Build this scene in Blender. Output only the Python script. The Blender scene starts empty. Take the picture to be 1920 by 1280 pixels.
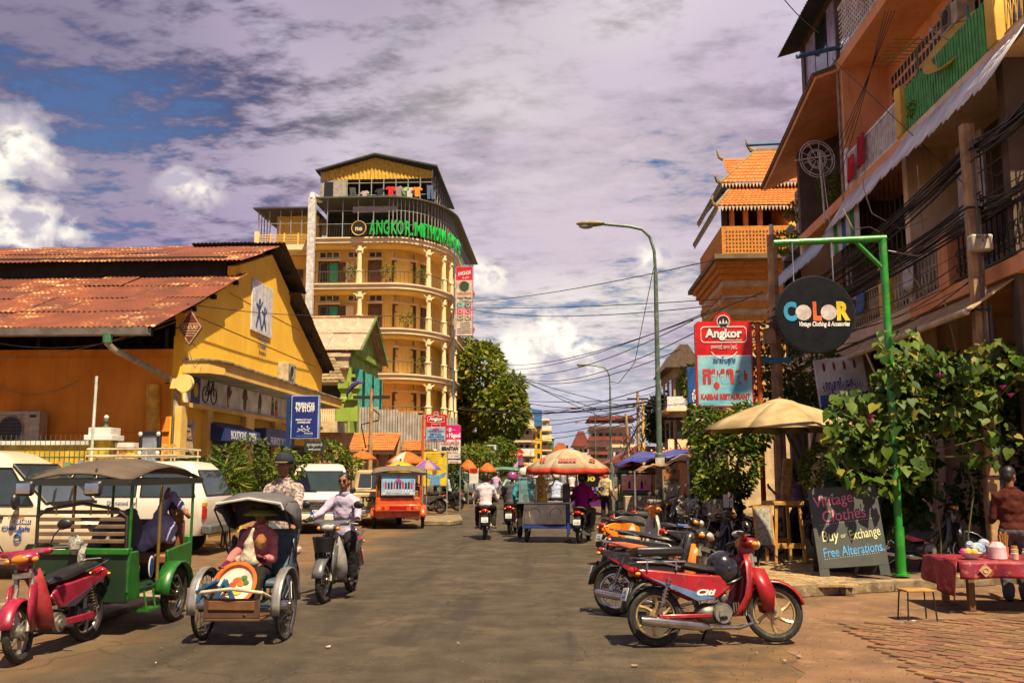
import bpy, bmesh, math, random
import numpy as np
from mathutils import Vector, Matrix, Euler
random.seed(11); rng = np.random.default_rng(11)
PI = math.pi; R = math.radians
scene = bpy.context.scene
COL = scene.collection
# ---------------------------------------------------------------- camera
YAW, PITCH, FPX, CAMZ = R(2.94), R(7.87), 1750.0, 1.7
cam_d = bpy.data.cameras.new('camera'); cam = bpy.data.objects.new('camera', cam_d); COL.objects.link(cam)
cam.location = (0, 0, CAMZ); cam.rotation_euler = (PI/2 + PITCH, 0, YAW)
cam_d.sensor_width = 36; cam_d.lens = FPX/1920*36; cam_d.clip_start = .05; cam_d.clip_end = 4000
scene.camera = cam
# ---------------------------------------------------------------- sun + sky
TO_SUN = Vector((.24, -.41, .88)).normalized()
sun_d = bpy.data.lights.new('sun', 'SUN'); sun_d.energy = 5.0; sun_d.angle = R(.6); sun_d.color = (1, .83, .54)
sun = bpy.data.objects.new('sun', sun_d); COL.objects.link(sun)
sun.rotation_euler = (-TO_SUN).to_track_quat('-Z', 'Y').to_euler(); sun.location = (20, -20, 60)
vs = scene.view_settings
vs.view_transform = 'Standard'; vs.look = 'None'; vs.exposure = 1.0; vs.gamma = 1; vs.use_curve_mapping = False
scene.cycles.use_denoising = True; scene.cycles.use_adaptive_sampling = True; scene.cycles.adaptive_threshold = .03
scene.cycles.max_bounces = 5; scene.cycles.diffuse_bounces = 3; scene.cycles.glossy_bounces = 2
scene.cycles.transparent_max_bounces = 8; scene.cycles.sample_clamp_indirect = 6
world = bpy.data.worlds.new('World'); scene.world = world; world.use_nodes = True

class NT:
    """tiny node helper"""
    def __init__(s, tree): s.t = tree; s.n = tree.nodes; s.l = tree.links
    def new(s, typ, **kw):
        n = s.n.new(typ)
        for k, v in kw.items(): setattr(n, k, v)
        return n
    def inp(s, n, k, v):
        if isinstance(v, bpy.types.NodeSocket): s.l.new(v, n.inputs[k])
        elif v is not None: n.inputs[k].default_value = v
    def math(s, op, a, b=None, c=None, clamp=False):
        n = s.new('ShaderNodeMath', operation=op, use_clamp=clamp); s.inp(n, 0, a); s.inp(n, 1, b)
        if c is not None: s.inp(n, 2, c)
        return n.outputs[0]
    def vmath(s, op, a, b=None, out=0):
        n = s.new('ShaderNodeVectorMath', operation=op); s.inp(n, 0, a)
        if b is not None: s.inp(n, 1, b)
        return n.outputs[out]
    def noise(s, vec, scale, detail=4, rough=.55, dist=0):
        n = s.new('ShaderNodeTexNoise'); s.inp(n, 'Vector', vec); s.inp(n, 'Scale', scale); s.inp(n, 'Detail', detail)
        s.inp(n, 'Roughness', rough); s.inp(n, 'Distortion', dist); return n.outputs['Fac']
    def mapr(s, v, a, b, c=0., d=1., smooth=True):
        n = s.new('ShaderNodeMapRange'); n.interpolation_type = 'SMOOTHSTEP' if smooth else 'LINEAR'
        s.inp(n, 0, v); s.inp(n, 1, a); s.inp(n, 2, b); s.inp(n, 3, c); s.inp(n, 4, d); return n.outputs[0]
    def mix(s, f, a, b, blend='MIX'):
        n = s.new('ShaderNodeMix', data_type='RGBA', blend_type=blend)
        s.inp(n, 0, f); s.inp(n, 6, c4(a)); s.inp(n, 7, c4(b)); return n.outputs[2]
    def mapping(s, vec, scale=(1,1,1), loc=(0,0,0), rot=(0,0,0)):
        n = s.new('ShaderNodeMapping'); s.inp(n, 0, vec); s.inp(n, 1, loc); s.inp(n, 2, rot); s.inp(n, 3, scale); return n.outputs[0]
def c4(c):
    if isinstance(c, bpy.types.NodeSocket): return c
    return (c[0], c[1], c[2], 1) if len(c) == 3 else c

def cam_ray(u, v):
    F0 = Vector((-math.sin(YAW), math.cos(YAW), 0)); Z = Vector((0, 0, 1)); Rr = Vector((math.cos(YAW), math.sin(YAW), 0))
    return F0*math.cos(PITCH) + Z*math.sin(PITCH) + Rr*((u-960)/FPX) + (Z*math.cos(PITCH) - F0*math.sin(PITCH))*((640-v)/FPX)

def build_world():
    t = NT(world.node_tree); t.n.clear()
    out = t.new('ShaderNodeOutputWorld'); bg = t.new('ShaderNodeBackground')
    sky = t.new('ShaderNodeTexSky', sky_type='NISHITA'); sky.sun_disc = False
    sky.sun_elevation = math.asin(TO_SUN.z); sky.sun_rotation = math.atan2(TO_SUN.x, TO_SUN.y)
    sky.air_density = 1.0; sky.dust_density = .6; sky.ozone_density = 2.5
    tc = t.new('ShaderNodeTexCoord'); d = tc.outputs['Generated']
    sep = t.new('ShaderNodeSeparateXYZ'); t.l.new(d, sep.inputs[0]); z = sep.outputs[2]
    zz = t.math('ADD', t.math('MAXIMUM', z, 0.0), .10)
    cmb = t.new('ShaderNodeCombineXYZ'); t.l.new(t.math('DIVIDE', sep.outputs[0], zz), cmb.inputs[0]); t.l.new(t.math('DIVIDE', sep.outputs[1], zz), cmb.inputs[1])
    p = cmb.outputs[0]
    base = t.vmath('SCALE', sky.outputs[0]); base.node.inputs[3].default_value = .10
    deep = t.mix(.75, base, (.010, .024, .085))
    # high rippled layer
    n1 = t.noise(t.mapping(p, (.8, 1.0, 1), (3.1, 1.7, 0), (0, 0, .35)), 1.7, 5, .62, .35)
    n2 = t.noise(t.mapping(p, (.85, 1.15, 1), (7.4, 2.2, 0), (0, 0, .3)), 8.5, 4, .66, .15)
    n3 = t.noise(t.mapping(p, (1, 1, 1), (1.5, 9.2, 0)), .55, 3, .5)
    dens = t.math('ADD', t.math('MULTIPLY', n1, .52), t.math('MULTIPLY', n2, .48))
    dens = t.math('ADD', dens, t.math('MULTIPLY', t.math('SUBTRACT', n3, .5), .35))
    # a clearer gap low on the left of the street, as the photograph shows
    def blob(u, v, rad, soft, nz=.0):
        c = cam_ray(u, v).normalized()
        dd = t.vmath('DISTANCE', d, tuple(c), out=1)
        if nz: dd = t.math('ADD', dd, nz)
        return t.mapr(dd, rad-soft, rad+soft, 1., 0.)
    gap = t.math('MAXIMUM', blob(170, 330, .15, .13), t.math('MULTIPLY', blob(-60, 60, .17, .14), .8))
    gap = t.math('MAXIMUM', gap, t.math('MULTIPLY', blob(1010, 640, .10, .09), .62))
    gap = t.math('MAXIMUM', gap, t.math('MULTIPLY', blob(1180, 560, .07, .06), .45))
    dens2 = t.math('SUBTRACT', dens, t.math('MULTIPLY', gap, .13))
    cover = t.mapr(dens2, .29, .44)
    thick = t.mapr(dens, .405, .575)
    shade = t.mix(thick, (.018, .015, .045), (.29, .25, .315))
    lit = blob(1120, 370, .21, .21)
    shade = t.mix(t.math('MULTIPLY', lit, .76), shade, (.46, .425, .385))
    violet = t.mapr(t.noise(t.mapping(p, (1, 1, 1), (4., 3., 0)), .8, 2), .42, .66)
    shade = t.mix(t.math('MULTIPLY', violet, .38), shade, (.15, .085, .20))
    heavy = t.math('MAXIMUM', blob(60, 90, .20, .20), t.math('MULTIPLY', blob(700, -120, .16, .16), .6))
    shade = t.mix(t.math('MULTIPLY', heavy, .68), shade, (.04, .036, .08))
    c1 = t.mix(cover, deep, shade)
    # low haze towards the horizon
    c1 = t.mix(t.mapr(z, .0, .16, .72, 0.), c1, (.26, .28, .35))
    # low cumulus heaps
    cn = t.noise(t.mapping(d, (1, 1, 1.4)), 22, 5, .6, .2)
    cn2 = t.noise(t.mapping(d, (1, 1, 1.3), (.3, .1, .02)), 34, 2, .6)
    jit = t.math('ADD', t.math('MULTIPLY', t.math('SUBTRACT', cn, .5), .085), t.math('MULTIPLY', t.math('SUBTRACT', cn2, .5), .035))
    heap = None
    for (u, v, r) in [(975, 665, .030), (1040, 640, .034), (1090, 668, .024), (920, 668, .018), (1060, 705, .010), (38, 275, .026), (85, 315, .013), (-10, 300, .02),
                      (345, 345, .014), (378, 362, .014), (60, 425, .026), (5, 410, .026), (125, 440, .014), (885, 505, .016), (925, 520, .012), (1215, 490, .012)]:
        b = blob(u, v, r, .012, jit)
        heap = b if heap is None else t.math('MAXIMUM', heap, b)
    hs = t.mapr(cn, .36, .60)
    heapc = t.mix(hs, (.25, .23, .27), (.60, .55, .46))
    c2 = t.mix(t.math('MULTIPLY', heap, .92), c1, heapc)
    # dusty ground colour below the horizon
    c3 = t.mix(t.mapr(z, -.03, .0), (.12, .10, .08), c2)
    t.l.new(c3, bg.inputs[0]); bg.inputs[1].default_value = 1.1
    t.l.new(bg.outputs[0], out.inputs[0])
build_world()
world.cycles.sampling_method = 'MANUAL'; world.cycles.sample_map_resolution = 512

# ---------------------------------------------------------------- pixel helpers: place things at real distances
CAM = Vector((0, 0, CAMZ))
def at(u, v, Y): r = cam_ray(u, v); return CAM + r*(Y/r.y)
def atx(u, v, X): r = cam_ray(u, v); return CAM + r*(X/r.x)
def gp(u, v, z=0.): r = cam_ray(u, v); return CAM + r*((z-CAMZ)/r.z)

# ---------------------------------------------------------------- materials
MATS = {}
def mat(name, col, rough=.6, metal=0., var=.18, scale=4., bump=0., bscale=None, col2=None, coat=0., spec=.5, streak=0., wear=None, wearamt=.5, rnd=0., alpha=1., trans=0., island=0.):
    """weathered painted / cloth / metal surface; col2 = patchy second colour, wear = chipped or dirty colour"""
    if name in MATS: return MATS[name]
    m = bpy.data.materials.new(name); m.use_nodes = True; MATS[name] = m
    t = NT(m.node_tree); b = t.n['Principled BSDF']
    tc = t.new('ShaderNodeTexCoord').outputs['Object']
    c2 = col2 or tuple(max(0, x*(1-var*2.2)) for x in col)
    n = t.noise(tc, scale, 6, .6)
    c = t.mix(t.mapr(n, .32, .68), c2, col)
    if streak:
        sn = t.noise(t.mapping(tc, (3., 3., .22)), 3.2, 5, .6)
        c = t.mix(t.math('MULTIPLY', t.mapr(sn, .5, .72), streak), c, tuple(x*.32 for x in col))
    if wear:
        wn = t.noise(tc, scale*2.7, 8, .7)
        c = t.mix(t.math('MULTIPLY', t.mapr(wn, .54, .62), wearamt), c, wear)
    if rnd or island:
        r_ = t.new('ShaderNodeObjectInfo').outputs['Random'] if rnd else t.new('ShaderNodeNewGeometry').outputs['Random Per Island']
        h = t.new('ShaderNodeHueSaturation'); t.l.new(c, h.inputs['Color'])
        a = rnd or island
        t.l.new(t.mapr(r_, 0, 1, 1-a, 1+a, False), h.inputs['Value']); t.l.new(t.mapr(t.math('FRACT', t.math('MULTIPLY', r_, 7.13)), 0, 1, .5-a*.07, .5+a*.07, False), h.inputs['Hue'])
        c = h.outputs[0]
    t.l.new(c, b.inputs['Base Color'])
    b.inputs['Metallic'].default_value = metal
    t.l.new(t.mapr(n, .2, .8, min(1, rough*1.15), rough*.85, False), b.inputs['Roughness'])
    b.inputs['Specular IOR Level'].default_value = spec
    b.inputs['Coat Weight'].default_value = coat; b.inputs['Coat Roughness'].default_value = .12
    if bump:
        bn = t.new('ShaderNodeBump'); bn.inputs['Strength'].default_value = bump; bn.inputs['Distance'].default_value = .02
        t.l.new(t.noise(tc, bscale or scale*3, 5, .6), bn.inputs['Height']); t.l.new(bn.outputs[0], b.inputs['Normal'])
    if alpha < 1: b.inputs['Alpha'].default_value = alpha
    if trans:
        tr = t.new('ShaderNodeBsdfTranslucent'); t.l.new(c, tr.inputs[0]); mx = t.new('ShaderNodeMixShader'); mx.inputs[0].default_value = trans
        t.l.new(b.outputs[0], mx.inputs[1]); t.l.new(tr.outputs[0], mx.inputs[2]); t.l.new(mx.outputs[0], t.n['Material Output'].inputs[0])
    return m
def leafmat(name, a, b_, c=None, trans=.35):
    if name in MATS: return MATS[name]
    m = bpy.data.materials.new(name); m.use_nodes = True; MATS[name] = m
    t = NT(m.node_tree); b = t.n['Principled BSDF']; b.inputs['Roughness'].default_value = .52; b.inputs['Specular IOR Level'].default_value = .28
    g = t.new('ShaderNodeNewGeometry').outputs['Random Per Island']; oi = t.new('ShaderNodeObjectInfo').outputs['Random']
    r_ = t.math('FRACT', t.math('ADD', g, oi))
    cc = t.mix(r_, a, b_)
    if c: cc = t.mix(t.mapr(t.math('FRACT', t.math('MULTIPLY', r_, 5.7)), .8, .86), cc, c)
    t.l.new(cc, b.inputs['Base Color'])
    tr = t.new('ShaderNodeBsdfTranslucent'); t.l.new(cc, tr.inputs[0]); mx = t.new('ShaderNodeMixShader'); mx.inputs[0].default_value = trans
    t.l.new(b.outputs[0], mx.inputs[1]); t.l.new(tr.outputs[0], mx.inputs[2]); t.l.new(mx.outputs[0], t.n['Material Output'].inputs[0])
    return m
def glassmat(name, col=(.02,.03,.035), rough=.06, spec=.8):
    return mat(name, col, rough, var=.1, spec=spec, coat=.6)
def road_mat():
    m = bpy.data.materials.new('asphalt'); m.use_nodes = True; t = NT(m.node_tree); b = t.n['Principled BSDF']
    tc = t.new('ShaderNodeTexCoord').outputs['Object']; sp = t.new('ShaderNodeSeparateXYZ'); t.l.new(tc, sp.inputs[0]); x = sp.outputs[0]; y = sp.outputs[1]
    n0 = t.noise(tc, .35, 5, .6); n1 = t.noise(tc, 2.2, 6, .65); n2 = t.noise(tc, 55, 3, .7)
    n3 = t.noise(t.mapping(tc, (1.6, .12, 1)), 1.2, 5, .6)
    c = t.mix(t.mapr(n1, .3, .7), (.052, .040, .026), (.086, .067, .044))
    c = t.mix(t.mapr(n2, .35, .65), t.mix(1., c, (.55, .55, .55), 'MULTIPLY'), c)
    c = t.mix(t.math('MULTIPLY', t.mapr(n3, .50, .66), .6), c, (.022, .018, .014))      # oil-dark wheel tracks
    wob = t.math('ADD', t.math('MULTIPLY', t.math('SUBTRACT', n0, .5), 3.2), t.math('MULTIPLY', t.math('SUBTRACT', n1, .5), 1.6))
    xr = t.math('ADD', x, wob)
    sandR = t.mapr(xr, .7, 2.1); sandL = t.mapr(xr, -3.6, -5.0)
    sand = t.math('MAXIMUM', sandR, sandL); sand = t.math('MULTIPLY', sand, t.mapr(n1, .25, .75, .5, 1.))
    c = t.mix(t.math('MULTIPLY', sand, .92), c, t.mix(n1, (.13, .066, .026), (.22, .125, .055)))
    lt = t.math('MULTIPLY', t.mapr(t.noise(tc, .9, 7, .7), .52, .64), .38); c = t.mix(lt, c, (.125, .095, .06))
    cr = t.new('ShaderNodeTexVoronoi', feature='DISTANCE_TO_EDGE'); cr.inputs['Scale'].default_value = .55
    wn = t.new('ShaderNodeTexNoise'); t.l.new(tc, wn.inputs['Vector']); wn.inputs['Scale'].default_value = 1.6; wn.inputs['Detail'].default_value = 5
    ws = t.vmath('SCALE', wn.outputs['Color']); ws.node.inputs[3].default_value = .9
    t.l.new(t.vmath('ADD', tc, ws), cr.inputs['Vector'])
    crk = t.math('MULTIPLY', t.mapr(cr.outputs[0], .0, .02, 1., 0.), t.mapr(n0, .42, .55))
    c = t.mix(t.math('MULTIPLY', crk, .5), c, (.03, .025, .02))
    t.l.new(c, b.inputs['Base Color']); t.l.new(t.mapr(n1, .2, .8, .95, .62), b.inputs['Roughness']); b.inputs['Specular IOR Level'].default_value = .3
    bm = t.new('ShaderNodeBump'); bm.inputs['Strength'].default_value = .55; bm.inputs['Distance'].default_value = .012
    hh = t.math('SUBTRACT', t.math('ADD', n2, t.math('MULTIPLY', n1, 1.2)), t.math('MULTIPLY', crk, 1.5))
    t.l.new(hh, bm.inputs['Height']); t.l.new(bm.outputs[0], b.inputs['Normal'])
    return m
def rust_mat():
    m = bpy.data.materials.new('rusty_corrugated_iron'); m.use_nodes = True; t = NT(m.node_tree); b = t.n['Principled BSDF']
    tc = t.new('ShaderNodeTexCoord').outputs['Object']; rr = t.new('ShaderNodeObjectInfo').outputs['Random']
    off = t.new('ShaderNodeCombineXYZ'); t.l.new(t.math('MULTIPLY', rr, 40), off.inputs[0])
    p = t.vmath('ADD', tc, off.outputs[0])
    n1 = t.noise(p, .9, 6, .65); n2 = t.noise(t.mapping(p, (.8, 2.2, 2.2)), 1.5, 7, .68); n3 = t.noise(p, 22, 4, .7)
    c = t.mix(t.mapr(n1, .3, .7), (.095, .021, .009), (.19, .042, .012))
    c = t.mix(t.mapr(n3, .4, .7, 0., .55), c, (.085, .022, .010))
    zone = t.mapr(t.noise(t.new('ShaderNodeNewGeometry').outputs['Position'], .42, 3, .6), .44, .58)
    pt = t.math('MULTIPLY', t.math('MULTIPLY', t.mapr(n2, .50, .58), t.mapr(n3, .3, .55)), zone); c = t.mix(t.math('MULTIPLY', pt, .85), c, (.42, .17, .035))
    pt2 = t.math('MULTIPLY', t.math('MULTIPLY', t.mapr(n2, .575, .63), t.mapr(n3, .35, .5)), zone); c = t.mix(pt2, c, (.62, .47, .27))
    # large weathered zones run across the sheets
    h = t.new('ShaderNodeHueSaturation'); t.l.new(c, h.inputs['Color']); t.l.new(t.mapr(rr, 0, 1, .72, 1.25, False), h.inputs['Value'])
    t.l.new(h.outputs[0], b.inputs['Base Color']); b.inputs['Roughness'].default_value = .8
    return m

# ---------------------------------------------------------------- mesh helpers
class MB:
    def __init__(s): s.v = []; s.f = []; s.T = None
    def add(s, vs_, fs):
        o = len(s.v)
        if s.T is not None: vs_ = [tuple(s.T @ Vector(p)) for p in vs_]
        s.v += [tuple(p) for p in vs_]; s.f += [tuple(i+o for i in f) for f in fs]; return s
    def bx(s, x0, x1, y0, y1, z0, z1):
        return s.add([(x0,y0,z0),(x1,y0,z0),(x1,y1,z0),(x0,y1,z0),(x0,y0,z1),(x1,y0,z1),(x1,y1,z1),(x0,y1,z1)],
                     [(3,2,1,0),(4,5,6,7),(0,1,5,4),(1,2,6,5),(2,3,7,6),(3,0,4,7)])
    def box(s, c, d, rot=None):
        hx, hy, hz = d[0]/2, d[1]/2, d[2]/2
        pts = [Vector(p) for p in [(-hx,-hy,-hz),(hx,-hy,-hz),(hx,hy,-hz),(-hx,hy,-hz),(-hx,-hy,hz),(hx,-hy,hz),(hx,hy,hz),(-hx,hy,hz)]]
        if rot is not None:
            M = rot if isinstance(rot, Matrix) else Euler(rot).to_matrix()
            pts = [M @ p for p in pts]
        return s.add([p+Vector(c) for p in pts], [(3,2,1,0),(4,5,6,7),(0,1,5,4),(1,2,6,5),(2,3,7,6),(3,0,4,7)])
    def beam(s, a, b, w, h):
        """square bar between two points: w sideways, h upwards"""
        a, b = Vector(a), Vector(b); d = (b-a).normalized(); up = Vector((0,0,1)) if abs(d.z) < .95 else Vector((0,1,0))
        x = d.cross(up).normalized()*(w/2); y = x.cross(d).normalized()*(h/2)
        return s.add([a-x-y, a+x-y, a+x+y, a-x+y, b-x-y, b+x-y, b+x+y, b-x+y], [(0,1,2,3),(7,6,5,4),(0,4,5,1),(1,5,6,2),(2,6,7,3),(3,7,4,0)])
    def tube(s, pts, r, n=8, closed=False, cap=True):
        pts = [Vector(p) for p in pts]; k = len(pts); rs = r if isinstance(r, (list, tuple)) else [r]*k
        vs_ = []; fs = []; nx = None
        for i in range(k):
            if closed: d = pts[(i+1) % k]-pts[i-1]
            else: d = pts[min(i+1, k-1)]-pts[max(i-1, 0)]
            d = d.normalized() if d.length > 1e-9 else Vector((0,0,1))
            if nx is None: nx = d.orthogonal().normalized()
            nx = (nx-d*nx.dot(d)); nx = nx.normalized() if nx.length > 1e-6 else d.orthogonal().normalized()
            ny = d.cross(nx)
            for j in range(n): a = 2*PI*j/n; vs_.append(pts[i]+(nx*math.cos(a)+ny*math.sin(a))*rs[i])
        for i in range(k if closed else k-1):
            for j in range(n): a, b = i*n+j, i*n+(j+1) % n; c, d_ = ((i+1) % k)*n+(j+1) % n, ((i+1) % k)*n+j; fs.append((a,b,c,d_))
        if cap and not closed: fs.append(tuple(range(n))[::-1]); fs.append(tuple((k-1)*n+j for j in range(n)))
        return s.add(vs_, fs)
    def cyl(s, a, b, r0, r1=None, n=10): return s.tube([a, b], [r0, r0 if r1 is None else r1], n)
    def cap(s, a, b, ra, rb=None, n=10, m=4):
        """tapered capsule"""
        a, b = Vector(a), Vector(b); rb = ra if rb is None else rb; d = b-a; d = d.normalized() if d.length > 1e-6 else Vector((0,0,1))
        P = []; Q = []
        for i in range(m+1): t_ = PI/2*(1-i/m); P.append(a-d*ra*math.sin(t_)); Q.append(max(ra*math.cos(t_), .0005))
        for i in range(m+1): t_ = PI/2*(i/m); P.append(b+d*rb*math.sin(t_)); Q.append(max(rb*math.cos(t_), .0005))
        nx = d.orthogonal().normalized(); ny = d.cross(nx); vs_ = []; fs = []
        for p, r in zip(P, Q):
            for j in range(n): an = 2*PI*j/n; vs_.append(p+(nx*math.cos(an)+ny*math.sin(an))*r)
        k = len(P)
        for i in range(k-1):
            for j in range(n): fs.append((i*n+j, i*n+(j+1) % n, (i+1)*n+(j+1) % n, (i+1)*n+j))
        fs.append(tuple(range(n))[::-1]); fs.append(tuple((k-1)*n+j for j in range(n)))
        return s.add(vs_, fs)
    def ell(s, c, r, n=14, m=9, rot=None):
        r = (r, r, r) if not isinstance(r, (tuple, list)) else r; vs_ = []; fs = []; M = Euler(rot).to_matrix() if rot else None
        for i in range(m+1):
            th = PI*i/m
            for j in range(n):
                ph = 2*PI*j/n; p = Vector((r[0]*math.sin(th)*math.cos(ph), r[1]*math.sin(th)*math.sin(ph), r[2]*math.cos(th)))
                vs_.append((M @ p if M else p)+Vector(c))
        for i in range(m):
            for j in range(n):
                a, b, c_, d = i*n+j, (i+1)*n+j, (i+1)*n+(j+1) % n, i*n+(j+1) % n
                fs.append((b,c_,d) if i == 0 else ((a,b,d) if i == m-1 else (a,b,c_,d)))
        return s.add(vs_, fs)
    def lathe(s, prof, c=(0,0,0), n=16, ax='z', a0=0, a1=2*PI):
        vs_ = []; fs = []; full = abs(a1-a0-2*PI) < 1e-6; k = n if full else n+1
        for (r, h) in prof:
            for j in range(k):
                a = a0+(a1-a0)*j/n; p = (r*math.cos(a), r*math.sin(a), h)
                if ax == 'x': p = (h, p[0], p[1])
                elif ax == 'y': p = (p[1], h, p[0])
                vs_.append((p[0]+c[0], p[1]+c[1], p[2]+c[2]))
        for i in range(len(prof)-1):
            for j in range(n if full else n):
                if not full and j == k-1: continue
                fs.append((i*k+j, i*k+(j+1) % k, (i+1)*k+(j+1) % k, (i+1)*k+j))
        return s.add(vs_, fs)
    def torus(s, c, Rr, r, ax='x', n=28, m=8, a0=0, a1=2*PI, flat=1.):
        full = abs(a1-a0-2*PI) < 1e-6; pts = []; vs_ = []; fs = []; k = n if full else n+1
        for i in range(k):
            a = a0+(a1-a0)*i/n
            for j in range(m):
                b = 2*PI*j/m; q = Rr+r*math.cos(b); w = r*math.sin(b)*flat
                y, z = q*math.cos(a), q*math.sin(a)
                p = (w, y, z) if ax == 'x' else ((y, w, z) if ax == 'y' else (y, z, w))
                vs_.append((p[0]+c[0], p[1]+c[1], p[2]+c[2]))
        for i in range(n):
            for j in range(m): fs.append((i*m+j, i*m+(j+1) % m, ((i+1) % k)*m+(j+1) % m, ((i+1) % k)*m+j))
        return s.add(vs_, fs)
    def prism(s, poly, a, b, ax='y'):
        """2-D polygon pushed along an axis; poly is (x,z) for y, (y,z) for x, (x,y) for z"""
        k = len(poly)
        def P(p, w): return (w, p[0], p[1]) if ax == 'x' else ((p[0], w, p[1]) if ax == 'y' else (p[0], p[1], w))
        vs_ = [P(p, a) for p in poly]+[P(p, b) for p in poly]
        fs = [tuple(range(k)), tuple(range(2*k-1, k-1, -1))]+[(i, k+i, k+(i+1) % k, (i+1) % k) for i in range(k)]
        return s.add(vs_, fs)
    def quad(s, *p): return s.add(p, [tuple(range(len(p)))])
    def slab(s, pts, t):
        """thin solid: polygon with thickness t along its normal"""
        P = [Vector(p) for p in pts]; n = (P[1]-P[0]).cross(P[2]-P[0]).normalized()*t; k = len(P)
        return s.add(P+[p+n for p in P], [tuple(range(k))[::-1], tuple(range(k, 2*k))]+[(i, (i+1) % k, k+(i+1) % k, k+i) for i in range(k)])
    def grid(s, rows, closed=False):
        """surface through rows of points"""
        n = len(rows[0]); vs_ = [p for r_ in rows for p in r_]; fs = []
        for i in range(len(rows)-1):
            for j in range(n if closed else n-1): fs.append((i*n+j, i*n+(j+1) % n, (i+1)*n+(j+1) % n, (i+1)*n+j))
        return s.add(vs_, fs)
    def mesh(s, name, ang=35, fix=True):
        me = bpy.data.meshes.new(name); me.from_pydata(s.v, [], s.f)
        if fix:
            bm = bmesh.new(); bm.from_mesh(me); bmesh.ops.recalc_face_normals(bm, faces=bm.faces); bm.to_mesh(me); bm.free()
        if ang: me.shade_smooth(); me.set_sharp_from_angle(angle=R(ang))
        return me
    def build(s, name, m=None, parent=None, ang=35, bevel=0., fix=True, solid=0.):
        o = link(name, s.mesh(name, ang, fix), m, parent)
        if solid: md = o.modifiers.new('solid', 'SOLIDIFY'); md.thickness = solid; md.offset = 0
        if bevel: md = o.modifiers.new('bevel', 'BEVEL'); md.width = bevel; md.segments = 2; md.limit_method = 'ANGLE'; md.angle_limit = R(40)
        return o
def link(name, me, m=None, parent=None):
    o = bpy.data.objects.new(name, me); COL.objects.link(o)
    if m is not None and me is not None: me.materials.clear(); me.materials.append(m)
    if parent is not None: o.parent = parent
    return o
def tag(o, label=None, cat=None, group=None, kind=None):
    if label: o['label'] = label
    if cat: o['category'] = cat
    if group: o['group'] = group
    if kind: o['kind'] = kind
    return o
def thing(name, label, cat, loc=(0,0,0), rz=0., group=None, tilt=None):
    o = bpy.data.objects.new(name, None); COL.objects.link(o); o.empty_display_size = .2
    o.location = loc; o.rotation_euler = (tilt[0], tilt[1], rz) if tilt else (0, 0, rz)
    return tag(o, label, cat, group)
def copy_tree(o, parent=None):
    c = o.copy(); COL.objects.link(c)
    if parent is not None: c.parent = parent
    for ch in list(o.children): copy_tree(ch, c)
    return c
def text_mesh(s, size=.1, bold=0., extrude=.002, shear=0., align='CENTER', space=1., line=1.):
    cu = bpy.data.curves.new('lettering', 'FONT'); cu.body = s; cu.size = size; cu.offset = bold; cu.extrude = extrude; cu.shear = shear
    cu.align_x = align; cu.align_y = 'CENTER'; cu.space_character = space; cu.space_line = line; cu.resolution_u = 3
    ob = bpy.data.objects.new('lettering', cu); COL.objects.link(ob)
    me = bpy.data.meshes.new_from_object(ob.evaluated_get(bpy.context.evaluated_depsgraph_get()))
    bpy.data.objects.remove(ob); bpy.data.curves.remove(cu)
    return me
def text(s, size, m, parent=None, loc=(0,0,0), rot=(PI/2,0,0), width=None, name='lettering', **kw):
    """flat lettering; default stands upright facing -Y; width rescales it to that width"""
    me = text_mesh(s, size, **kw)
    if width and len(me.vertices):
        xs = [v.co.x for v in me.vertices]; k = width/max(1e-6, max(xs)-min(xs)); me.transform(Matrix.Diagonal((k, 1, 1, 1)))
    o = link(name, me, m, parent); o.location = loc; o.rotation_euler = rot
    return o
def catenary(a, b, sag, n=14):
    a, b = Vector(a), Vector(b); return [a.lerp(b, i/n)-Vector((0,0,sag*4*(i/n)*(1-i/n))) for i in range(n+1)]
# ================================================================ SETTING
ASPH = road_mat()
def struct(name, mb, m, **kw): return tag(mb.build(name, m, **kw), kind='structure')
struct('road', MB().quad((-300,-60,0),(300,-60,0),(300,900,0),(-300,900,0)), ASPH)
concrete = mat('cracked_concrete', (.19, .10, .048), .9, scale=1.1, bump=.7, bscale=9, col2=(.10, .052, .026), wear=(.24, .145, .07), wearamt=.55)
paverm = mat('paving_brick', (.20, .098, .048), .85, scale=9, bump=.4, rnd=.3, col2=(.12, .06, .03))
paver2 = mat('sandy_paver', (.38, .26, .12), .9, scale=9, bump=.4, rnd=.25, col2=(.22, .14, .07))
kerbm = mat('mossy_kerb', (.26, .19, .11), .9, scale=3.5, bump=.8, bscale=14, col2=(.09, .065, .04), wear=(.36, .27, .15), wearamt=.6)
# forecourt of trodden concrete, ragged towards the road
fc = [gp(u+random.uniform(-5,5), v+random.uniform(-3,3)) for (u, v) in [(1500,1300),(1488,1280),(1510,1262),(1486,1248),(1500,1232),(1478,1222),(1496,1208),(1470,1198),(1484,1186),(1452,1176),(1463,1162),(1440,1150),(1458,1138),(1446,1122),(1462,1112),(1450,1100),(1700,1085),(2300,1080)]]+[Vector((9.5, 4, 0)), Vector((2.6, 4, 0))]
struct('forecourt_ground', MB().quad(*[(p.x, p.y, .004) for p in fc]), concrete)
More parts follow.
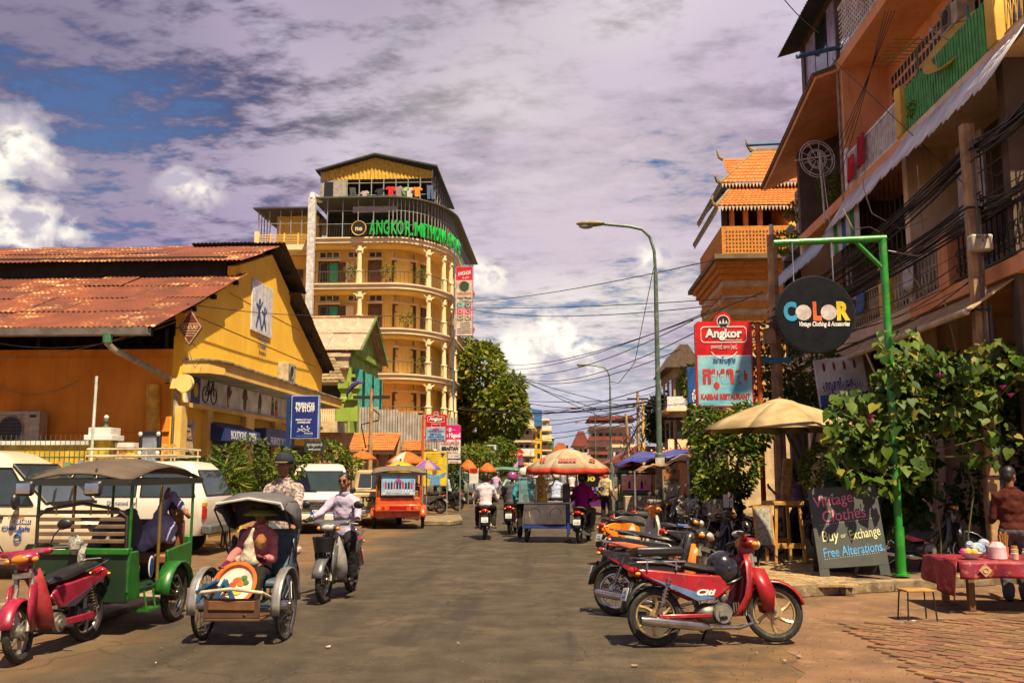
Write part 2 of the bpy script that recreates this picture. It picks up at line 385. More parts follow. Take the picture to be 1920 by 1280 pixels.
# raised pavement with a kerb: its near end faces the camera
PVZ = .17
k0, k1 = gp(1462, 1122), gp(1745, 1096)
pavement = MB().prism([(k0.x+.02, k0.y+.12), (k1.x+1.2, k1.y+.12), (7.6, k1.y+.12), (7.6, 36), (3.2, 36), (2.75, 20), (k0.x-.05, k0.y+1.2)], 0, PVZ-.03, 'z')
pave_o = struct('pavement', pavement, mat('pavement_bed', (.16, .10, .055), .95, scale=3, bump=.5))
def kerb_row(a, b, n, parent):
    for i in range(n):
        p, q = a.lerp(b, i/n), a.lerp(b, (i+1)/n); d = (q-p); m_ = (p+q)/2; w = .16+random.uniform(-.012, .012); hh = PVZ+random.uniform(-.014,.01)
        mb = MB().box((m_.x, m_.y+.06, hh/2), (d.length-.01, w, hh), (0, 0, math.atan2(d.y, d.x)+random.uniform(-.012,.012)))
        mb.build('kerb_stone', kerbm, parent, bevel=.018)
kerb_row(k0, k1+Vector((.9, -.05, 0)), 4, pave_o)
kl = [Vector((k0.x-.06, k0.y+.05, 0)), Vector((2.85, 15.2, 0)), Vector((2.7, 20, 0)), Vector((3.1, 30, 0))]
for a_, b_, n_ in ((kl[0], kl[1], 3), (kl[1], kl[2], 5), (kl[2], kl[3], 8)): kerb_row(a_, b_, n_, pave_o)
# pavers of the raised pavement, as far as they can be told apart
pm = [MB().bx(-.098, .098, -.048, .048, -.03, .0).mesh('paver', 0) for _ in range(2)]
cnt = 0
for iy in range(40):
    for ix in range(26):
        x = 2.95+ix*.2+(.1 if iy % 2 else 0); y = k0.y+.27+iy*.1
        if cnt >= 300: break
        u_ = 1050+(x/y)*1750
        if x < k0.x+.05-(.0 if y < k0.y+1.2 else -.1) or u_ > 1570 or u_ < 1400: continue
        o = link('paver', pm[0], paver2, pave_o); o.location = (x, y, PVZ-.012+random.uniform(-.006, .006)); o.rotation_euler = (random.uniform(-.02,.02), random.uniform(-.02,.02), random.uniform(-.03,.03)); cnt += 1
# brick-laid patch of forecourt, bottom corner
pb = MB().bx(-.104, .104, -.049, .049, -.03, .0).mesh('brick', 0); cnt = 0
fore_o = struct('brick_paving', MB().quad(*[(p.x, p.y, .008) for p in [gp(1610,1180), gp(1725,1163), gp(2100,1150), gp(2150,1300), gp(1790,1300)]]), mat('brick_bed', (.12, .06, .03), .95))
cand = []
ang = R(-38); ca, sa = math.cos(ang), math.sin(ang); o0 = gp(1640, 1180)
for i in range(-30, 40):
    for j in range(-30, 40):
        lx, ly = i*.215+(.107 if j % 2 else 0), j*.106; x, y = o0.x+ca*lx-sa*ly, o0.y+sa*lx+ca*ly
        if y < 6.5: continue
        F_ = y*math.cos(YAW)-x*math.sin(YAW); uu = 960+1750*(x*math.cos(YAW)+y*math.sin(YAW))/(F_*math.cos(PITCH)-CAMZ*math.sin(PITCH))
        vv = 640+1750*(CAMZ*math.cos(PITCH)+F_*math.sin(PITCH))/(F_*math.cos(PITCH)-CAMZ*math.sin(PITCH))
        edge = 1180-(uu-1610)*.05 if uu > 1610 else 9e9
        if uu < 1560+ (vv-1160)*1.55 or vv < 1168-(uu-1700)*.03 or uu > 1960 or vv > 1300: continue
        cand.append((y, x, y))
cand.sort()
for _, x, y in cand[:300]:
    o = link('brick', pb, paverm, fore_o); o.location = (x, y, .022+random.uniform(-.008, .006)); o.rotation_euler = (random.uniform(-.03,.03), random.uniform(-.03,.03), ang+random.uniform(-.02,.02))
# left edge slab by the tuk-tuk and the strip of dirt in front of the parked vans
ls = [gp(u, v) for (u, v) in [(-60,1215),(180,1168),(330,1118),(300,1098),(120,1120),(-60,1150)]]
struct('roadside_slab', MB().prism([(p.x, p.y) for p in ls], 0, .07, 'z'), kerbm, bevel=.02)
# scattered litter and grit
def litter():
    mb = MB()
    for i in range(34):
        u, v = random.choice([(random.uniform(1690,1790), random.uniform(1150,1170)), (random.uniform(770,850), random.uniform(962,985)), (random.uniform(1150,1700), random.uniform(1130,1270)), (random.uniform(100,900), random.uniform(1100,1270))])
        p = gp(u, v); s_ = random.uniform(.012, .035); a = random.uniform(0, 6); z = .014
        mb.quad(*[(p.x+s_*math.cos(a+k*1.57)*random.uniform(.6,1.3), p.y+s_*math.sin(a+k*1.57)*random.uniform(.6,1.3), z+random.uniform(0,.02)) for k in range(4)])
    return tag(mb.build('litter', mat('paper_litter', (.36, .28, .22), .8, island=.5), ang=0), 'scraps of paper and leaves strewn over the ground', 'litter', kind='stuff')
litter()
def gravel():
    mb = MB()
    for i in range(1500):
        u, v = (random.uniform(1090,1920), random.uniform(1120,1290)) if i % 3 else (random.uniform(0,1000), random.uniform(1010,1280))
        p = gp(u, v); s_ = random.uniform(.003, .011)
        mb.add([(p.x-s_,p.y-s_,.004),(p.x+s_,p.y-s_*.7,.004),(p.x,p.y+s_,.004),(p.x,p.y,.006+s_)], [(0,1,3),(1,2,3),(2,0,3)])
    tag(mb.build('gravel', mat('grit', (.085,.062,.042), .9, island=.4), ang=0, fix=False), 'loose grit scattered on the road surface', 'gravel', kind='stuff')
gravel()

# ================================================================ YELLOW WAREHOUSE
yel = mat('yellow_plaster', (.90, .53, .035), .85, scale=.7, bump=.25, bscale=20, col2=(.80, .43, .022), streak=.2, wear=(.80, .50, .08), wearamt=.35)
yel2 = mat('pale_yellow_plaster', (.78, .50, .14), .85, scale=1., bump=.2, col2=(.62, .36, .07), streak=.3)
orw = mat('orange_plaster', (.80, .29, .02), .85, scale=.6, bump=.3, bscale=18, col2=(.62, .19, .012), streak=.3)
rust = rust_mat(); shaded_rust = mat('shaded_corrugated', (.045,.028,.018), .85, scale=2, wear=(.16,.06,.02), wearamt=.4)  # second one: rusty sheets in a darker colour, far-slope underside shade painted in
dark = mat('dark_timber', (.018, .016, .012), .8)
greyc = mat('grey_soffit', (.32, .31, .29), .85, scale=1.5)
whitep = mat('white_paint', (.74, .70, .64), .7, scale=2, streak=.15)
blackp = mat('black_paint', (.012, .012, .014), .45)
navy = mat('navy_paint', (.012, .035, .16), .5, scale=2)
galv = mat('galvanised', (.42, .44, .45), .4, metal=.6, scale=3, col2=(.25,.25,.24))
pipeg = mat('old_grey_pipe', (.36, .29, .21), .6, scale=5, col2=(.2,.15,.1))
WX, WY0, WY1 = -9.1, 22.0, 35.2
YM = (WY0+WY1)/2
wh = thing('yellow_warehouse', 'long yellow warehouse with rusty corrugated roofs and a gable towards the street', 'building', (WX, WY0, 0))
def wl(p): return (p[0]-WX, p[1]-WY0, p[2])     # world to warehouse-local
zc, ze, zr = 7.12, 5.02, 8.62
gab = [(0,0),(WY1-WY0,0),(WY1-WY0,5.5),(8.7,7.28),(8.7,7.62),(6.6,8.5),(3.4,7.42),(3.4,7.0),(0,5.5)]
MB().prism(gab, -.25, 0, 'x').build('gable_wall', yel, wh, ang=0)
MB().bx(-17, -.252, 0, .25, 0, 4.62).build('front_wall', orw, wh, ang=0)
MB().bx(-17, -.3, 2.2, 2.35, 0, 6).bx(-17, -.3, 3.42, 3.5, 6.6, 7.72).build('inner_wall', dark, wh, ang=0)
MB().bx(-17, -.25, -.05, .0, 2.62, 2.66).bx(-17,-.25,-.02,.0,4.4,4.43).build('wall_moulding', orw, wh, ang=0)
bt = MB()
for x in np.arange(-16.5, 0, 1.6): bt.bx(x, x+.08, .05, .13, 4.62, 5.15)
for x in np.arange(-16.5, 0, .42): bt.beam((x,.12,4.64),(x+.42,.12,5.05),.012,.012); bt.beam((x+.42,.12,4.64),(x,.12,5.05),.012,.012)
bt.build('lattice', dark, wh, ang=0)
# joint lines scored in the gable plaster, in a darker brown
jl = MB()
for z in (4.62+.9, 6.55): jl.bx(0, .006, .1 if z < 6 else 2.9, 13 if z < 5.2 else (12.1 if z < 6 else 10), z, z+.02)
jl.build('plaster_joint', mat('joint_brown', (.3,.13,.01), .9), wh, ang=0)
def sheet_mesh(w, l, n=8, amp=.016):
    rows = []
    for s_ in (0, l):
        rows.append([(w*i/(n*4), s_, amp*math.sin(2*PI*i/4)) for i in range(n*4+1)])
    mb = MB().grid(rows); return mb.mesh('roof_sheet', 60, False)
def sheet_roof(a, b, rows, x0, x1, parent, m, w=.98, lift=0., name='roof_sheet', n=8):
    """a,b = (y,z) of lower and upper edge; sheets lapped uphill"""
    d = Vector((0, b[0]-a[0], b[1]-a[1])); L = d.length; sl = L/rows
    me = sheet_mesh(w+.06, sl+.18, n); me.materials.append(m); th = math.atan2(d.z, d.y)
    k = int(round((x1-x0)/w))
    for r_ in range(rows):
        for c in range(k):
            o = link(name, me, None, parent); p = d*(r_/rows)
            jx, jy = random.uniform(-.03,.03), random.uniform(-.05,.03)
            o.location = (x0+c*w+jx, a[0]+p.y+jy, a[1]+p.z+.014*r_+lift+random.uniform(0,.012)+(.008 if c % 2 else 0)); o.rotation_euler = (th-.002+random.uniform(-.006,.006), 0, random.uniform(-.006,.006))
sheet_roof((-2.3, 4.80), (3.55, 7.16), 4, -16.45, .2, wh, rust)
sheet_roof((3.0, 7.50), (6.75, 8.80), 2, -16.45, .2, wh, rust)
sheet_roof((9.3, 7.72), (6.75, 8.80), 2, -2.6, .25, wh, shaded_rust)
sheet_roof((13.7, 5.52), (8.6, 7.52), 3, -2.6, .25, wh, shaded_rust)
w_ = sheet_mesh(.98, 1.5); o = link('skylight_sheet', w_, mat('white_sheet', (.75,.66,.5), .6), wh); o.location = (-13.2, 3.6, 7.75); o.rotation_euler = (.319, 0, 0)
for y, z in ((-2.1,4.80),(.3,5.75),(1.6,6.3),(3.2,7.0),(4.0,7.84),(5.3,8.28),(6.5,8.7),(8.0,8.25),(9.2,7.75),(9.4,7.2),(11.,6.58),(12.4,6.0),(13.5,5.58)):
    MB().bx(-2.4, .14 if y < 7 else .2, y-.05, y+.05, z-.16, z-.04).build('purlin', dark, wh, ang=0)
MB().prism([(-2.36,4.64),(-2.22,4.62),(-2.20,4.78),(-2.24,4.78),(-2.26,4.67),(-2.34,4.69),(-2.38,4.79),(-2.41,4.79)], -17, .16, 'x').build('gutter', galv, wh)
gx = wl(at(203, 615, WY0-2.3))
MB().tube([(gx[0],-2.3,4.66),(gx[0],-2.3,4.45),(gx[0]+.12,-2.2,4.32),(-.2,-.14,3.86),(-.06,-.12,3.7),(-.06,-.12,.0)], .075, 10).build('downpipe', pipeg, wh)
MB().cyl((gx[0],-2.3,4.66),(gx[0],-2.3,4.46),.11,.1).build('pipe_collar', mat('green_plastic', (.05,.16,.07)), wh)
# canopy with a deep fascia along the gable, white frieze below it
cz1 = 4.33
MB().prism([(0,-.02),(.62,-.02),(.86,.5),(.86,12.9),(0,12.9)], cz1-.30, cz1, 'z').build('canopy', yel2, wh, ang=0)
MB().prism([(-.02,-.06),(.64,-.06),(.92,.48),(.92,12.9),(0,12.9)], cz1+.002, cz1+.045, 'z').build('canopy_edge', mat('mouldy_edge', (.42,.36,.28), .9, scale=4, col2=(.05,.045,.04)), wh, ang=0)
MB().prism([(.02,.05),(.58,.05),(.8,.52),(.8,12.8),(.02,12.8)], cz1-.315, cz1-.302, 'z').build('soffit', greyc, wh, ang=0)
fr = MB().bx(0, .05, .12, 12.8, 3.33, cz1-.32).build('frieze_panel', whitep, wh, ang=0)
MB().bx(0, .16, .0, 12.9, 3.22, 3.33).build('ledge', yel2, wh, ang=0)
def fx(u, v): p = atx(u, v, WX+.05); return wl(p)
pic = lambda: None
brn = mat('sienna_print', (.10,.03,.018)); goldp = mat('ochre_print', (.75,.42,.06)); pinkp = mat('pink_print', (.7,.12,.16)); gren = mat('sage_print', (.2,.35,.28))
def flat_x(poly, m, parent, x=.052, t=.006, name='pictogram'): return MB().prism(poly, x, x+t, 'x').build(name, m, parent, ang=0)
def circ(cy, cz, ry, rz, n=16, a0=0, a1=2*PI): return [(cy+ry*math.cos(a0+(a1-a0)*i/n), cz+rz*math.sin(a0+(a1-a0)*i/n)) for i in range(n)]
b0 = fx(392, 747); y_, z_ = b0[1], 3.62
bk = MB()
for dy in (-.28, .30): bk.torus((.058, y_+dy, z_), .2, .018, 'x', 20, 4)
for a_, b_ in (((-.28,0),(-.1,.34)),((-.1,.34),(.22,.36)),((.22,.36),(0,.02)),((0,.02),(-.1,.40)),((-.28,0),(0,.02)),((.30,0),(.2,.5)),((.2,.5),(.36,.56)),((-.16,.42),(-.02,.42))):
    bk.tube([(.058,y_+a_[0],z_+a_[1]),(.058,y_+b_[0],z_+b_[1])], .017, 5)
bk.build('bicycle_print', blackp, fr)
h = fx(428, 750); hy, hz = h[1], 3.42
flat_x([(hy-.05,hz),(hy+.05,hz),(hy+.09,hz+.22),(hy+.24,hz+.42),(hy+.26,hz+.5),(hy+.12,hz+.4),(hy+.1,hz+.62),(hy+.06,hz+.42),(hy+.03,hz+.64),(hy,hz+.44),(hy-.05,hz+.64),(hy-.06,hz+.42),(hy-.13,hz+.58),(hy-.12,hz+.3)], brn, fr, name='hand_print')
flat_x(circ(hy, hz+.16, .05, .12), goldp, fr, .059, name='hand_print')
h = fx(459, 752)[1]
flat_x([(h-.1,3.42),(h+.1,3.42),(h+.14,3.72),(h+.24,3.74),(h+.14,3.98),(h+.06,4.04),(h-.06,4.04),(h-.14,3.98),(h-.24,3.74),(h-.14,3.72)], brn, fr, name='robe_print')
h = fx(487, 755)[1]
flat_x([(h-.1,3.42),(h+.1,3.42),(h+.17,3.7),(h+.1,3.95),(h,4.02),(h-.1,3.95),(h-.17,3.7)], mat('dark_fish_print',(.06,.05,.04)), fr, name='fish_print'); flat_x([(h-.12,3.40),(h+.12,3.40),(h+.1,3.55),(h-.1,3.55)], gren, fr, .06, name='fish_print')
h = fx(514, 758)[1]
for dy, mm, hh in ((-.16, blackp, 4.02), (.22, brn, 3.95)):
    flat_x([(h+dy-.16,3.42),(h+dy+.16,3.42),(h+dy+.13,3.66),(h+dy+.1,hh-.1),(h+dy,hh),(h+dy-.1,hh-.1),(h+dy-.13,3.66)], mm, fr, name='figure_print'); flat_x(circ(h+dy, hh-.16, .055, .08), goldp, fr, .06, name='figure_print')
flat_x([(h+.06,3.42),(h+.38,3.42),(h+.36,3.62),(h+.1,3.62)], pinkp, fr, .0605, name='figure_print')
bp = fx(347, 755); flat_x([(.45,3.36),(1.02,3.36),(1.02,4.0),(.45,4.0)], navy, fr, name='blue_print')
flat_x(circ(.74, 3.68, .14, .18), goldp, fr, .06, name='blue_print')
# lower wall: pilasters, shutters under blue awnings, notice
shutm = mat('blue_grey_shutter', (.045,.055,.07), .55)
def shutter(u0, u1, z1):
    y0, y1 = fx(u0, 850)[1], fx(u1, 850)[1]
    mb = MB()
    for z in np.arange(.1, z1, .13): mb.prism([(0,z),(.05,z+.02),(.05,z+.10),(0,z+.125)], y0, y1, 'y')
    mb.build('roller_shutter', shutm, wh, ang=0); return y0, y1
sh = [shutter(387, 452, 2.55), shutter(470, 512, 2.5), shutter(518, 572, 2.5)]
for u0, u1 in ((328,340),(380,388),(452,468),(508,520),(574,592)):
    MB().bx(0, .16, fx(u0,850)[1], fx(u1,850)[1], 0, 3.22).build('pilaster', yel2, wh, ang=0)
def awning(u0, u1, zt, s_, boxy=False):
    y0, y1 = fx(u0, 810)[1], fx(u1, 810)[1]
    a = MB().prism([(.0,zt),(.55 if not boxy else .42,zt-.22 if not boxy else zt),(.55 if not boxy else .42,zt-.52),(.0,zt-.52)], y0, y1, 'y').build('awning', navy, wh, ang=0)
    text(s_, .3, mat('pale_lettering', (.7,.75,.85)), a, ((.56 if not boxy else .43), (y0+y1)/2, zt-.37), (PI/2,0,PI/2), width=(y1-y0)*.72, bold=.006); return a
awning(387, 456, 2.98, "BOUTIQUE ∙ OPEN"); awning(476, 532, 2.95, "FRIENDS 'N' STUFF", True)
nb = MB().bx(.0, .03, fx(341,800)[1], fx(367,800)[1], 1.75, 2.95).build('notice_board', mat('beige_notice',(.62,.44,.27)), wh, ang=0)
ny = (fx(341,800)[1]+fx(367,800)[1])/2
for s_, z, w in (("ម្លប់ផ្ទះ", 2.78, .62), ("friends", 2.66, .3), ("Khmer restaurant", 2.45, .62), ("To eat and train", 2.22, .62), ("To support youth", 2.1, .66), ("and their families", 1.98, .6)): text(s_, .09, navy, nb, (.034, ny, z), (PI/2,0,PI/2), width=w*.9)
# white poster with blue dancing figures on the gable
p0, p1 = wl(atx(472, 520, WX)), wl(atx(506, 632, WX))
py0, py1 = p0[1], p1[1]; pzt0, pzt1 = wl(atx(472,522,WX))[2], wl(atx(506,541,WX))[2]; pzb = wl(atx(472,619,WX))[2]
po = tag(MB().bx(.0, .04, py0, py1, pzb, (pzt0+pzt1)/2).build('wall_poster', mat('poster_white',(.72,.70,.74), .6), None, ang=0), 'white poster with two blue dancing figures high on the yellow gable', 'poster')
po.location = (WX+.01, WY0, 0)
pc = (py0+py1)/2; ph = (pzt0+pzt1)/2
def figure(cy, cz, k, m, parent, x=.045):
    P = lambda q: [(cy+a*k, cz+b*k) for a, b in q]
    flat_x(P([(-.10,.12),(.10,.14),(.36,.44),(.30,.48),(.1,.26),(-.08,.26),(-.34,.34),(-.36,.28)]), m, parent, x, name='figure_print')
    flat_x(P([(-.11,.26),(.11,.26),(.09,-.02),(.34,-.5),(.26,-.52),(0,-.14),(-.26,-.56),(-.34,-.52),(-.1,0)]), m, parent, x+.001, name='figure_print')
    flat_x([(a, b) for a, b in circ(cy+.03*k, cz+.42*k, .09*k, .12*k)], m, parent, x, name='figure_print')
navy2 = mat('poster_blue', (.02,.06,.22)); figure(pc-.32, ph-.95, .85, navy2, po); figure(pc+.18, ph-1.05, .7, navy2, po)
for i, s_ in enumerate(("មិត្តសំឡាញ់", "មណ្ឌល", "friends")): text(s_, .2, navy2, po, (.043, pc+.15, ph-1.72-.2*i), (PI/2,0,PI/2), width=(.85,.5,.7)[i])
# diamond hanging sign
dm = at(357, 614, 21.8); DS = thing('diamond_sign', 'red diamond-shaped sign with cream lettering on a bracket by the gable corner', 'sign', dm)
MB().prism([(0,-.76),(.52,0),(0,.78),(-.52,0)], -.06, .06, 'y').build('sign_board', mat('sign_maroon',(.16,.03,.02), .5, wear=(.4,.2,.12), wearamt=.4), DS, ang=0)
rim = [(0,-.70),(.47,0),(0,.72),(-.47,0)]
mb = MB()
for i in range(4): a, b = rim[i], rim[(i+1)%4]; mb.beam((a[0],-.066,a[1]),(b[0],-.066,b[1]),.012,.03)
mb.build('sign_border', mat('sign_cream',(.7,.5,.28)), DS, ang=0)
text("CENTURY", .22, MATS['sign_cream'], DS, (0,-.066,0), width=.72, bold=.008)
mb = MB()
for z, w in ((.14,.68),(-.16,.6),(-.26,.46),(-.36,.32)): mb.bx(-w/2, w/2, -.068, -.06, z, z+.03)
mb.build('sign_stripe', MATS['sign_cream'], DS, ang=0)
MB().cyl((-.5,0,0),(-.62,.0,0),.03).bx(-.68,-.62,-.02,.02,-.35,.35).cyl((-.62,0,.2),(-.9,.1,.2),.02).build('bracket', blackp, DS)
DS.scale = (.58, .58, .58)
# round lamp sign
dm = at(346, 718, 21.75); DS = thing('disc_sign', 'plain pale yellow disc sign fixed beside the downpipe', 'sign', dm)
MB().cyl((0,-.06,0),(0,.06,0),.215,None,28).bx(-.34,-.12,-.05,.05,-.13,.11).build('disc', mat('cream_yellow',(.80,.58,.20), .5, var=.04), DS)
MB().cyl((-.3,0,0),(-.46,0,0),.02).build('bracket', blackp, DS)
# cold-air units
def ac_unit(loc, rz, label, w=.95, h=.62, d=.36):
    a = thing('air_conditioner', label, 'air conditioner', loc, rz, 'outdoor air conditioner units')
    MB().bx(-w/2, w/2, 0, d, 0, h).build('casing', mat('ac_casing',(.52,.42,.29), .5, scale=6), a, bevel=.015)
    MB().torus((-.12*w/.95, -.012, h/2), h*.36, .02, 'y', 28, 6).build('fan_ring', mat('ac_ring',(.3,.25,.18)), a)
    f = MB().cyl((-.12*w/.95,-.004,h/2),(-.12*w/.95,.02,h/2),h*.35,None,24).build('fan_grille', blackp, a)
    g = MB()
    for k in range(9): g.bx(-w*.42, w*.2, -.02, -.008, h*.12+k*h*.095, h*.12+k*h*.095+.008)
    g.build('guard', mat('ac_guard',(.2,.16,.12)), a, ang=0)
    MB().bx(w*.28, w*.42, -.01, 0, h*.82, h*.9).build('badge', blackp, a, ang=0)
    MB().bx(-w*.4,-w*.3,0,d,-.06,0).bx(w*.3,w*.4,0,d,-.06,0).build('bracket', galv, a, ang=0); return a
p = at(28, 842, 21.5); ac_unit((p.x, p.y, p.z+.05), 0, 'beige air conditioner unit low on the shaded orange wall', 1.1, .85)
p = atx(527, 716, WX); ac_unit((WX+.36, p.y, p.z), PI/2, 'small air conditioner unit above the canopy on the yellow gable', .9, .6)
# cables looped on the shaded wall
def cable(pts, r, label, m=blackp, group='loose cables', name='cable', n=5):
    return tag(MB().tube(pts, r, n).build(name, m), label, 'cable', group)
cable(catenary(at(-40,700,21.9), at(148,712,21.9), .42, 12), .012, 'tan cable drooping in a loop on the shaded orange wall', mat('tan_cable',(.5,.33,.12)))
cable([at(-20,670,21)]+catenary(at(0,671,21), at(330,595,21.7), .22, 12), .010, 'grey cable slung below the warehouse gutter', pipeg)
cable(catenary(at(-20,640,21.2), at(330,603,21.7), .35, 12), .008, 'thin wire slung below the warehouse eave', pipeg)
# fence wall with pier, flagpole, painted boards in front of the orange wall
fw = thing('garden_wall', 'low yellow wall with white coping in front of the orange wall', 'wall', (0,0,0))
a, b = at(-40, 828, 19.8), at(318, 838, 21.2)
MB().bx(a.x, at(172,828,19.9).x, 19.8, 19.98, 0, at(100,834,19.8).z).bx(at(212,835,19.9).x, -9.16, 19.8, 19.98, 0, at(260,840,19.8).z).build('wall_panel', mat('bright_yellow_wall',(.75,.46,.04), .8, streak=.3), fw, ang=0)
zt = at(100,834,19.8).z; MB().bx(a.x, at(172,828,19.9).x, 19.74, 20.04, zt+.002, zt+.09).bx(at(212,835,19.9).x, -9.16, 19.74, 20.04, zt-.05, zt+.05).build('coping', whitep, fw, ang=0)
sp = MB()
for x in np.arange(a.x, at(172,828,19.9).x, .11): sp.cyl((x,19.72,zt-.5),(x,19.72,zt+.22),.011,.006,5)
sp.bx(a.x, at(168,828,19.9).x, 19.7, 19.73, zt-.28, zt-.25).build('spike_rail', mat('green_iron',(.05,.12,.06)), fw)
brd = [(.1,.3,.45),(.55,.3,.06),(.12,.3,.14),(.5,.14,.08),(.16,.2,.5),(.6,.42,.1)]
x = at(95,860,19.6).x; i = 0
while x < at(172,860,19.6).x: MB().bx(x, x+.13, 19.6, 19.64, .3, 1.9+random.uniform(-.1,.1)).build('painted_board', mat('board%d'%(i%6), brd[i%6], .8, scale=9, wear=(.4,.35,.25)), fw, ang=0); x += .15; i += 1
x = at(203,842,19.7).x
for i, ch in enumerate("BUFFETS"): text(ch, .36, mat('board%d'%((i*2+1)%6), brd[(i*2+1)%6]), fw, (x+i*.23, 19.79, at(200,845,19.8).z), bold=.012)
pr = at(195, 830, 19.7)
pier = thing('gate_pier', 'square pier painted black and yellow with a white cap and lantern', 'pier', (pr.x, 19.7, 0))
MB().bx(-.22,.22,-.22,.22,0,pr.z+.05).build('shaft', mat('pier_paint',(.62,.42,.03), .8, scale=2.2, col2=(.02,.018,.015)), pier, ang=0)
MB().bx(-.3,.3,-.3,.3,pr.z+.05,pr.z+.16).bx(-.24,.24,-.24,.24,pr.z+.16,pr.z+.32).build('cap', whitep, pier, bevel=.01)
MB().lathe([(.0,.32),(.07,.34),(.03,.4),(.06,.47),(.03,.5),(.0,.5)], (.02,0,pr.z)).build('lantern_base', mat('verdigris',(.06,.09,.06)), pier); MB().ell((.02,0,pr.z+.55),.05).build('lamp_globe', whitep, pier)
fp = at(184, 706, 19.5); tag(MB().cyl((fp.x,19.4,0),(fp.x+.02,19.4,fp.z),.035,.03,8).build('flagpole', mat('pale_pole',(.62,.66,.6), .5)), 'pale thin flagpole without a flag beside the white-capped pier', 'flagpole')
mr = at(270, 835, 19.2); mir = thing('mirror_frame', 'ornate black and white frame leaning on top of the yellow wall', 'mirror', (mr.x, 19.5, mr.z-.55), R(-12))
MB().bx(-.2,.2,-.02,.02,0,.78).build('glass', mat('dull_mirror',(.25,.28,.33), .25), mir, ang=0)
for x0,x1,z0,z1 in ((-.26,-.18,-.02,.82),(.18,.26,-.02,.82),(-.26,.26,.76,.86),(-.26,.26,-.06,.02)): MB().bx(x0,x1,-.045,.03,z0,z1).build('frame_bar', blackp, mir, bevel=.02)
for x in (-.22,.22):
    for z in (0,.4,.8): MB().ell((x,-.05,z),(.05,.03,.05),8,6).build('boss', whitep, mir)
tag(MB().cyl(at(290,722,21.95)-Vector((0,.1,0)), at(290,815,21.95)-Vector((0,.1,0)), .16, None, 10).build('yellow_duct', mat('yellow_duct',(.72,.38,.03), .6)), 'yellow upright duct on the orange wall near the corner', 'duct')
# FRIENDS sign on its post
sp_ = at(573, 780, 25.5); fs = thing('pavement_sign', 'royal blue sign board with white hand-drawn capitals on a navy post', 'sign', (sp_.x, 25.5, 0))
x0, x1 = at(547,780,25.5).x-sp_.x, at(599,780,25.5).x-sp_.x; z0, z1 = at(573,822,25.5).z, at(573,741,25.5).z
MB().bx(x0,x1,-.07,.07,z0,z1).build('sign_frame', mat('pale_blue_frame',(.30,.45,.75), .4), fs, ang=0)
MB().bx(x0+.03,x1-.03,-.078,.078,z0+.03,z1-.03).build('sign_face', mat('royal_blue',(.012,.03,.22), .45, scale=30, col2=(.006,.014,.12)), fs, ang=0)
wl_ = mat('white_lettering',(.85,.85,.85), .5); xc = (x0+x1)/2; H = z1-z0
text("FRIENDS", .17, wl_, fs, (xc,-.081,z1-.27*H+.05), width=.52, bold=.007); text("'N' STUFF", .17, wl_, fs, (xc,-.081,z1-.37*H+.04), width=.54, bold=.007)
text("PRODUCTS THAT\nCHANGE LIVES", .07, wl_, fs, (xc-.03,-.081,z0+.40*H), width=.44, bold=.002)
fg = bpy.data.objects.new('emblem', None); 
mbp = MB()
for cx_, k in ((xc-.1,.22),(xc+.06,.2)):
    for a_, b_ in (((-.5,-.3),(0,0)),((0,0),(.45,.3)),((0,0),(.4,-.3)),((-.4,.2),(0,0))): mbp.beam((cx_+a_[0]*k,-.082,z0+.2*H+a_[1]*k*.8),(cx_+b_[0]*k,-.082,z0+.2*H+b_[1]*k*.8),.006,.018)
    mbp.ell((cx_+.1*k,-.082,z0+.2*H+.4*k),(.02,.004,.03),8,6)
bpy.data.objects.remove(fg); mbp.build('emblem', wl_, fs)
text("friends", .08, wl_, fs, (xc+.12,-.081,z0+.12*H), width=.24); text("together, building futures", .04, mat('sky_lettering',(.2,.4,.8)), fs, (xc,-.081,z0+.06*H), width=.45)
MB().bx(x0-.14,x0-.03,-.06,.06,0,z1-.02).bx(x0-.03,x0,-.02,.02,z1-.2,z1-.16).bx(x0-.03,x0,-.02,.02,z0+.1,z0+.14).build('post', navy, fs, ang=0)
b2 = MB().bx(.0,.55,-.03,.03,z0-.36,z0-.08).build('sub_board', mat('dark_board',(.02,.03,.035)), fs, ang=0); text("សូមស្វាគមន៍", .11, wl_, b2, (.28,-.034,z0-.17), width=.42); text("welcome", .09, wl_, b2, (.28,-.034,z0-.29), width=.34)
# ================================================================ HOTEL (curved corner block)
def leaves(n, sample, size, aspect=.5, bend=.25, droop=.3, jitter=.35):
    """n leaf blades (folded diamonds) at points from sample(); returns MB"""
    mb = MB(); V = []; F = []
    for i in range(n):
        p, nrm = sample()
        d = Vector((random.gauss(0,1), random.gauss(0,1), random.gauss(0,.6)-droop)).normalized()
        if nrm is not None: d = (d*(1-jitter)+Vector(nrm)*jitter*1.4+Vector((0,0,-droop*.5))).normalized()
        s_ = size*random.uniform(.6, 1.3); x = d.orthogonal().normalized(); a = random.uniform(0, 2*PI); x = Matrix.Rotation(a, 3, d) @ x
        w = d.cross(x)*(bend*s_*aspect); p = Vector(p); o = len(V)
        V += [tuple(p), tuple(p+d*s_*.5+x*s_*aspect*.5-w), tuple(p+d*s_), tuple(p+d*s_*.5-x*s_*aspect*.5-w)]
        F += [(o,o+1,o+2),(o,o+2,o+3)]
    mb.v, mb.f = V, F; return mb
def blob_sample(blobs, shell=.55):
    w = [b[3]*b[4]*b[5] for b in blobs]
    def f():
        b = random.choices(blobs, w)[0]; d = Vector((random.gauss(0,1), random.gauss(0,1), random.gauss(0,1))).normalized(); r_ = random.uniform(shell, 1)**.5
        return (b[0]+d.x*b[3]*r_, b[1]+d.y*b[4]*r_, b[2]+d.z*b[5]*r_), d
    return f
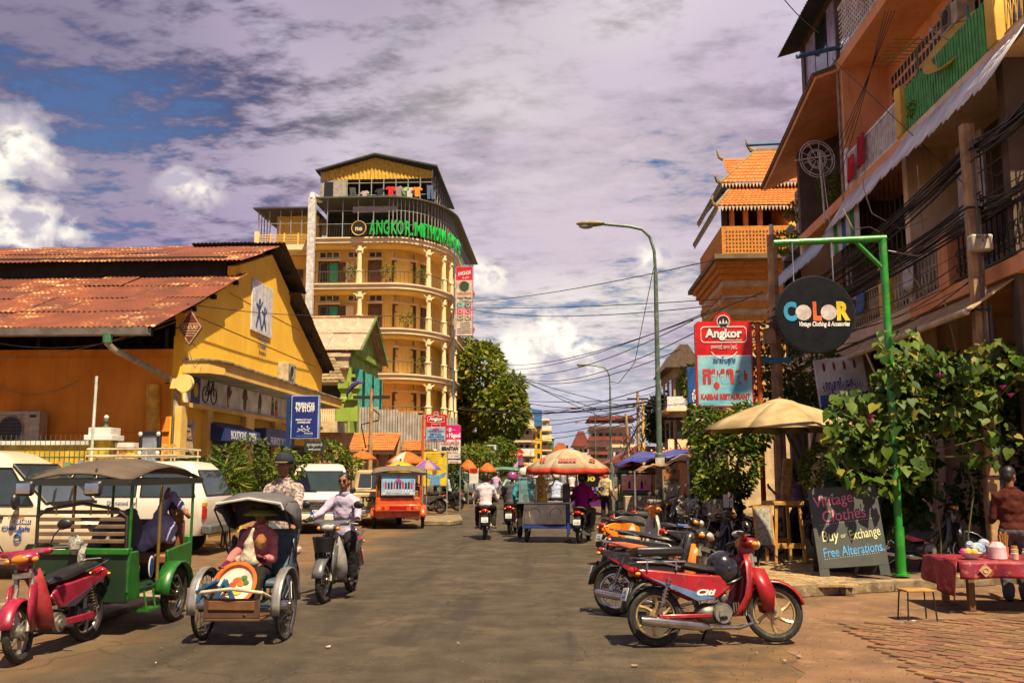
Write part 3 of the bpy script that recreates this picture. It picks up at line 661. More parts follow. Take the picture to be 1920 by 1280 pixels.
lf_tree = leafmat('tree_leaf', (.06,.105,.012), (.18,.21,.022), (.30,.24,.03)); lf_dark = leafmat('dark_leaf', (.015,.04,.008), (.05,.09,.014)); lf_bush = leafmat('bush_leaf', (.035,.08,.010), (.13,.18,.016), (.28,.27,.03))
bark = mat('bark', (.12,.08,.05), .9, scale=6, bump=.8)
def plant(name, label, cat, loc, blobs, n, size, m, trunk=None, group=None, aspect=.5, pot=None, crown='crown'):
    t = thing(name, label, cat, loc, 0, group)
    leaves(n, blob_sample(blobs), size, aspect).build(crown, m, t, ang=0, fix=False)
    if trunk:
        tb = MB()
        for pts, r in trunk: tb.tube(pts, r, 8)
        tb.build('trunk', bark, t)
    if pot: MB().lathe([(0,0),(pot*.75,0),(pot,pot*1.5),(pot*1.05,pot*1.5),(pot*.9,pot*1.4),(0,pot*1.4)], n=12).build('pot', mat('clay_pot',(.3,.12,.06)), t)
    return t
HY = 70.0
hx = lambda u, v=450, Y=HY: at(u, v, Y).x
hz = lambda v, Y=HY: at(640, v, Y).z
XL, XC, RX, RY = hx(583), hx(728), 4.5, 7.0
hot_loc = Vector((hx(700), HY, 0))
hotel = thing('hotel', 'six storey yellow guesthouse with curved corner balconies and a gabled rooftop', 'building', hot_loc)
def W(loc=hot_loc): m = MB(); m.T = Matrix.Translation(-Vector(loc)); return m
def hpath(off, back=24., n=22, xl=None):
    pts = [((XL if xl is None else xl), HY+off), (XC, HY+off)]
    for i in range(1, n+1):
        t = PI/2*i/n; pts.append((XC+(RX-off)*math.sin(t), HY+RY-(RY-off)*math.cos(t)))
    pts.append((XC+RX-off, HY+back)); return pts
def proj_u(x, y, z=10.):
    F_ = y*math.cos(YAW)-x*math.sin(YAW); dz = z-CAMZ
    dep = F_*math.cos(PITCH)+dz*math.sin(PITCH); return 960+FPX*(x*math.cos(YAW)+y*math.sin(YAW))/dep
def proj_v(x, y, z):
    F_ = y*math.cos(YAW)-x*math.sin(YAW); dz = z-CAMZ
    return 640-FPX*(dz*math.cos(PITCH)-F_*math.sin(PITCH))/(F_*math.cos(PITCH)+dz*math.sin(PITCH))
def dens(pts, step=.12):
    out = []
    for a, b in zip(pts, pts[1:]):
        L = math.dist(a, b); k = max(1, int(L/step))
        for i in range(k): out.append((a[0]+(b[0]-a[0])*i/k, a[1]+(b[1]-a[1])*i/k))
    out.append(pts[-1]); return out
def on_path(off, u, z=10.):
    P = dens(hpath(off), .08); best = min(range(len(P)-1), key=lambda i: abs(proj_u(P[i][0], P[i][1], z)-u)+(50 if i > len(P)*.8 else 0))
    a, b = P[max(0, best-1)], P[best+1]; return P[best], math.atan2(b[1]-a[1], b[0]-a[0])
ylw = mat('hotel_yellow', (.82,.54,.14), .85, scale=.5, col2=(.72,.44,.09), streak=.22)
crm = mat('hotel_cream', (.82,.64,.38), .8, scale=.8, col2=(.70,.52,.28), streak=.15)
brw = mat('brown_timber', (.115,.042,.014), .55, scale=4)
ggl = mat('green_glass', (.02,.30,.13), .15, var=.1); dgl = glassmat('dark_window')
stl = mat('steel_bar', (.40,.38,.35), .4, metal=.4); irn = mat('balcony_iron', (.10,.06,.035), .5)
levels = [hz(v) for v in (790, 705, 620, 536, 450)]
def poly_prism(pts, z0, z1, name, m, parent): return W().prism(pts, z0, z1, 'z').build(name, m, parent, ang=30)
for k, z in enumerate(levels):
    for (o_, za, zb, mm) in ((.0, -.22, .10, crm), (-.12, .10, .20, crm), (.12, -.42, -.22, ylw)):
        poly_prism(hpath(o_)+[(XL, HY+24)], z+za, z+zb, 'floor_slab', mm, hotel)
poly_prism(hpath(1.7)+[(XL, HY+24)], 0, levels[-1]-.42, 'wall', ylw, hotel)
cols = [(673, .22), (803, .22), (832, .22), (845, .22), (851.5, .22)]
for k in range(len(levels)-1):
    z0, z1 = levels[k]+.2, levels[k+1]-.42
    for u, o_ in cols:
        (x, y), a = on_path(o_, u, (z0+z1)/2)
        c = W().lathe([(.26,0),(.26,.95),(.30,.98),(.30,1.06),(.19,1.1),(.16,z1-z0-.5),(.25,z1-z0-.42),(.25,z1-z0-.34),(.2,z1-z0-.3),(.2,z1-z0)], (x, y, z0), 10)
        c.build('column', crm, hotel)
        for sgn in (-1, 1):
            d = Vector((math.cos(a), math.sin(a), 0))*sgn; p = Vector((x, y, z1)); pts = [p+d*.15+Vector((0,0,-.55)), p+d*.2+Vector((0,0,-.2)), p+d*.5+Vector((0,0,-.02))]
            W().tube([p+d*.18-Vector((0,0,.6)), p+d*.26-Vector((0,0,.25)), p+d*.62-Vector((0,0,.04))], .085, 6).build('bracket', crm, hotel)
    if k >= 0:
        P = dens(hpath(.12), .19); rb = W()
        for (x, y) in P[:150]: rb.bx(x-.012, x+.012, y-.012, y+.012, z0, z0+.92)
        rb.tube([(x, y, z0+.95) for x, y in hpath(.12)], .035, 6); rb.tube([(x, y, z0+.1) for x, y in hpath(.12)], .02, 5)
        rb.build('railing', irn, hotel)
# windows and doors on the wall behind the balconies
def hwin(k, u0, u1, za, zb, style, off=1.7):
    z0 = levels[k]+.2; (p, a), (q, b) = on_path(off, u0, z0+1.5), on_path(off, u1, z0+1.5)
    w = math.dist(p, q); ang_ = math.atan2(q[1]-p[1], q[0]-p[0]); T = Matrix.Translation(-hot_loc) @ Matrix.Translation((p[0], p[1], z0)) @ Matrix.Rotation(ang_, 4, 'Z')
    f = MB(); f.T = T; fw_ = .09
    for x0, x1, c0, c1 in ((-fw_,0,za-fw_,zb+fw_),(w,w+fw_,za-fw_,zb+fw_),(0,w,zb,zb+fw_),(0,w,za-fw_,za)): f.bx(x0,x1,-.12,.05,c0,c1)
    fo = f.build('window_frame', crm if style in ('transom',) else brw, hotel, ang=0)
    n = {'transom': max(2, round(w/.5)), 'brown': 4, 'green': 2, 'door': 1}[style]
    for i in range(n):
        x0, x1 = w*i/n, w*(i+1)/n; g = MB(); g.T = T; g.bx(x0+.04, x1-.04, -.03, .0, za+.04, zb-.04)
        mm = dgl if style == 'transom' else (ggl if style == 'green' and i == 1 else (dgl if style in ('brown','green') else brw)); g.build('pane', mm, fo, ang=0)
        if i: g = MB(); g.T = T; g.bx(x0-.04, x0+.04, -.1, .02, za, zb); g.build('mullion', brw if style != 'transom' else crm, fo, ang=0)
    if style == 'brown':
        g = MB(); g.T = T; g.bx(0, w, -.11, .03, zb-.55, zb-.5); g.build('mullion', brw, fo, ang=0)
        for i in (0,): g = MB(); g.T = T; g.bx(0, w, -.05, .0, zb-.5, zb); g.build('panel', brw, fo, ang=0)
    if style == 'green':
        for i in range(2): g = MB(); g.T = T; g.box((w+.38+i*.62, -.18-.1*i, (za+zb)/2), (.6,.05,zb-za), (0,0,R(-18 if i == 0 else 8))); g.build('shutter', brw if i == 0 else crm, fo, bevel=.02)
    if style == 'door':
        for c0, c1 in ((.15,.9),(1.05,zb-.15)): g = MB(); g.T = T; g.bx(.12, w-.12, -.05, -.03, c0, c1); g.build('panel', mat('door_panel',(.16,.06,.02),.5), fo, ang=0)
    if style != 'transom': g = MB(); g.T = T; g.bx(-.25, w+.25, -.28, .0, zb+.14, zb+.26); g.build('hood', crm, fo, ang=0)
for k in range(4):
    hwin(k, 600, 634, .35, 2.0, 'green'); hwin(k, 692, 713, .0, 2.05, 'door'); hwin(k, 738, 777, .3, 2.05, 'brown')
    for u0, u1 in ((600,636),(653,674),(692,716),(738,776)): hwin(k, u0, u1, 2.42, 2.85, 'transom')
    hwin(k, 790, 797, .1, 2.05, 'door')
# glazed top storey: steel grid
zt0, zt1 = levels[-1]+.2, hz(373)
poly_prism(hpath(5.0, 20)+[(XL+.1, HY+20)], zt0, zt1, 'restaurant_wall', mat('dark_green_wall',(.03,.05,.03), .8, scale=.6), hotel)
poly_prism(hpath(-.35)+[(XL, HY+24)], zt1, zt1+.10, 'restaurant_roof', mat('zinc_roof',(.10,.10,.09), .6), hotel)
g = W(); P = dens(hpath(.15), 1.02)
for (x, y) in P: g.bx(x-.035, x+.035, y-.035, y+.035, zt0, zt1)
for f_ in (.36, .70): g.tube([(x, y, zt0+(zt1-zt0)*f_) for x, y in hpath(.15)], .03, 4)
g.build('glazing_grid', stl, hotel, ang=0)
rb = W()
for (x, y) in dens(hpath(.25), .19)[:150]: rb.bx(x-.012, x+.012, y-.012, y+.012, zt0, zt0+.95)
rb.tube([(x, y, zt0+.97) for x, y in hpath(.25)], .03, 5).build('railing', irn, hotel)
for i, u in enumerate((612, 650, 690, 735, 780)):
    (x, y), a = on_path(4.2, u); W().bx(x-.6, x+.6, y, y+.6, zt0, zt0+.75+.1*(i%2)).build('table', mat('dim_table',(.16,.13,.09)), hotel, ang=0)
W().bx(hx(657), hx(742), HY+.6, HY+.65, zt1-.95, zt1-.45).build('cloth', mat('faded_banner',(.55,.45,.42)), hotel, ang=0)
# rooftop pavilion
px0, px1, pxm = at(601, 340, 72).x, at(812, 340, 72).x, at(704, 340, 72).x
pz0, pze, pzr = zt1+.1, at(601, 322, 72).z, at(704, 293, 72).z
pyb = 84
pgm = mat('yellow_sheet', (.70,.42,.04), .6)
rows = [[(px0+(px1-px0)*i/120, 72-.03*(1 if (i//2) % 2 else -1), at(700,336,72).z) for i in range(121)], [(px0+(px1-px0)*i/120, 72-.03*(1 if (i//2) % 2 else -1), pze+(pzr-pze)*(1-abs(i-58)/62 if i >= 58 else i/58)-.12) for i in range(121)]]
W().grid(rows).build('gable_sheet', pgm, hotel, ang=20)
zr_ = mat('dark_zinc', (.05,.05,.045), .6)
for (xa, za, xb, zb) in ((px0-.3, pze-.1, pxm, pzr), (pxm, pzr, px1+.35, pze+.12)):
    W().slab([(xa, 71.5, za), (xb, 71.5, zb), (xb, pyb, zb), (xa, pyb, za)], .12).build('roof', zr_, hotel, ang=0)
g = W()
for u in np.linspace(651, 811, 8): x = at(u, 350, 72).x; g.bx(x-.04, x+.04, 71.95, 72.05, pz0, at(700,336,72).z)
for z in (pz0+.75, pz0+1.75): g.bx(at(651,350,72).x, px1, 71.96, 72.04, z, z+.06)
g.bx(px0, px0+.1, 71.95, 72.1, pz0, pze).bx(px1-.1, px1, 71.95, 72.1, pz0, pze)
for y in np.linspace(72, pyb, 9): g.bx(px1-.08, px1, y-.04, y+.04, pz0, pze)
for z in (pz0+.75, pz0+1.75): g.bx(px1-.06, px1-.01, 72, pyb, z, z+.06)
g.build('window_grid', stl, hotel, ang=0)
W().bx(px0, at(650,350,72).x, 72, 72.08, pz0, at(700,336,72).z).build('side_sheet', mat('grey_sheet',(.38,.33,.28), .6), hotel, ang=0)
W().bx(at(609,350,72).x, at(625,350,72).x, 71.9, 72.0, pz0, at(617,342,72).z).build('doorway', blackp, hotel, ang=0)
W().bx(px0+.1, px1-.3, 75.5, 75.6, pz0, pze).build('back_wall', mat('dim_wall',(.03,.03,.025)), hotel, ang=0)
# left wing
wx0, wx1 = at(481, 440, 71.5).x, XL-.35
WM = lambda: W()
for k, z in enumerate(levels[2:]):
    W().bx(wx0, wx1, 71.5, 86, z-.35, z+.1).build('wing_slab', crm, hotel, ang=0)
    r_ = W()
    for j in range(6): r_.bx(wx0, wx1, 71.55, 71.6, z+.22+j*.13, z+.26+j*.13)
    for x in np.linspace(wx0, wx1, 5): r_.bx(x-.05, x+.05, 71.53, 71.63, z+.1, z+1.02)
    r_.build('wing_railing', ylw, hotel, ang=0)
    W().bx(wx0-.15, wx0+.2, 71.45, 71.8, z+.1, z+1.15).build('wing_post', crm, hotel, ang=0)
    W().bx(wx0+1., wx1, 73.5, 73.6, z+.1, z+3.2).build('wing_wall', ylw, hotel, ang=0)
    if k < 2:
        W().bx(wx0+2.2, wx0+3.3, 73.4, 73.5, z+.1, z+2.1).build('wing_door', brw, hotel, ang=0); W().bx(wx1-.35, wx1, 71.5, 71.8, z+.1, z+3.3).build('wing_column', crm, hotel, ang=0)
g = W()
for x in np.linspace(wx0+.1, wx1, 6): g.bx(x-.035, x+.035, 71.6, 71.67, levels[-1]+.1, zt1-.35)
for z in (levels[-1]+1.8,): g.bx(wx0+.1, wx1, 71.61, 71.66, z, z+.05)
for y in np.linspace(71.6, 74.5, 5): g.bx(wx0+.07, wx0+.14, y-.03, y+.03, levels[-1]+.1, zt1-.35)
g.build('wing_grid', stl, hotel, ang=0)
W().bx(wx0-.25, wx1+.2, 71.2, 80, zt1-.35, zt1-.23).build('wing_roof', zr_, hotel, ang=0)
W().bx(wx0+.8, wx1, 74.4, 74.5, levels[-1]+.1, zt1-.4).build('wing_back', mat('ochre_wall',(.5,.28,.06)), hotel, ang=0)
W().bx(at(577,450,69.5).x, at(590,450,69.5).x, 69.3, 69.75, at(580,640,69.5).z, at(580,372,69.5).z).tube([(at(583,450,69.5).x, 69.5, at(580,372,69.5).z),(at(583,450,69.5).x, 69.5, at(580,366,69.5).z),(at(592,450,69.5).x, 70.6, at(580,368,69.5).z)], .26, 8).build('service_duct', mat('duct_white',(.66,.64,.62), .5), hotel, bevel=.03)
# shop front at street level
W().bx(hx(690), hx(800), 69.2, 69.4, hz(802), hz(776)).build('shop_sign', mat('shop_green',(.012,.14,.075), .5), hotel, ang=0)
text("ហាង  អង្គរមិថុនា", .5, wl_, hotel, Vector((hx(758), 69.18, hz(784)))-hot_loc, width=3.0, bold=.01); text("ភោជនីយដ្ឋាន", .3, wl_, hotel, Vector((hx(765), 69.18, hz(795)))-hot_loc, width=1.9)
W().bx(hx(690), hx(800), 69.0, 71, hz(776), hz(772)).build('shop_canopy', mat('orange_canopy',(.6,.22,.03)), hotel, ang=0)
# green letters standing along the top railing
lm = mat('letter_green', (.01,.42,.05), .4, var=.08)
sgn = thing('rooftop_lettering', 'big green capital letters with a round badge along the hotel railing', 'sign', (hx(700), HY-.2, levels[-1]+.1))
SL = sgn.location
us = []
body = "ANGKOR.MITHONA GH & REST"
P = dens(hpath(-.25), .05); cum = [0]
for a, b in zip(P, P[1:]): cum.append(cum[-1]+math.dist(a, b))
s0 = next(c for p, c in zip(P, cum) if proj_u(p[0], p[1], 20) > 690)
wid = {'M':.86,'.':.28,' ':.36,'I':.32,'&':.7}
s_ = s0
for ch in body:
    w = wid.get(ch, .62)*.88
    if ch != ' ':
        i = next((i for i, c in enumerate(cum) if c >= s_+w/2), len(cum)-2); x, y = P[i]; a = math.atan2(P[i+1][1]-P[i-1][1], P[i+1][0]-P[i-1][0])
        o = text(ch, 1.55, lm, sgn, Vector((x, y, levels[-1]+.85))-SL, (PI/2, 0, a), width=w*(.86 if ch != '.' else .6), bold=.022, extrude=.06, name='letter')
    s_ += w
(x, y), a = on_path(-.2, 673, 20)
c = Vector((x, y-.1, levels[-1]+.85))-SL
MB().cyl(c, c+Vector((0,.1,0)), .62, None, 24).build('badge', blackp, sgn); MB().torus(c, .56, .04, 'y', 24, 5).build('badge_ring', goldp, sgn); text("កខ", .4, mat('cream_badge',(.75,.6,.3)), sgn, c+Vector((0,-.02,-.06)), width=.55, bold=.02)
# clothes drying on the roof
def tee(u, v, k, col, nm, label, long=False, Y=71.8, pants=False):
    p = at(u, v, Y); m = mat('cloth_'+nm, col, .9, scale=6, bump=.3)
    poly = [(-.2,-.7),(.2,-.7),(.21,-.15),(.36,-.22) if not long else (.38,-.6),(.46,-.08) if not long else (.5,-.55),(.2,.12),(.08,.08),(-.08,.08),(-.2,.12),(-.46,-.08),(-.36,-.22),(-.21,-.15)]
    if pants: poly = [(-.24,.1),(.24,.1),(.26,-.95),(.05,-.95),(0,-.2),(-.05,-.95),(-.26,-.95)]
    o = MB().prism([(a*k, b*k) for a, b in poly], -.03, .03, 'y').build('hanging_garment', m, None, ang=0, bevel=.01); o.location = p; o.rotation_euler = (random.uniform(-.05,.05), random.uniform(-.12,.12), random.uniform(-.4,.4))
    return tag(o, label, 'clothing', 'clothes drying on the hotel roof')
tee(733,352,1.,(.65,.02,.02),'red','red shirt hanging in the rooftop window grid'); tee(747,352,1.1,(.42,.30,.26),'pat','patterned beige shirt hanging beside the green one',True); tee(757,353,1.,(.02,.35,.08),'grn','green shirt hanging in the rooftop window grid')
tee(768,354,1.1,(.55,.48,.46),'wht','off-white long shirt hanging beside the orange one',True); tee(782,353,1.,(.8,.28,.02),'org','orange shirt hanging in the rooftop window grid'); tee(806,350,1.1,(.07,.12,.22),'jns','blue trousers hanging at the end of the rooftop line',pants=True)
tee(661,354,1.,(.06,.07,.07),'dk','dark trousers hanging nearest the rooftop doorway',pants=True); tee(684,360,.9,(.55,.45,.4),'sm','small pale garment hanging low on the rooftop line'); tee(712,356,1.,(.03,.04,.06),'nv','navy shirt hanging left of the red one')
# balcony plants
for i, (u, k, lab) in enumerate(((728,3,'potted palm on the hotel balcony right under the big letters'),(658,3,'leafy potted plant on the hotel balcony under the round badge'),(762,2,'bushy potted plant on the hotel balcony two floors below the letters'),(790,3,'small potted shrub at the curved end of the top hotel balcony'),(795,1,'trailing plant on the curved balcony above the green shop sign'))):
    (x, y), a = on_path(.5, u, levels[k]+1); plant('balcony_plant', lab, 'plant', (x, y, levels[k]+.2), [(0,0,.95,.5,.4,.55),(.2,0,1.3,.3,.3,.3)], 90, .32, lf_bush, None, 'potted plants on the hotel balconies', .3, pot=.2)
# tall ANCHOR sign on the side of the hotel
ax0, ax1 = at(854, 560, 74).x, at(887, 560, 74).x; az = lambda v: at(870, v, 74).z
an = thing('vertical_signboard', 'tall narrow beer and guesthouse signboard on the side of the hotel', 'sign', ((ax0+ax1)/2, 74, az(630)))
AL = an.location; hw = (ax1-ax0)/2
def ab(v0, v1, x0, x1, m, name='sign_panel', pr=.0): return MB().bx(x0, x1, -.11-pr, .11, az(v1)-AL.z, az(v0)-AL.z).build(name, m, an, ang=0)
ab(500, 630, -hw, hw, mat('sign_pink_frame',(.5,.2,.25)), 'sign_frame'); sw = hw-.06
ab(501.5, 526, -sw, sw, mat('sign_red',(.62,.015,.03), .4), pr=.01); ab(526, 629, -sw, sw, mat('sign_cream2',(.62,.50,.42), .5), pr=.01)
text("ANCHOR", .4, wl_, an, (0,-.135,az(513)-AL.z), (PI/2-.0, -.16, 0), width=1.1, bold=.012, shear=.15); text("Smooth", .26, wl_, an, (.1,-.135,az(521)-AL.z), (PI/2,-.16,0), width=.55, shear=.3)
MB().cyl((0,-.13,az(537)-AL.z),(0,-.12,az(537)-AL.z),.36,None,20).build('emblem', mat('emblem_dark',(.02,.06,.02)), an); MB().torus((0,-.13,az(537)-AL.z),.40,.02,'y',24,4).build('emblem_ring', blackp, an)
text("អង្គរមិថុនា", .26, mat('orange_lettering',(.7,.16,.02)), an, (0,-.135,az(550.5)-AL.z), width=1.1, bold=.006); text("Angkor Mithona", .22, mat('green_lettering',(.01,.12,.05)), an, (0,-.135,az(559)-AL.z), width=1.15, bold=.008); text("GUEST HOUSE", .14, MATS['green_lettering'], an, (0,-.135,az(564)-AL.z), width=.8)
tiles = [(.03,.12,.10),(.05,.05,.05),(.3,.02,.05),(.35,.03,.08),(.08,.09,.05),(.1,.07,.04)]
for i in range(6):
    r_, c_ = divmod(i, 2); v0 = 567+r_*12; x0 = -sw+.06+c_*(sw-.03)
    q = ab(v0, v0+11, x0, x0+sw-.1, mat('photo%d'%i, tiles[i], .3, scale=5, col2=tuple(min(1,c*4+.08) for c in tiles[i])), 'photo_print', .015)
    MB().torus((x0+(sw-.1)/2,-.13,az(v0+5.5)-AL.z),.15,.035,'y',16,5).build('photo_print', mat('photo_pale',(.5,.42,.4)), an)
for i in range(6): ab(605.5+i*3.6, 606.8+i*3.6, -sw*(.5 if i < 3 else .85), sw*(.75 if i < 3 else .85), blackp, 'fine_print', .013)
MB().cyl((-hw-.1,0,-6),(-hw-.1,0,az(500)-AL.z+2.),.05).build('support_pole', mat('blue_pole',(.05,.15,.25)), an)
for z in (0, 2.2): MB().cyl((-hw-.1,0,z),(-hw-.6,1.,z-.8),.03).build('stay', mat('red_stay',(.4,.05,.03)), an)
# ================================================================ GREEN HOUSE beside the warehouse
GY = 44.0
lime = mat('lime_plaster', (.30,.42,.05), .8, scale=1., streak=.25); turq = mat('turquoise_shutter', (.06,.32,.30), .6, scale=6)
pinkz = mat('pink_corrugated', (.56,.34,.24), .65, scale=1.2, streak=.0, wear=(.28,.13,.04), wearamt=.6)
grx = at(690, 600, 48).x
gh = thing('lime_house', 'lime green house with a pink corrugated roof between warehouse and hotel', 'house', (grx, GY, 0)); GL = Vector(gh.location)
def G(): return W(GL)
rz, ezz = at(690,596,48).z, at(680,656,44.6).z
sheet_roof((.4, ezz), (4.1, rz), 2, -4.1, .45, gh, pinkz, w=.9)
sheet_roof((7.8, ezz), (4.1, rz), 2, -1.5, .45, gh, pinkz, w=.95)
G().cyl((grx-4.2,48.1,rz+.06),(grx+.45,48.1,rz+.06),.09).build('ridge', mat('ridge_tile',(.5,.32,.12)), gh)
G().prism([(44.8,0),(51.4,0),(51.4,ezz),(48.1,rz-.1),(44.8,ezz)], grx-.3, grx-.1, 'x').build('side_wall', lime, gh, ang=0)
G().bx(grx-6, grx-.3, 44.9, 45.1, 4.3, ezz).build('upper_wall', mat('pinkish_plaster',(.55,.38,.24), .85, streak=.3), gh, ang=0)
G().bx(grx-1.6, grx-.2, 44.6, 45.0, at(660,690,44.6).z, at(660,660,44.6).z).bx(grx-1.75, grx-.1, 44.5, 45.0, ezz-.35, ezz-.12).build('cornice_block', mat('cream_block',(.66,.50,.32), .8), gh, bevel=.03)
for (za, zb) in ((ezz-.15, ezz+.1), (ezz-1.3, ezz-1.15)): G().bx(grx-.1, grx+.08, 44.8, 51.4, za, zb).build('cornice', lime, gh, ang=0)
mb = G()
for y0, y1 in ((44.5,48.1),(51.7,48.1)): mb.beam((grx+.42,y0,ezz-.02),(grx+.42,y1,rz),.05,.22)
mb.build('bargeboard', mat('green_barge',(.12,.25,.05)), gh, ang=0)
for y in (46.0, 48.3, 50.4):
    w_o = G().bx(grx-.12, grx-.03, y-.5, y+.5, 4.6, 6.7).build('window_frame', lime, gh, ang=0)
    for s_ in (-1, 1): G().box((grx+.12, y+s_*.62, 5.65), (.04,.55,2.), (0,0,R(s_*35))).build('shutter', turq, gh, ang=0)
    G().bx(grx-.06, grx-.02, y-.42, y+.42, 4.7, 6.6).build('pane', dgl, w_o, ang=0)
# tiled lean-to, veranda with stout lime columns and balustrade
tile_o = mat('orange_roof_tile', (.55,.19,.035), .75, scale=3, bump=.2, col2=(.36,.10,.02), wear=(.25,.12,.05), wearamt=.4)
def tiled_slope(name, A, B, C_, D, m, parent, rows, waves, loc=(0,0,0), amp=.03, step=.03):
    """A-B lower edge, D-C upper edge; overlapping courses of rounded tiles as real relief"""
    A, B, C_, D = [Vector(p) for p in (A, B, C_, D)]; n = (B-A).cross(D-A).normalized(); n = n if n.z > 0 else -n
    mb = W(loc); k = waves*4
    for r_ in range(rows):
        rr = []
        for e, lift in ((r_/rows, step), ((r_+1.08)/rows, 0.)):
            l, rgt = A.lerp(D, e), B.lerp(C_, e); rr.append([l.lerp(rgt, j/k)+n*(lift+amp*abs(math.sin(PI*j/4))) for j in range(k+1)])
        lo = [p-n*step for p in rr[0]]; mb.grid([lo, rr[0]]); mb.grid(rr)
    return mb.build(name, m, parent, ang=50, fix=False)
ty = 42.6; tz0, tz1 = at(640,712,ty).z, at(620,665,44.6).z
tiled_slope('lean_to_roof', (grx-4,ty,tz0), (grx+.1,ty,tz0), (grx-1.0,44.8,tz1), (grx-4,44.8,tz1), mat('mossy_tile',(.30,.22,.10), .85, scale=2, col2=(.12,.09,.05)), gh, 8, 16, GL)
vz = at(640,790,42.8).z; v1 = at(640,716,42.8).z
for u in (645, 666):
    x = at(u,735,42.9).x; G().lathe([(.24,vz),(.24,v1-.75),(.18,v1-.7),(.18,v1-.5),(.3,v1-.35),(.34,v1-.3),(.34,v1)], (x,42.9,0), 4, a0=PI/4, a1=PI/4+2*PI).build('veranda_column', lime, gh, ang=0)
G().bx(grx-4.2, grx-.2, 42.6, 44.9, vz-.5, vz).bx(grx-4.2, grx-.2, 42.6, 44.9, v1+.0, v1+.2).build('veranda_floor', mat('cream_edge',(.6,.45,.25)), gh, ang=0)
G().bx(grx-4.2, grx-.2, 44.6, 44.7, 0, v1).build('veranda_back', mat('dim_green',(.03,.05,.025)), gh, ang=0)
for i in range(7): G().lathe([(.06,0),(.1,.15),(.05,.4),(.1,.62),(.06,.7)], (at(602+i*4.2,770,42.7).x,42.75,vz), 8).build('baluster', crm, gh)
G().bx(grx-3.2, at(628,770,42.7).x, 42.62, 42.85, vz+.7, vz+.82).build('balustrade_rail', crm, gh, ang=0)
G().bx(at(630,770,42.7).x, at(671,770,42.7).x, 42.62, 42.85, vz, vz+.9).bx(at(630,770,42.7).x, at(671,770,42.7).x, 42.58, 42.9, vz+.9, vz+1.0).build('parapet', lime, gh, ang=0)
G().bx(grx-4.5, grx+1.6, 43.2, 43.4, 0, vz-.5).build('ground_wall', mat('peach_wall',(.58,.36,.2), .85, streak=.3), gh, ang=0)
# umbrella scrap hung on the veranda
tag(MB().tube([at(650,740,42.4), at(662,722,42.3), at(672,716,42.2), at(682,717,42.2)], [.05,.13,.1,.02], 6).build('furled_parasol', mat('violet_cloth',(.10,.05,.35))), 'violet furled parasol leaning out of the lime veranda', 'parasol')
# corrugated fence and low tiled stall roofs in front
cf = thing('corrugated_fence', 'grey corrugated sheet fence above the low orange tiled roof', 'fence', (0,0,0))
me = sheet_mesh(.9, 1.5, 7, .02); me.materials.append(mat('grey_zinc',(.42,.38,.33), .6, scale=2, streak=.3))
for i in range(5):
    p = at(672+i*20, 822-i*0, 41.); o = link('sheet', me, None, cf); o.location = (at(672,800,41).x+i*.88, 41.-i*.05, at(700,818,41).z-.2-.12*i); o.rotation_euler = (PI/2, 0, 0)
def low_roof(name, label, uv, Y0, Y1, m, rows=7, waves=22):
    A, B = at(*uv[0], Y0), at(*uv[1], Y0); C_, D = at(*uv[2], Y1), at(*uv[3], Y1); loc = Vector(((A.x+B.x)/2, Y0, 0))
    t = thing(name, label, 'roof', loc); tiled_slope('tile_slope', A, B, C_, D, m, t, rows, waves, loc)
    W(loc).bx(A.x+.2, B.x-.2, Y1, Y1+.2, 0, D.z-.1).build('stall_wall', mat('peach_wall',(.58,.36,.2)), t, ang=0)
    mb = W(loc)
    for x in np.linspace(A.x+.15, B.x-.15, 4): mb.cyl((x,Y0+.1,0),(x,Y0+.1,A.z-.02),.05,None,6)
    mb.build('stall_post', brw, t); W(loc).beam(A-Vector((0,0,.08)), B-Vector((0,0,.08)),.06,.12).build('fascia', brw, t, ang=0); return t
low_roof('tiled_stall', 'low stall with an orange tiled roof behind the parked pickup', [(652,845),(738,845),(752,812),(664,812)], 37.5, 40, tile_o)
low_roof('tiled_stall', 'small stall with orange tiles beside the pink beer sign', [(752,845),(800,845),(792,826),(758,826)], 39.5, 41, tile_o, 5, 12)
mg = thing('market_awning', 'white corrugated awning sloping down behind the red beer sign', 'awning', (0,0,0))
me = sheet_mesh(.95, 3.4, 7, .02); me.materials.append(mat('white_zinc',(.66,.62,.58), .5, streak=.2))
for i in range(3):
    o = link('sheet', me, None, mg); p = at(752+i*24, 832+i*5, 43); o.location = (p.x, 43, p.z); o.rotation_euler = (R(20), R(8), 0)
for u in (750, 822): MB().bx(at(u-1.5,860,43).x, at(u+1.5,860,43).x, 43, 43.1, 0, at(u,832,43).z).build('awning_post', galv, mg, ang=0)
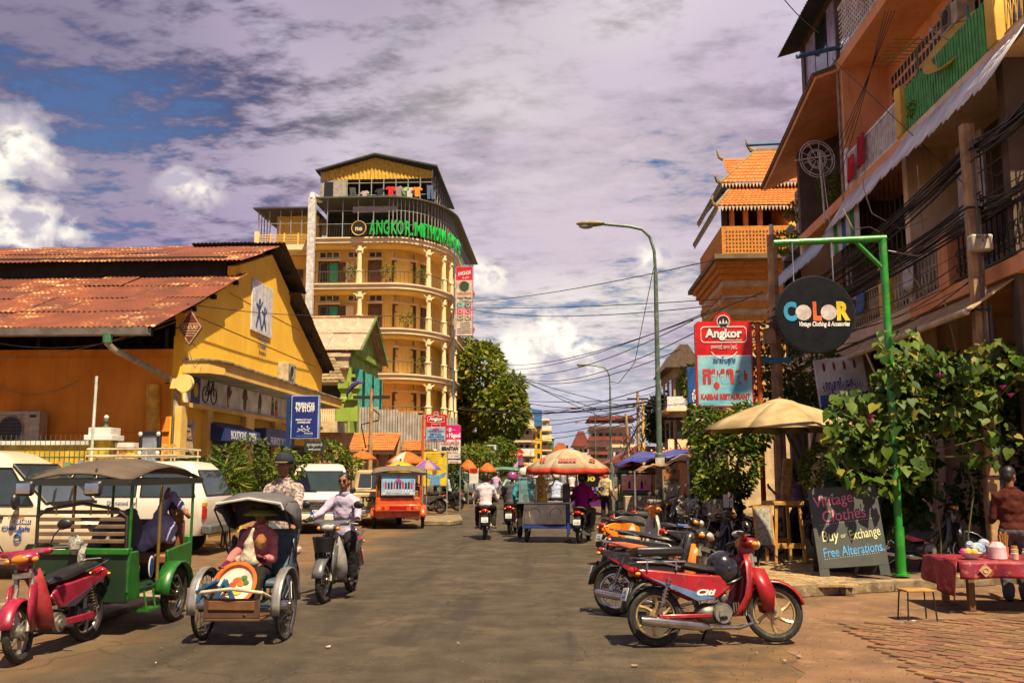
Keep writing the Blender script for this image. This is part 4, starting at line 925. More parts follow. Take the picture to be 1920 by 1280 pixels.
# ================================================================ street signs, left side
angred = mat('beer_red', (.62,.012,.01), .35); 
def beer_sign(name, label, u0, u1, vt, vb, vm, Y, pole_u, lower, lowm, scale_hump=.22):
    p0, p1 = at(u0, vb, Y), at(u1, vb, Y); w = p1.x-p0.x; zt, zb, zm = at((u0+u1)/2, vt, Y).z, p0.z, at((u0+u1)/2, vm, Y).z; cx = (p0.x+p1.x)/2
    zs = zt-w*.17; s = thing(name, label, 'sign', (cx, Y, 0))
    def outline(e):
        r_ = w*.14; pts = [(-w/2+e, zb+.06), (-w/2+e+.05, zb+e), (w/2-e-.05, zb+e), (w/2-e, zb+.06), (w/2-e, zs-.05), (w/2-e-.05, zs-e), (r_*1.25-e, zs-e)]
        for i in range(0, 9): a = PI*i/8; pts.append(((r_-e)*math.cos(a)*1.05, zs+.02+(w*.15-e)*math.sin(a)))
        return pts+[(-r_*1.25+e, zs-e), (-w/2+e+.05, zs-e), (-w/2+e, zs-.05)]
    MB().prism(outline(0), -.09, .09, 'y').build('sign_frame', angred, s, ang=0)
    up = [p for p in outline(.02)]; 
    MB().bx(-w/2+.035, w/2-.035, -.098, .0, zb+.03, zm).build('lower_panel', lowm, s, ang=0)
    MB().bx(-w/2+.035, w/2-.035, -.1, .0, zm-.004, zm+.012).build('divider', wl_, s, ang=0)
    c = Vector((0, -.1, zs+.0)); MB().cyl(c+Vector((0,.03,0)), c, w*.115, None, 24).build('emblem', mat('emblem_white',(.75,.72,.68)), s); MB().cyl(c+Vector((0,.02,0)), c-Vector((0,.004,0)), w*.10, None, 24).build('emblem', blackp, s)
    mb = MB()
    for dx, h in ((-.055,.05),(0,.075),(.055,.05)): mb.prism([(dx*w-.025*w,zs-.045*w),(dx*w+.025*w,zs-.045*w),(dx*w,zs-.045*w+h*w*1.4)], -.107, -.104, 'y')
    mb.build('emblem_towers', MATS['emblem_white'], s, ang=0)
    k = w/1.22
    zr0, zr1 = zs-.32*k, zs-.13*k
    bz0, bz1 = zs-.46*k, zs-.12*k
    mb = MB()
    pts = [(-.40*w,bz0+.05*k),(-.36*w,bz0),(.36*w,bz0),(.40*w,bz0+.05*k),(.40*w,bz1-.05*k),(.36*w,bz1),(-.36*w,bz1),(-.40*w,bz1-.05*k)]
    for i in range(8): a, b = pts[i], pts[(i+1)%8]; mb.beam((a[0],-.095,a[1]),(b[0],-.095,b[1]),.01,.018*k)
    mb.build('border_line', wl_, s, ang=0)
    text("Angkor", .26*k, blackp, s, (0.01,-.097,(bz0+bz1)/2+.012*k), width=.66*w, bold=.018*k); text("Angkor", .26*k, wl_, s, (0,-.102,(bz0+bz1)/2+.02*k), width=.65*w, bold=.010*k); text("Premium Beer", .06*k, wl_, s, (.17*w,-.1,bz0+.05*k), width=.3*w)
    text("ប្រទេសខ្ញុំ ស្រាបៀរខ្ញុំ", .1*k, wl_, s, (0,-.1,bz0-.1*k), width=.46*w)
    MB().torus((0,-.094,bz0-.03*k), .27*w, .012*k, 'y', 18, 4, PI*1.18, PI*1.82).build('garland', wl_, s)
    for (tx, fz, wd, mm, bd) in lower: text(tx, (.16 if bd < .02 else .46)*k, mm, s, (0,-.102,zb+(zm-zb)*fz), width=wd*w, bold=bd*k)
    if pole_u:
        px = at(pole_u, 800, Y).x-cx; MB().cyl((px,0,0),(px,0,zs-.05),.055*max(1,k),None,10).cyl((px,0,zs-.15),(w/2*(1 if px>0 else -1),0,zs-.15),.025).cyl((px,0,zb+.2),(w/2*(1 if px>0 else -1),0,zb+.2),.025).build('post', mat('orange_post',(.62,.10,.02), .5, scale=6), s)
    return s
bl_t, rd_t = mat('blue_lettering',(.03,.10,.32)), mat('red_lettering',(.55,.03,.03))
beer_sign('beer_sign', 'smaller red beer sign with a pale blue menu panel on a thin post', 798, 837, 770, 828, 801, 37.0, 793, [("រូបភាព", .88, .3, mat('magenta_lettering',(.5,.03,.2)), .01), ("DAVID'S RESTAURANT &", .72, .8, bl_t, .006), ("FRESH NOODLE", .52, .55, bl_t, .006), ("LAMIAN, DUMPLINGS", .34, .78, bl_t, .006), ("CHINESE STYLE", .15, .8, bl_t, .006)], mat('menu_blue',(.32,.47,.62), .5))
p0, p1 = at(823,860,39), at(865,797,39); sm = thing('pink_beer_sign', 'pink and white beer sign for a seafood shop, partly hidden by the red sign', 'sign', ((p0.x+p1.x)/2, 39, 0)); w = p1.x-p0.x
zz = lambda v: at(845, v, 39).z
MB().bx(-w/2,w/2,-.06,.06,zz(860),zz(797)).build('sign_frame', blackp, sm, ang=0)
MB().bx(-w/2+.02,w/2-.02,-.066,.0,zz(824),zz(797.5)).build('pink_panel', mat('hot_pink',(.75,.015,.20), .4), sm, ang=0); MB().bx(-w/2+.02,w/2-.02,-.066,.0,zz(859),zz(824)).build('white_panel', mat('panel_white',(.70,.66,.64), .5), sm, ang=0); MB().bx(-w/2,w/2,-.06,.04,zz(868),zz(862)).build('footer_panel', MATS['panel_white'], sm, ang=0)
text("San Miguel", .25, wl_, sm, (0.04,-.07,zz(816)), width=.84*w, bold=.01); mb = MB().bx(-.05,.05,-.075,-.066,zz(809),zz(802)).bx(-.22,-.1,-.075,-.066,zz(806),zz(805)).bx(.1,.22,-.075,-.066,zz(806),zz(805)).build('crown_mark', wl_, sm, ang=0)
text("សេបាស្ទៀន", .2, rd_t, sm, (0,-.07,zz(831)), width=.84*w, bold=.008); text("SEBASTIAN", .2, blackp, sm, (0,-.07,zz(841)), width=.76*w, bold=.012); text("Fresh Asian Food", .12, rd_t, sm, (0,-.07,zz(848)), width=.7*w); text("St. 172/240", .09, blackp, sm, (.2,-.07,zz(855)), width=.3*w); text("⊘ no parking", .1, rd_t, sm, (0,-.066,zz(865)), width=.7*w)
MB().bx(w/2-.06,w/2-.02,.06,.12,0,zz(797)).bx(-w/2+.02,-w/2+.06,.06,.12,0,zz(797)).build('post', galv, sm, ang=0)
# yellow banner with a man's portrait
p0, p1 = at(794,910,36), at(838,846,36); yb = thing('yellow_banner', 'yellow banner with a large print of a man raising his arms', 'banner', ((p0.x+p1.x)/2, 36, 0)); w = p1.x-p0.x; zz = lambda v: at(815, v, 36).z
MB().bx(-w/2,w/2,-.02,.02,zz(910),zz(846)).build('banner_sheet', mat('banner_yellow',(.78,.55,.02), .6), yb, ang=0)
sk = mat('print_skin',(.3,.12,.05)); bs = mat('print_blue',(.15,.35,.6), scale=8, col2=(.08,.2,.42)); xq = lambda u: at(u, 880, 36).x-(p0.x+p1.x)/2
MB().prism([(xq(806),zz(909)),(xq(826),zz(909)),(xq(825),zz(896)),(xq(834),zz(893)),(xq(837),zz(886)),(xq(834),zz(885)),(xq(822),zz(890)),(xq(812),zz(890)),(xq(800),zz(886)),(xq(797),zz(887)),(xq(799),zz(893)),(xq(807),zz(896))], -.03, -.021, 'y').build('shirt_print', bs, yb, ang=0)
MB().cyl((xq(815),-.032,zz(885)),(xq(815),-.021,zz(885)),.085,None,14).build('face_print', sk, yb); MB().bx(xq(811),xq(819),-.034,-.022,zz(882),zz(880)).build('hat_print', bs, yb, ang=0)
for i in range(5): MB().bx(xq(799),xq(832-i*3),-.024,-.02,zz(852+i*4),zz(850.6+i*4)).build('text_line', mat('banner_ochre',(.4,.25,.03)), yb, ang=0)
MB().prism([(xq(826),zz(849)),(xq(834),zz(849)),(xq(830),zz(857))], -.03, -.02, 'y').build('heart_print', navy, yb, ang=0)
MB().bx(-w/2-.04,-w/2,-.02,.02,0,zz(846)).bx(w/2,w/2+.04,-.02,.02,0,zz(846)).build('post', galv, yb, ang=0)
# little green and white elephant sign, red signs further down
def board(label, u0, u1, v0, v1, Y, col, txt=None, tcol=wl_, name='street_sign', post=True, group=None, bands=None):
    p0, p1 = at(u0, v1, Y), at(u1, v0, Y); s = thing(name, label, 'sign', ((p0.x+p1.x)/2, Y, 0), 0, group); w = p1.x-p0.x
    MB().bx(-w/2,w/2,-.05,.05,p0.z,p1.z).build('board', col, s, bevel=.01)
    for (f0, f1, m_) in bands or (): MB().bx(-w/2+.02,w/2-.02,-.058,-.04,p0.z+(p1.z-p0.z)*f0,p0.z+(p1.z-p0.z)*f1).build('panel', m_, s, ang=0)
    if txt:
        for (t_, f, wd, m_) in (txt if isinstance(txt, list) else [(txt, .5, .8, tcol)]): text(t_, (p1.z-p0.z)*.3, m_, s, (0,-.062,p0.z+(p1.z-p0.z)*f), width=w*wd, bold=.006)
    if post: MB().bx(-.04,.04,.05,.11,0,p1.z-.1).build('post', galv, s, ang=0)
    return s
dkg = mat('sign_dark_green',(.01,.09,.05))
e = board('white over green sign board with a small elephant emblem', 913, 931, 833, 852, 58, dkg, [("ក្រុងភ្នំពេញ", .25, .7, wl_)], bands=[(.48,.97,whitep)])
p = at(922,838,58)-e.location; MB().ell((p.x,-.07,p.z),(.16,.01,.09),10,6).ell((p.x-.17,-.07,p.z+.02),(.07,.01,.07),8,6).bx(p.x-.12,p.x-.07,-.075,-.065,p.z-.16,p.z).bx(p.x+.07,p.x+.12,-.075,-.065,p.z-.16,p.z).build('elephant_emblem', dkg, e)
board('red shop sign hanging over the left pavement beyond the tree', 958, 980, 844, 858, 70, angred, "ហាងទូរស័ព្ទ"); board('lilac banner strip beside the far shop front', 963, 971, 858, 876, 69, mat('lilac',(.55,.35,.62)), name='banner'); board('dark poster panel beside the lilac banner strip', 971, 981, 858, 872, 69.3, mat('dark_poster',(.05,.03,.08), scale=6, col2=(.3,.1,.2)), name='poster_panel')
# ================================================================ SHOPHOUSE ROW, right side
XB, XW = 7.0, 8.2; Z1, Z2, Z3 = 4.85, 8.35, 11.75; YA, YZ = 13.6, 29.2
sh_loc = Vector((XB, YA, 0))
row = thing('shophouse_row', 'three storey shophouse row with cluttered balconies and awnings', 'building', sh_loc)
S = lambda: W(sh_loc)
peach = mat('peach_plaster', (.80,.36,.16), .85, scale=1.2, bump=.2, streak=.35, col2=(.68,.28,.11)); ypl = mat('shop_yellow', (.86,.52,.09), .85, scale=1., streak=.25); cpl = mat('shop_cream', (.78,.58,.38), .85, scale=1., streak=.4, col2=(.62,.43,.26))
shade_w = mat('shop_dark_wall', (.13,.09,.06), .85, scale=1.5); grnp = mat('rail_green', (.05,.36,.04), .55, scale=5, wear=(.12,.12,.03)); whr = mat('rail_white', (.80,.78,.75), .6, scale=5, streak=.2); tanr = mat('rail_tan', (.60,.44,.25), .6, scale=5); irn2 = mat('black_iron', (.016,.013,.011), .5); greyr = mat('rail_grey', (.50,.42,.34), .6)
bays = [(13.6,14.6),(14.6,18.8),(18.8,22.6),(22.6,27.0),(27.0,29.2)]
# slabs, wall planes, party walls
for z, x0 in ((Z1, XB), (Z2, XB+.02), (Z3, XB-.0)):
    for i, (y0, y1) in enumerate(bays):
        if z == Z3 and i == 4: continue
        m = (cpl, cpl, peach, peach, greyc)[i] if z != Z1 else (peach, peach, cpl, cpl, cpl)[i]
        S().bx(x0, 12, y0+.004, y1-.004, z-.14, z+.12).build('floor_slab', m, row, ang=0)
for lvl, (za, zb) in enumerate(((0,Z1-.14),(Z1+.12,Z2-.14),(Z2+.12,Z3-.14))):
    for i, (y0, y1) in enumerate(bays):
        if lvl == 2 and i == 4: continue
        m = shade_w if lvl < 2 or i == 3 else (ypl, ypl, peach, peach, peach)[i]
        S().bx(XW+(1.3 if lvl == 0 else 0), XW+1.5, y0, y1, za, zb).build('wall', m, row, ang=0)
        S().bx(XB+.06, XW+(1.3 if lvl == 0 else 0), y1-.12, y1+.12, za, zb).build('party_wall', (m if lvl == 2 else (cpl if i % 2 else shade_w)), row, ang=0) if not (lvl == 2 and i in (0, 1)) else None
# upper storey fittings: ventilation blocks, windows, pipes
def vent(y0, y1, z0, z1, m, nx, nz, xw=XW):
    f = S().bx(xw-.05, xw, y0, y1, z0, z1).build('vent_panel', m, row, ang=0); b = S()
    for i in range(nx):
        for j in range(nz):
            a, c = y0+(y1-y0)*(i+.18)/nx, z0+(z1-z0)*(j+.18)/nz; b.bx(xw-.056, xw-.04, a, a+(y1-y0)*.64/nx, c, c+(z1-z0)*.64/nz)
    b.build('vent_hole', blackp, f, ang=0)
vent(15.0, 18.5, Z3-1.25, Z3-.35, mat('block_pale',(.72,.60,.50)), 16, 3); vent(19.2, 22.2, Z3-1.35, Z3-.5, mat('block_peach',(.74,.45,.27)), 14, 3)
for (y0, y1, z0, z1) in ((15.3,16.6,Z2+.5,Z2+1.9),(17.0,18.3,Z2+.5,Z2+1.9),(19.4,20.6,Z2+.4,Z2+1.7),(21.0,22.2,Z2+.4,Z2+1.7)):
    f = S().bx(XW-.06, XW-.01, y0-.07, y1+.07, z0-.07, z1+.07).build('window_frame', cpl, row, ang=0); S().bx(XW-.075, XW-.05, y0, y1, z0, z1).build('pane', dgl, f, ang=0)
    for k in range(1, 3): S().bx(XW-.085, XW-.06, y0+(y1-y0)*k/3-.02, y0+(y1-y0)*k/3+.02, z0, z1).build('mullion', brw, f, ang=0)
S().cyl((XW-.12,14.75,Z2),(XW-.12,14.75,Z3),.12).cyl((XW-.4,14.75,Z2),(XW-.4,14.75,Z3+2),.14).build('drainpipe', ypl, row)
S().cyl((XB+.1,22.5,0),(XB+.1,22.6,Z3),.05).cyl((XB+.02,22.7,Z1),(XB+.02,22.7,Z3),.035).build('drainpipe', pipeg, row)
# railings
def rail(y0, y1, z, h, style, m, x=XB+.06, name='railing'):
    r = S(); L = y1-y0
    if style == 'slat':
        for k in range(int(L/.12)):
            y = y0+k*.12; S().box((x, y+.045, z+h/2), (.025,.085,h+random.uniform(-.05,.05)), (random.uniform(-.03,.03),0,0)).build('slat', m, row, ang=0)
        S().beam((x+.03,y0,z+h),(x+.03,y1,z+h),.06,.05).build(name, m, row, ang=0); return
    r.beam((x,y0,z+h),(x,y1,z+h),.06,.06); r.beam((x,y0,z+.06),(x,y1,z+.06),.04,.04)
    if style == 'bar':
        for k in range(int(L/.11)): y = y0+k*.11; r.bx(x-.015,x+.015,y,y+.035,z+.06,z+h)
    if style == 'lattice':
        for k in range(int(L/.16)+1):
            y = y0+k*.16; r.bx(x-.01,x+.01,y,y+.022,z+.06,z+h)
            if y+.16 <= y1: r.beam((x,y,z+.1),(x,y+.16,z+h-.05),.014,.014); r.beam((x,y+.16,z+.1),(x,y,z+h-.05),.014,.014)
    if style == 'scroll':
        for k in range(int(L/.18)):
            y = y0+k*.18; r.bx(x-.012,x+.012,y,y+.025,z+.06,z+h)
            for q, s_ in ((.28,1),(.62,-1)): r.torus((x,y+.09,z+h*q),.055,.014,'x',10,4)
            r.ell((x,y+.012,z+h*.45),(.03,.04,.1),6,5)
    if style == 'mesh':
        for k in range(int(L/.14)): y = y0+k*.14; r.bx(x-.01,x+.01,y,y+.022,z+.06,z+h)
        for q in np.arange(.12, h, .12): r.bx(x-.012,x+.012,y0,y1,z+q,z+q+.03)
    r.build(name, m, row, ang=0)
rail(14.95, 18.55, Z2+.1, .92, 'slat', grnp); rail(13.6, 14.3, Z2+.1, 1.0, 'lattice', mat('rail_yellow',(.55,.33,.05))); rail(19.0, 22.3, Z2+.1, .85, 'bar', whr)
rail(18.9, 22.4, Z3+.12, 1.25, 'mesh', whr, XB+.03); rail(14.6, 18.8, Z3+.12, 1.1, 'mesh', whr, XB+.03)
rail(13.6, 16.7, Z1+.12, .85, 'scroll', irn2); rail(17.3, 19.9, Z1+.12, .85, 'scroll', greyr); rail(20.5, 24., Z1+.12, .8, 'lattice', tanr); rail(24.2, 29.2, Z1+.12, .8, 'bar', irn2)
S().cyl((XB+.02,13.6,Z1+1.1),(XB+.02,16.7,Z1+1.05),.035).cyl((XB+.02,17.2,Z1+1.08),(XB+.02,20,Z1+1.08),.035).build('handrail', pipeg, row)
for y0, y1, m, zz_ in ((16.75,17.2,peach,1.0),(19.95,20.4,ypl,1.1)): S().bx(XB-.04,XB+.3,y0,y1,Z1+.12,Z1+.12+zz_).build('balcony_post', m, row, ang=0)
for y, m in ((14.6,ypl),(18.75,ypl)): S().bx(XB-.03,XB+.22,y-.16,y+.16,Z2+.12,Z2+1.15).build('balcony_post', m, row, bevel=.02)
S().ell((XB+.1,22.45,Z2+1.1),.09).bx(XB+.02,XB+.18,22.37,22.53,Z2+.1,Z2+1.02).build('balcony_post', whr, row)
# third floor glazed enclosure and sheet roof at the far end
for k, (y0, y1) in enumerate(((22.7,23.5),(23.6,24.6),(24.7,25.6))): S().bx(XB+.05,XB+.1,y0,y1,Z3+.2,Z3+1.9).build('pane', mat('lilac_glass',(.42,.36,.50), .2) if k != 1 else dgl, row, ang=0)
S().bx(XB,XB+.1,22.6,26,Z3+.12,Z3+.22).bx(XB,XB+.12,22.6,26,Z3+1.9,Z3+2.05).bx(XB,XB+.12,22.6,22.7,Z3+.2,Z3+1.95).bx(XB,XB+.12,25.6,25.9,Z3+.2,Z3+1.95).build('enclosure_frame', mat('old_frame',(.10,.07,.045)), row, ang=0)
me = sheet_mesh(.95, 4.2, 7, .025); me.materials.append(zr_)
for i in range(12): o = link('roof_sheet', me, None, row); o.location = Vector((XB-.55, 15+i*.95, Z3+1.95))-sh_loc; o.rotation_euler = (R(16), 0, R(-90)); o.location.y += .95
# end house under the row: dark roof with peach soffit
S().slab([(XB-.55,22.7,Z3-.25),(XB-.55,28.9,Z3-1.25),(9.5,28.9,Z3+.05),(9.5,22.7,Z3+.9)], .08).build('eave_soffit', peach, row, ang=0)
S().slab([(XB-.62,22.7,Z3-.16),(XB-.62,29.05,Z3-1.17),(9.5,29.05,Z3+.15),(9.5,22.7,Z3+1.)], .1).build('eave_roof', mat('brown_roof',(.16,.10,.06), .8), row, ang=0)
S().bx(XB+.5,XB+.75,27,29.2,Z2,Z3-1.3).build('grey_wall', mat('warm_grey_wall',(.42,.38,.37), .85), row, ang=0)
b = S()
for i in range(4):
    for j in range(6): b.bx(XB+.49,XB+.5,27.3+i*.45,27.3+i*.45+.2,Z2+.4+j*.3,Z2+.46+j*.3)
b.build('wall_slot', mat('slot_light',(.7,.6,.45)), row, ang=0)
# corrugated awning skirts
def skirt(y0, y1, xa, za, xb, zb, m, name='awning_skirt', per=.2):
    n = int((y1-y0)/per)*4; k = .035
    r0 = [(xa+k*.5*math.sin(PI/2*i), y0+(y1-y0)*i/n, za+k*math.sin(PI/2*i)) for i in range(n+1)]; r1 = [(xb+k*.5*math.sin(PI/2*i), y0+(y1-y0)*i/n, zb+k*math.sin(PI/2*i)+.03*((i//4)%3==0)) for i in range(n+1)]
    return S().grid([r0, r1]).build(name, m, row, ang=60, solid=.008)
skm = mat('pale_awning', (.74,.72,.70), .5, scale=1.5, col2=(.42,.40,.45), streak=.0); skb = mat('blue_awning', (.25,.38,.55), .5, scale=3, col2=(.5,.52,.5))
skirt(13.6, 18.8, XB+.02, Z2+.0, XB-.55, Z2-.88, skm); skirt(18.9, 22.6, XB+.02, Z2-.06, XB-.5, Z2-.9, skm); skirt(22.8, 29.2, XB-.02, Z2-.5, XB-.6, Z2-1.35, skb)
vs_ = [(.03,.10,.36),(.62,.6,.55),(.02,.26,.06),(.62,.6,.55)]
for i in range(12): S().bx(XB-.35,XB-.33,18.9+i*.32,18.9+i*.32+.31,Z2-1.5,Z2-.75).build('valance_stripe', mat('stripe%d'%(i%4), vs_[i%4], .8), row, ang=0) if 5 <= i else None
# lower canvas awning with its roller tube
S().slab([(6.3,14.6,4.14),(6.3,26,4.14),(7.05,26,4.66),(7.05,14.6,4.66)], .02).build('canvas_awning', mat('tan_canvas',(.52,.36,.19), .9, scale=3), row, ang=0)
S().cyl((6.3,14.6,4.14),(6.3,26,4.14),.055).build('awning_tube', mat('cream_tube',(.62,.46,.30)), row)
for y in (19.4, 25.6): S().cyl((6.3,y,4.1),(6.9,y+.1,2.6),.03).build('awning_arm', galv, row)
# first-floor clutter: pale panels, grilles
S().box((XB+.5,16.8,Z1+2.1),(.05,1.1,1.5),(0,0,0)).build('board_panel', mat('pale_board',(.52,.47,.48), .6), row, ang=0); S().box((XB+.4,17.0,Z1+.95),(.05,1.3,.75)).build('board_panel', MATS['pale_board'], row, ang=0); S().box((XB+.6,14.4,Z1+1.9),(.05,1.2,1.4)).build('board_panel', mat('grey_board',(.22,.21,.2)), row, ang=0)
gr = S()
for y in np.arange(18.9, 24, .3): gr.bx(XB+.3,XB+.32,y,y+.02,Z1+1,Z2-.3)
for z in (Z1+1.4, Z1+2.3): gr.bx(XB+.3,XB+.32,18.9,24,z,z+.025)
for y in np.arange(13.7, 16.8, .4): gr.bx(XB+.35,XB+.37,y,y+.02,Z1+1,Z2-.9)
for z in (Z1+1.5, Z1+2.0): gr.bx(XB+.35,XB+.37,13.7,16.8,z,z+.02)
gr.build('window_grille', mat('rust_bar',(.16,.09,.05)), row, ang=0)
for y in (19.8, 21.4, 23.): S().bx(XW-.03,XW,y,y+1.1,Z1+.5,Z2-.6).build('door_leaf', mat('dim_teal',(.03,.07,.07)), row, ang=0)
# ground floor: recessed grille shop front
gf = S()
for y in np.arange(13.8, 29.2, .55): gf.bx(9.4,9.44,y,y+.04,0.2,3.4)
for z in (.9, 1.8, 2.7): gf.bx(9.4,9.43,13.8,29.2,z,z+.03)
gf.build('shop_grille', mat('dim_bar',(.10,.07,.05)), row, ang=0)
for y in (18.7, 22.6, 27): S().bx(XB+.1,XB+.4,y-.17,y+.17,0,Z1-.14).build('shop_column', cpl, row, ang=0)
sb = board('white and blue Khmer banner under the canvas awning', 1566, 1655, 668, 758, 20.6, whitep, [("សាលូនកែសម្ផស្ស", .42, .82, mat('violet_lettering',(.08,.04,.35))), ("បើកម្តងទៀត ប្រាំបី ថ្ងៃ", .12, .75, rd_t)], name='shop_banner', post=False, bands=[(.0,.25,mat('banner_blue',(.03,.13,.45)))])
for i in range(4): p = Vector((-.35+i*.22, -.07, sb.children[0].bound_box[1][2]-.18)); MB().ell(p,(.03,.01,.10),6,5).build('lantern_print', mat('maroon_print',(.25,.03,.03)), sb)
sb.rotation_euler = (0, R(-6), 0)
sb.location.z += .0
# red garments on the white railing, satellite dish, aerials, blue pipes
def hang(label, y, z, w, h, col, x=XB-.02, name='hanging_garment'):
    m = mat('cloth_%d%d%d' % tuple(int(c*99) for c in col), col, .9, bump=.4, scale=5); rows = []
    for j in range(6):
        rows.append([(x-.03+.03*math.sin(i*1.7+j*.4)-.01*j, y+w*(i/7-.5)*(1-.15*(j/5)*(i%2)), z-h*j/5-(.05*math.sin(i*2.1) if j == 5 else 0)) for i in range(8)])
    o = MB().grid(rows).build(name, m, None, ang=60, solid=.012); return tag(o, label, 'clothing', 'clothes hung on the shophouse balcony')
hang('crimson shirt hung over the white balcony railing', 21.0, Z2+1.0, .45, .75, (.42,.01,.02)); hang('bright red cloth hung left of the crimson shirt', 21.75, Z2+.75, .4, .6, (.6,.012,.02))
d_ = thing('satellite_dish', 'yellow satellite dish behind the green slatted railing', 'satellite dish', (XB+.45, 16.6, Z2+.12))
prof = [(.0,0),(.25,.03),(.5,.12),(.72,.26)]
mb = MB(); mb.T = Matrix.Translation((0,0,.85)) @ Matrix.Rotation(R(-55),4,'Y') @ Matrix.Rotation(R(15),4,'X'); mb.lathe(prof, n=28).build('dish', ypl, d_, solid=.015)
mb = MB(); mb.T = Matrix.Translation((0,0,.85)) @ Matrix.Rotation(R(-55),4,'Y'); mb.cyl((0,0,0),(0,0,.7),.015).ell((0,0,.7),.05,8,6).cyl((.6,0,.2),(0,0,.7),.01).cyl((-.6,0,.2),(0,0,.7),.01).build('feed_arm', galv, d_)
MB().cyl((.1,0,0),(.1,0,.85),.04).build('mast', galv, d_)
ya = thing('television_aerial', 'green fishbone television aerial above the slatted railing', 'aerial', (XB+.1, 17.9, Z2+.12))
mb = MB().cyl((0,0,0),(0,0,1.5),.02).cyl((-.3,-.9,1.3),(-.3,1.0,1.6),.014)
for k in range(8): y = -.8+k*.25; mb.cyl((-.75+.03*k,y,1.32+.04*k),(.12-.03*k,y,1.3+.04*k),.008,None,5)
mb.build('boom', mat('olive_aerial',(.16,.2,.05)), ya)
wa = thing('wheel_aerial', 'white wheel shaped wire aerial on a thin mast', 'aerial', at(1532, 298, 22.2)); wl2 = mat('aerial_white',(.62,.58,.52))
mb = MB(); mb.T = Matrix.Rotation(R(12),4,'Z')
for r_ in (.46,.40,.2,.24): mb.torus((0,0,0), r_, .011, 'y', 28, 5)
for k in range(9): a = 2*PI*k/9; mb.cyl((.05*math.cos(a),0,.05*math.sin(a)),(.46*math.cos(a),0,.46*math.sin(a)),.009,None,5)
mb.build('hoop', wl2, wa); MB().cyl((-.55,-.05,-.05),(.3,.0,.08),.016).cyl((.06,0,.15),(.12,0,-1.6),.022).cyl((.1,.03,.15),(.24,.03,-1.6),.012).build('mast', wl2, wa)
blp = mat('blue_pipe',(.035,.13,.27), .5)
tag(MB().cyl(at(1494,107,22.2),at(1600,83,22.6),.055,None,10).build('blue_pipe', blp), 'upper blue pipe jutting from the third floor slab', 'pipe'); tag(MB().cyl(at(1401,272,30),at(1484,268,30.2),.055,None,10).build('blue_pipe', blp), 'lower blue pipe jutting towards the tiled pagoda roof', 'pipe')
tag(MB().cyl(at(1812,12,16.2),at(1835,136,16.4),.03,None,8).build('teal_pole', mat('teal_pipe',(.03,.25,.25))), 'teal pole standing at the end of the green railing', 'pole')
# ================================================================ PAGODA-STYLE BUILDING
pg_loc = Vector((at(1400,600,36).x, 36, 0)); pg = thing('pagoda_building', 'brick striped building with tiered orange tiled roofs', 'building', pg_loc)
PG = lambda: W(pg_loc)
x0 = at(1356,560,36).x; x1 = at(1500,560,36).x
obr = mat('orange_brick', (.60,.24,.035), .85, scale=8, bump=.4, col2=(.45,.16,.02)); cst = mat('cream_stone', (.62,.44,.24), .85, scale=2)
PG().bx(x0, x1+3, 36.0, 41.5, 0, at(1400,486,36).z).build('core_wall', cst, pg, ang=0)
zs_ = [at(1400, v, 36).z for v in range(486, 760, 26)]
for i in range(len(zs_)-1): zt_, zb_ = zs_[i], zs_[i]-(zs_[i]-zs_[i+1])*.52; PG().bx(x0-.05, x1+3, 35.95, 41.5, zb_, zt_).build('brick_band', obr, pg, ang=0)
zc_ = at(1345,480,34.6).z
PG().bx(at(1345,480,34.6).x-.05, x1+3, 34.9, 42.4, zc_-.02, zc_+.16).build('cornice_slab', mat('stained_slab',(.20,.13,.07), .9, scale=2), pg, ang=0)
for k in range(3): PG().bx(x0-.1-.13*k, x1+3, 35.9-.25*k, 41.6, zc_-.62+.2*k, zc_-.42+.2*k).build('cornice_step', obr, pg, ang=0)
zp0, zp1 = zc_+.16, at(1372,424,35.6).z
PG().bx(x0-.05, x1+3, 35.6, 41.2, zp0, zp1).build('parapet', obr, pg, ang=0)
h = PG()
for i in range(26):
    for j in range(7): h.bx(x0+.1+i*.13, x0+.16+i*.13, 35.585, 35.6, zp0+.1+j*.15, zp0+.16+j*.15)
h.build('parapet_hole', mat('hole_dark',(.12,.05,.02)), pg, ang=0)
PG().prism([(35.6,zp1),(41.2,zp1),(41.2,zp1+1.6),(38.6,zp1+1.6)], x0+2.6, x0+5, 'x').build('stair_gable', obr, pg, ang=0)
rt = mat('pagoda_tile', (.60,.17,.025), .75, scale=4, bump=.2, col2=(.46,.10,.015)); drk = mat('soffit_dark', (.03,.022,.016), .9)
def P3(u, v, Y): return at(u, v, Y)
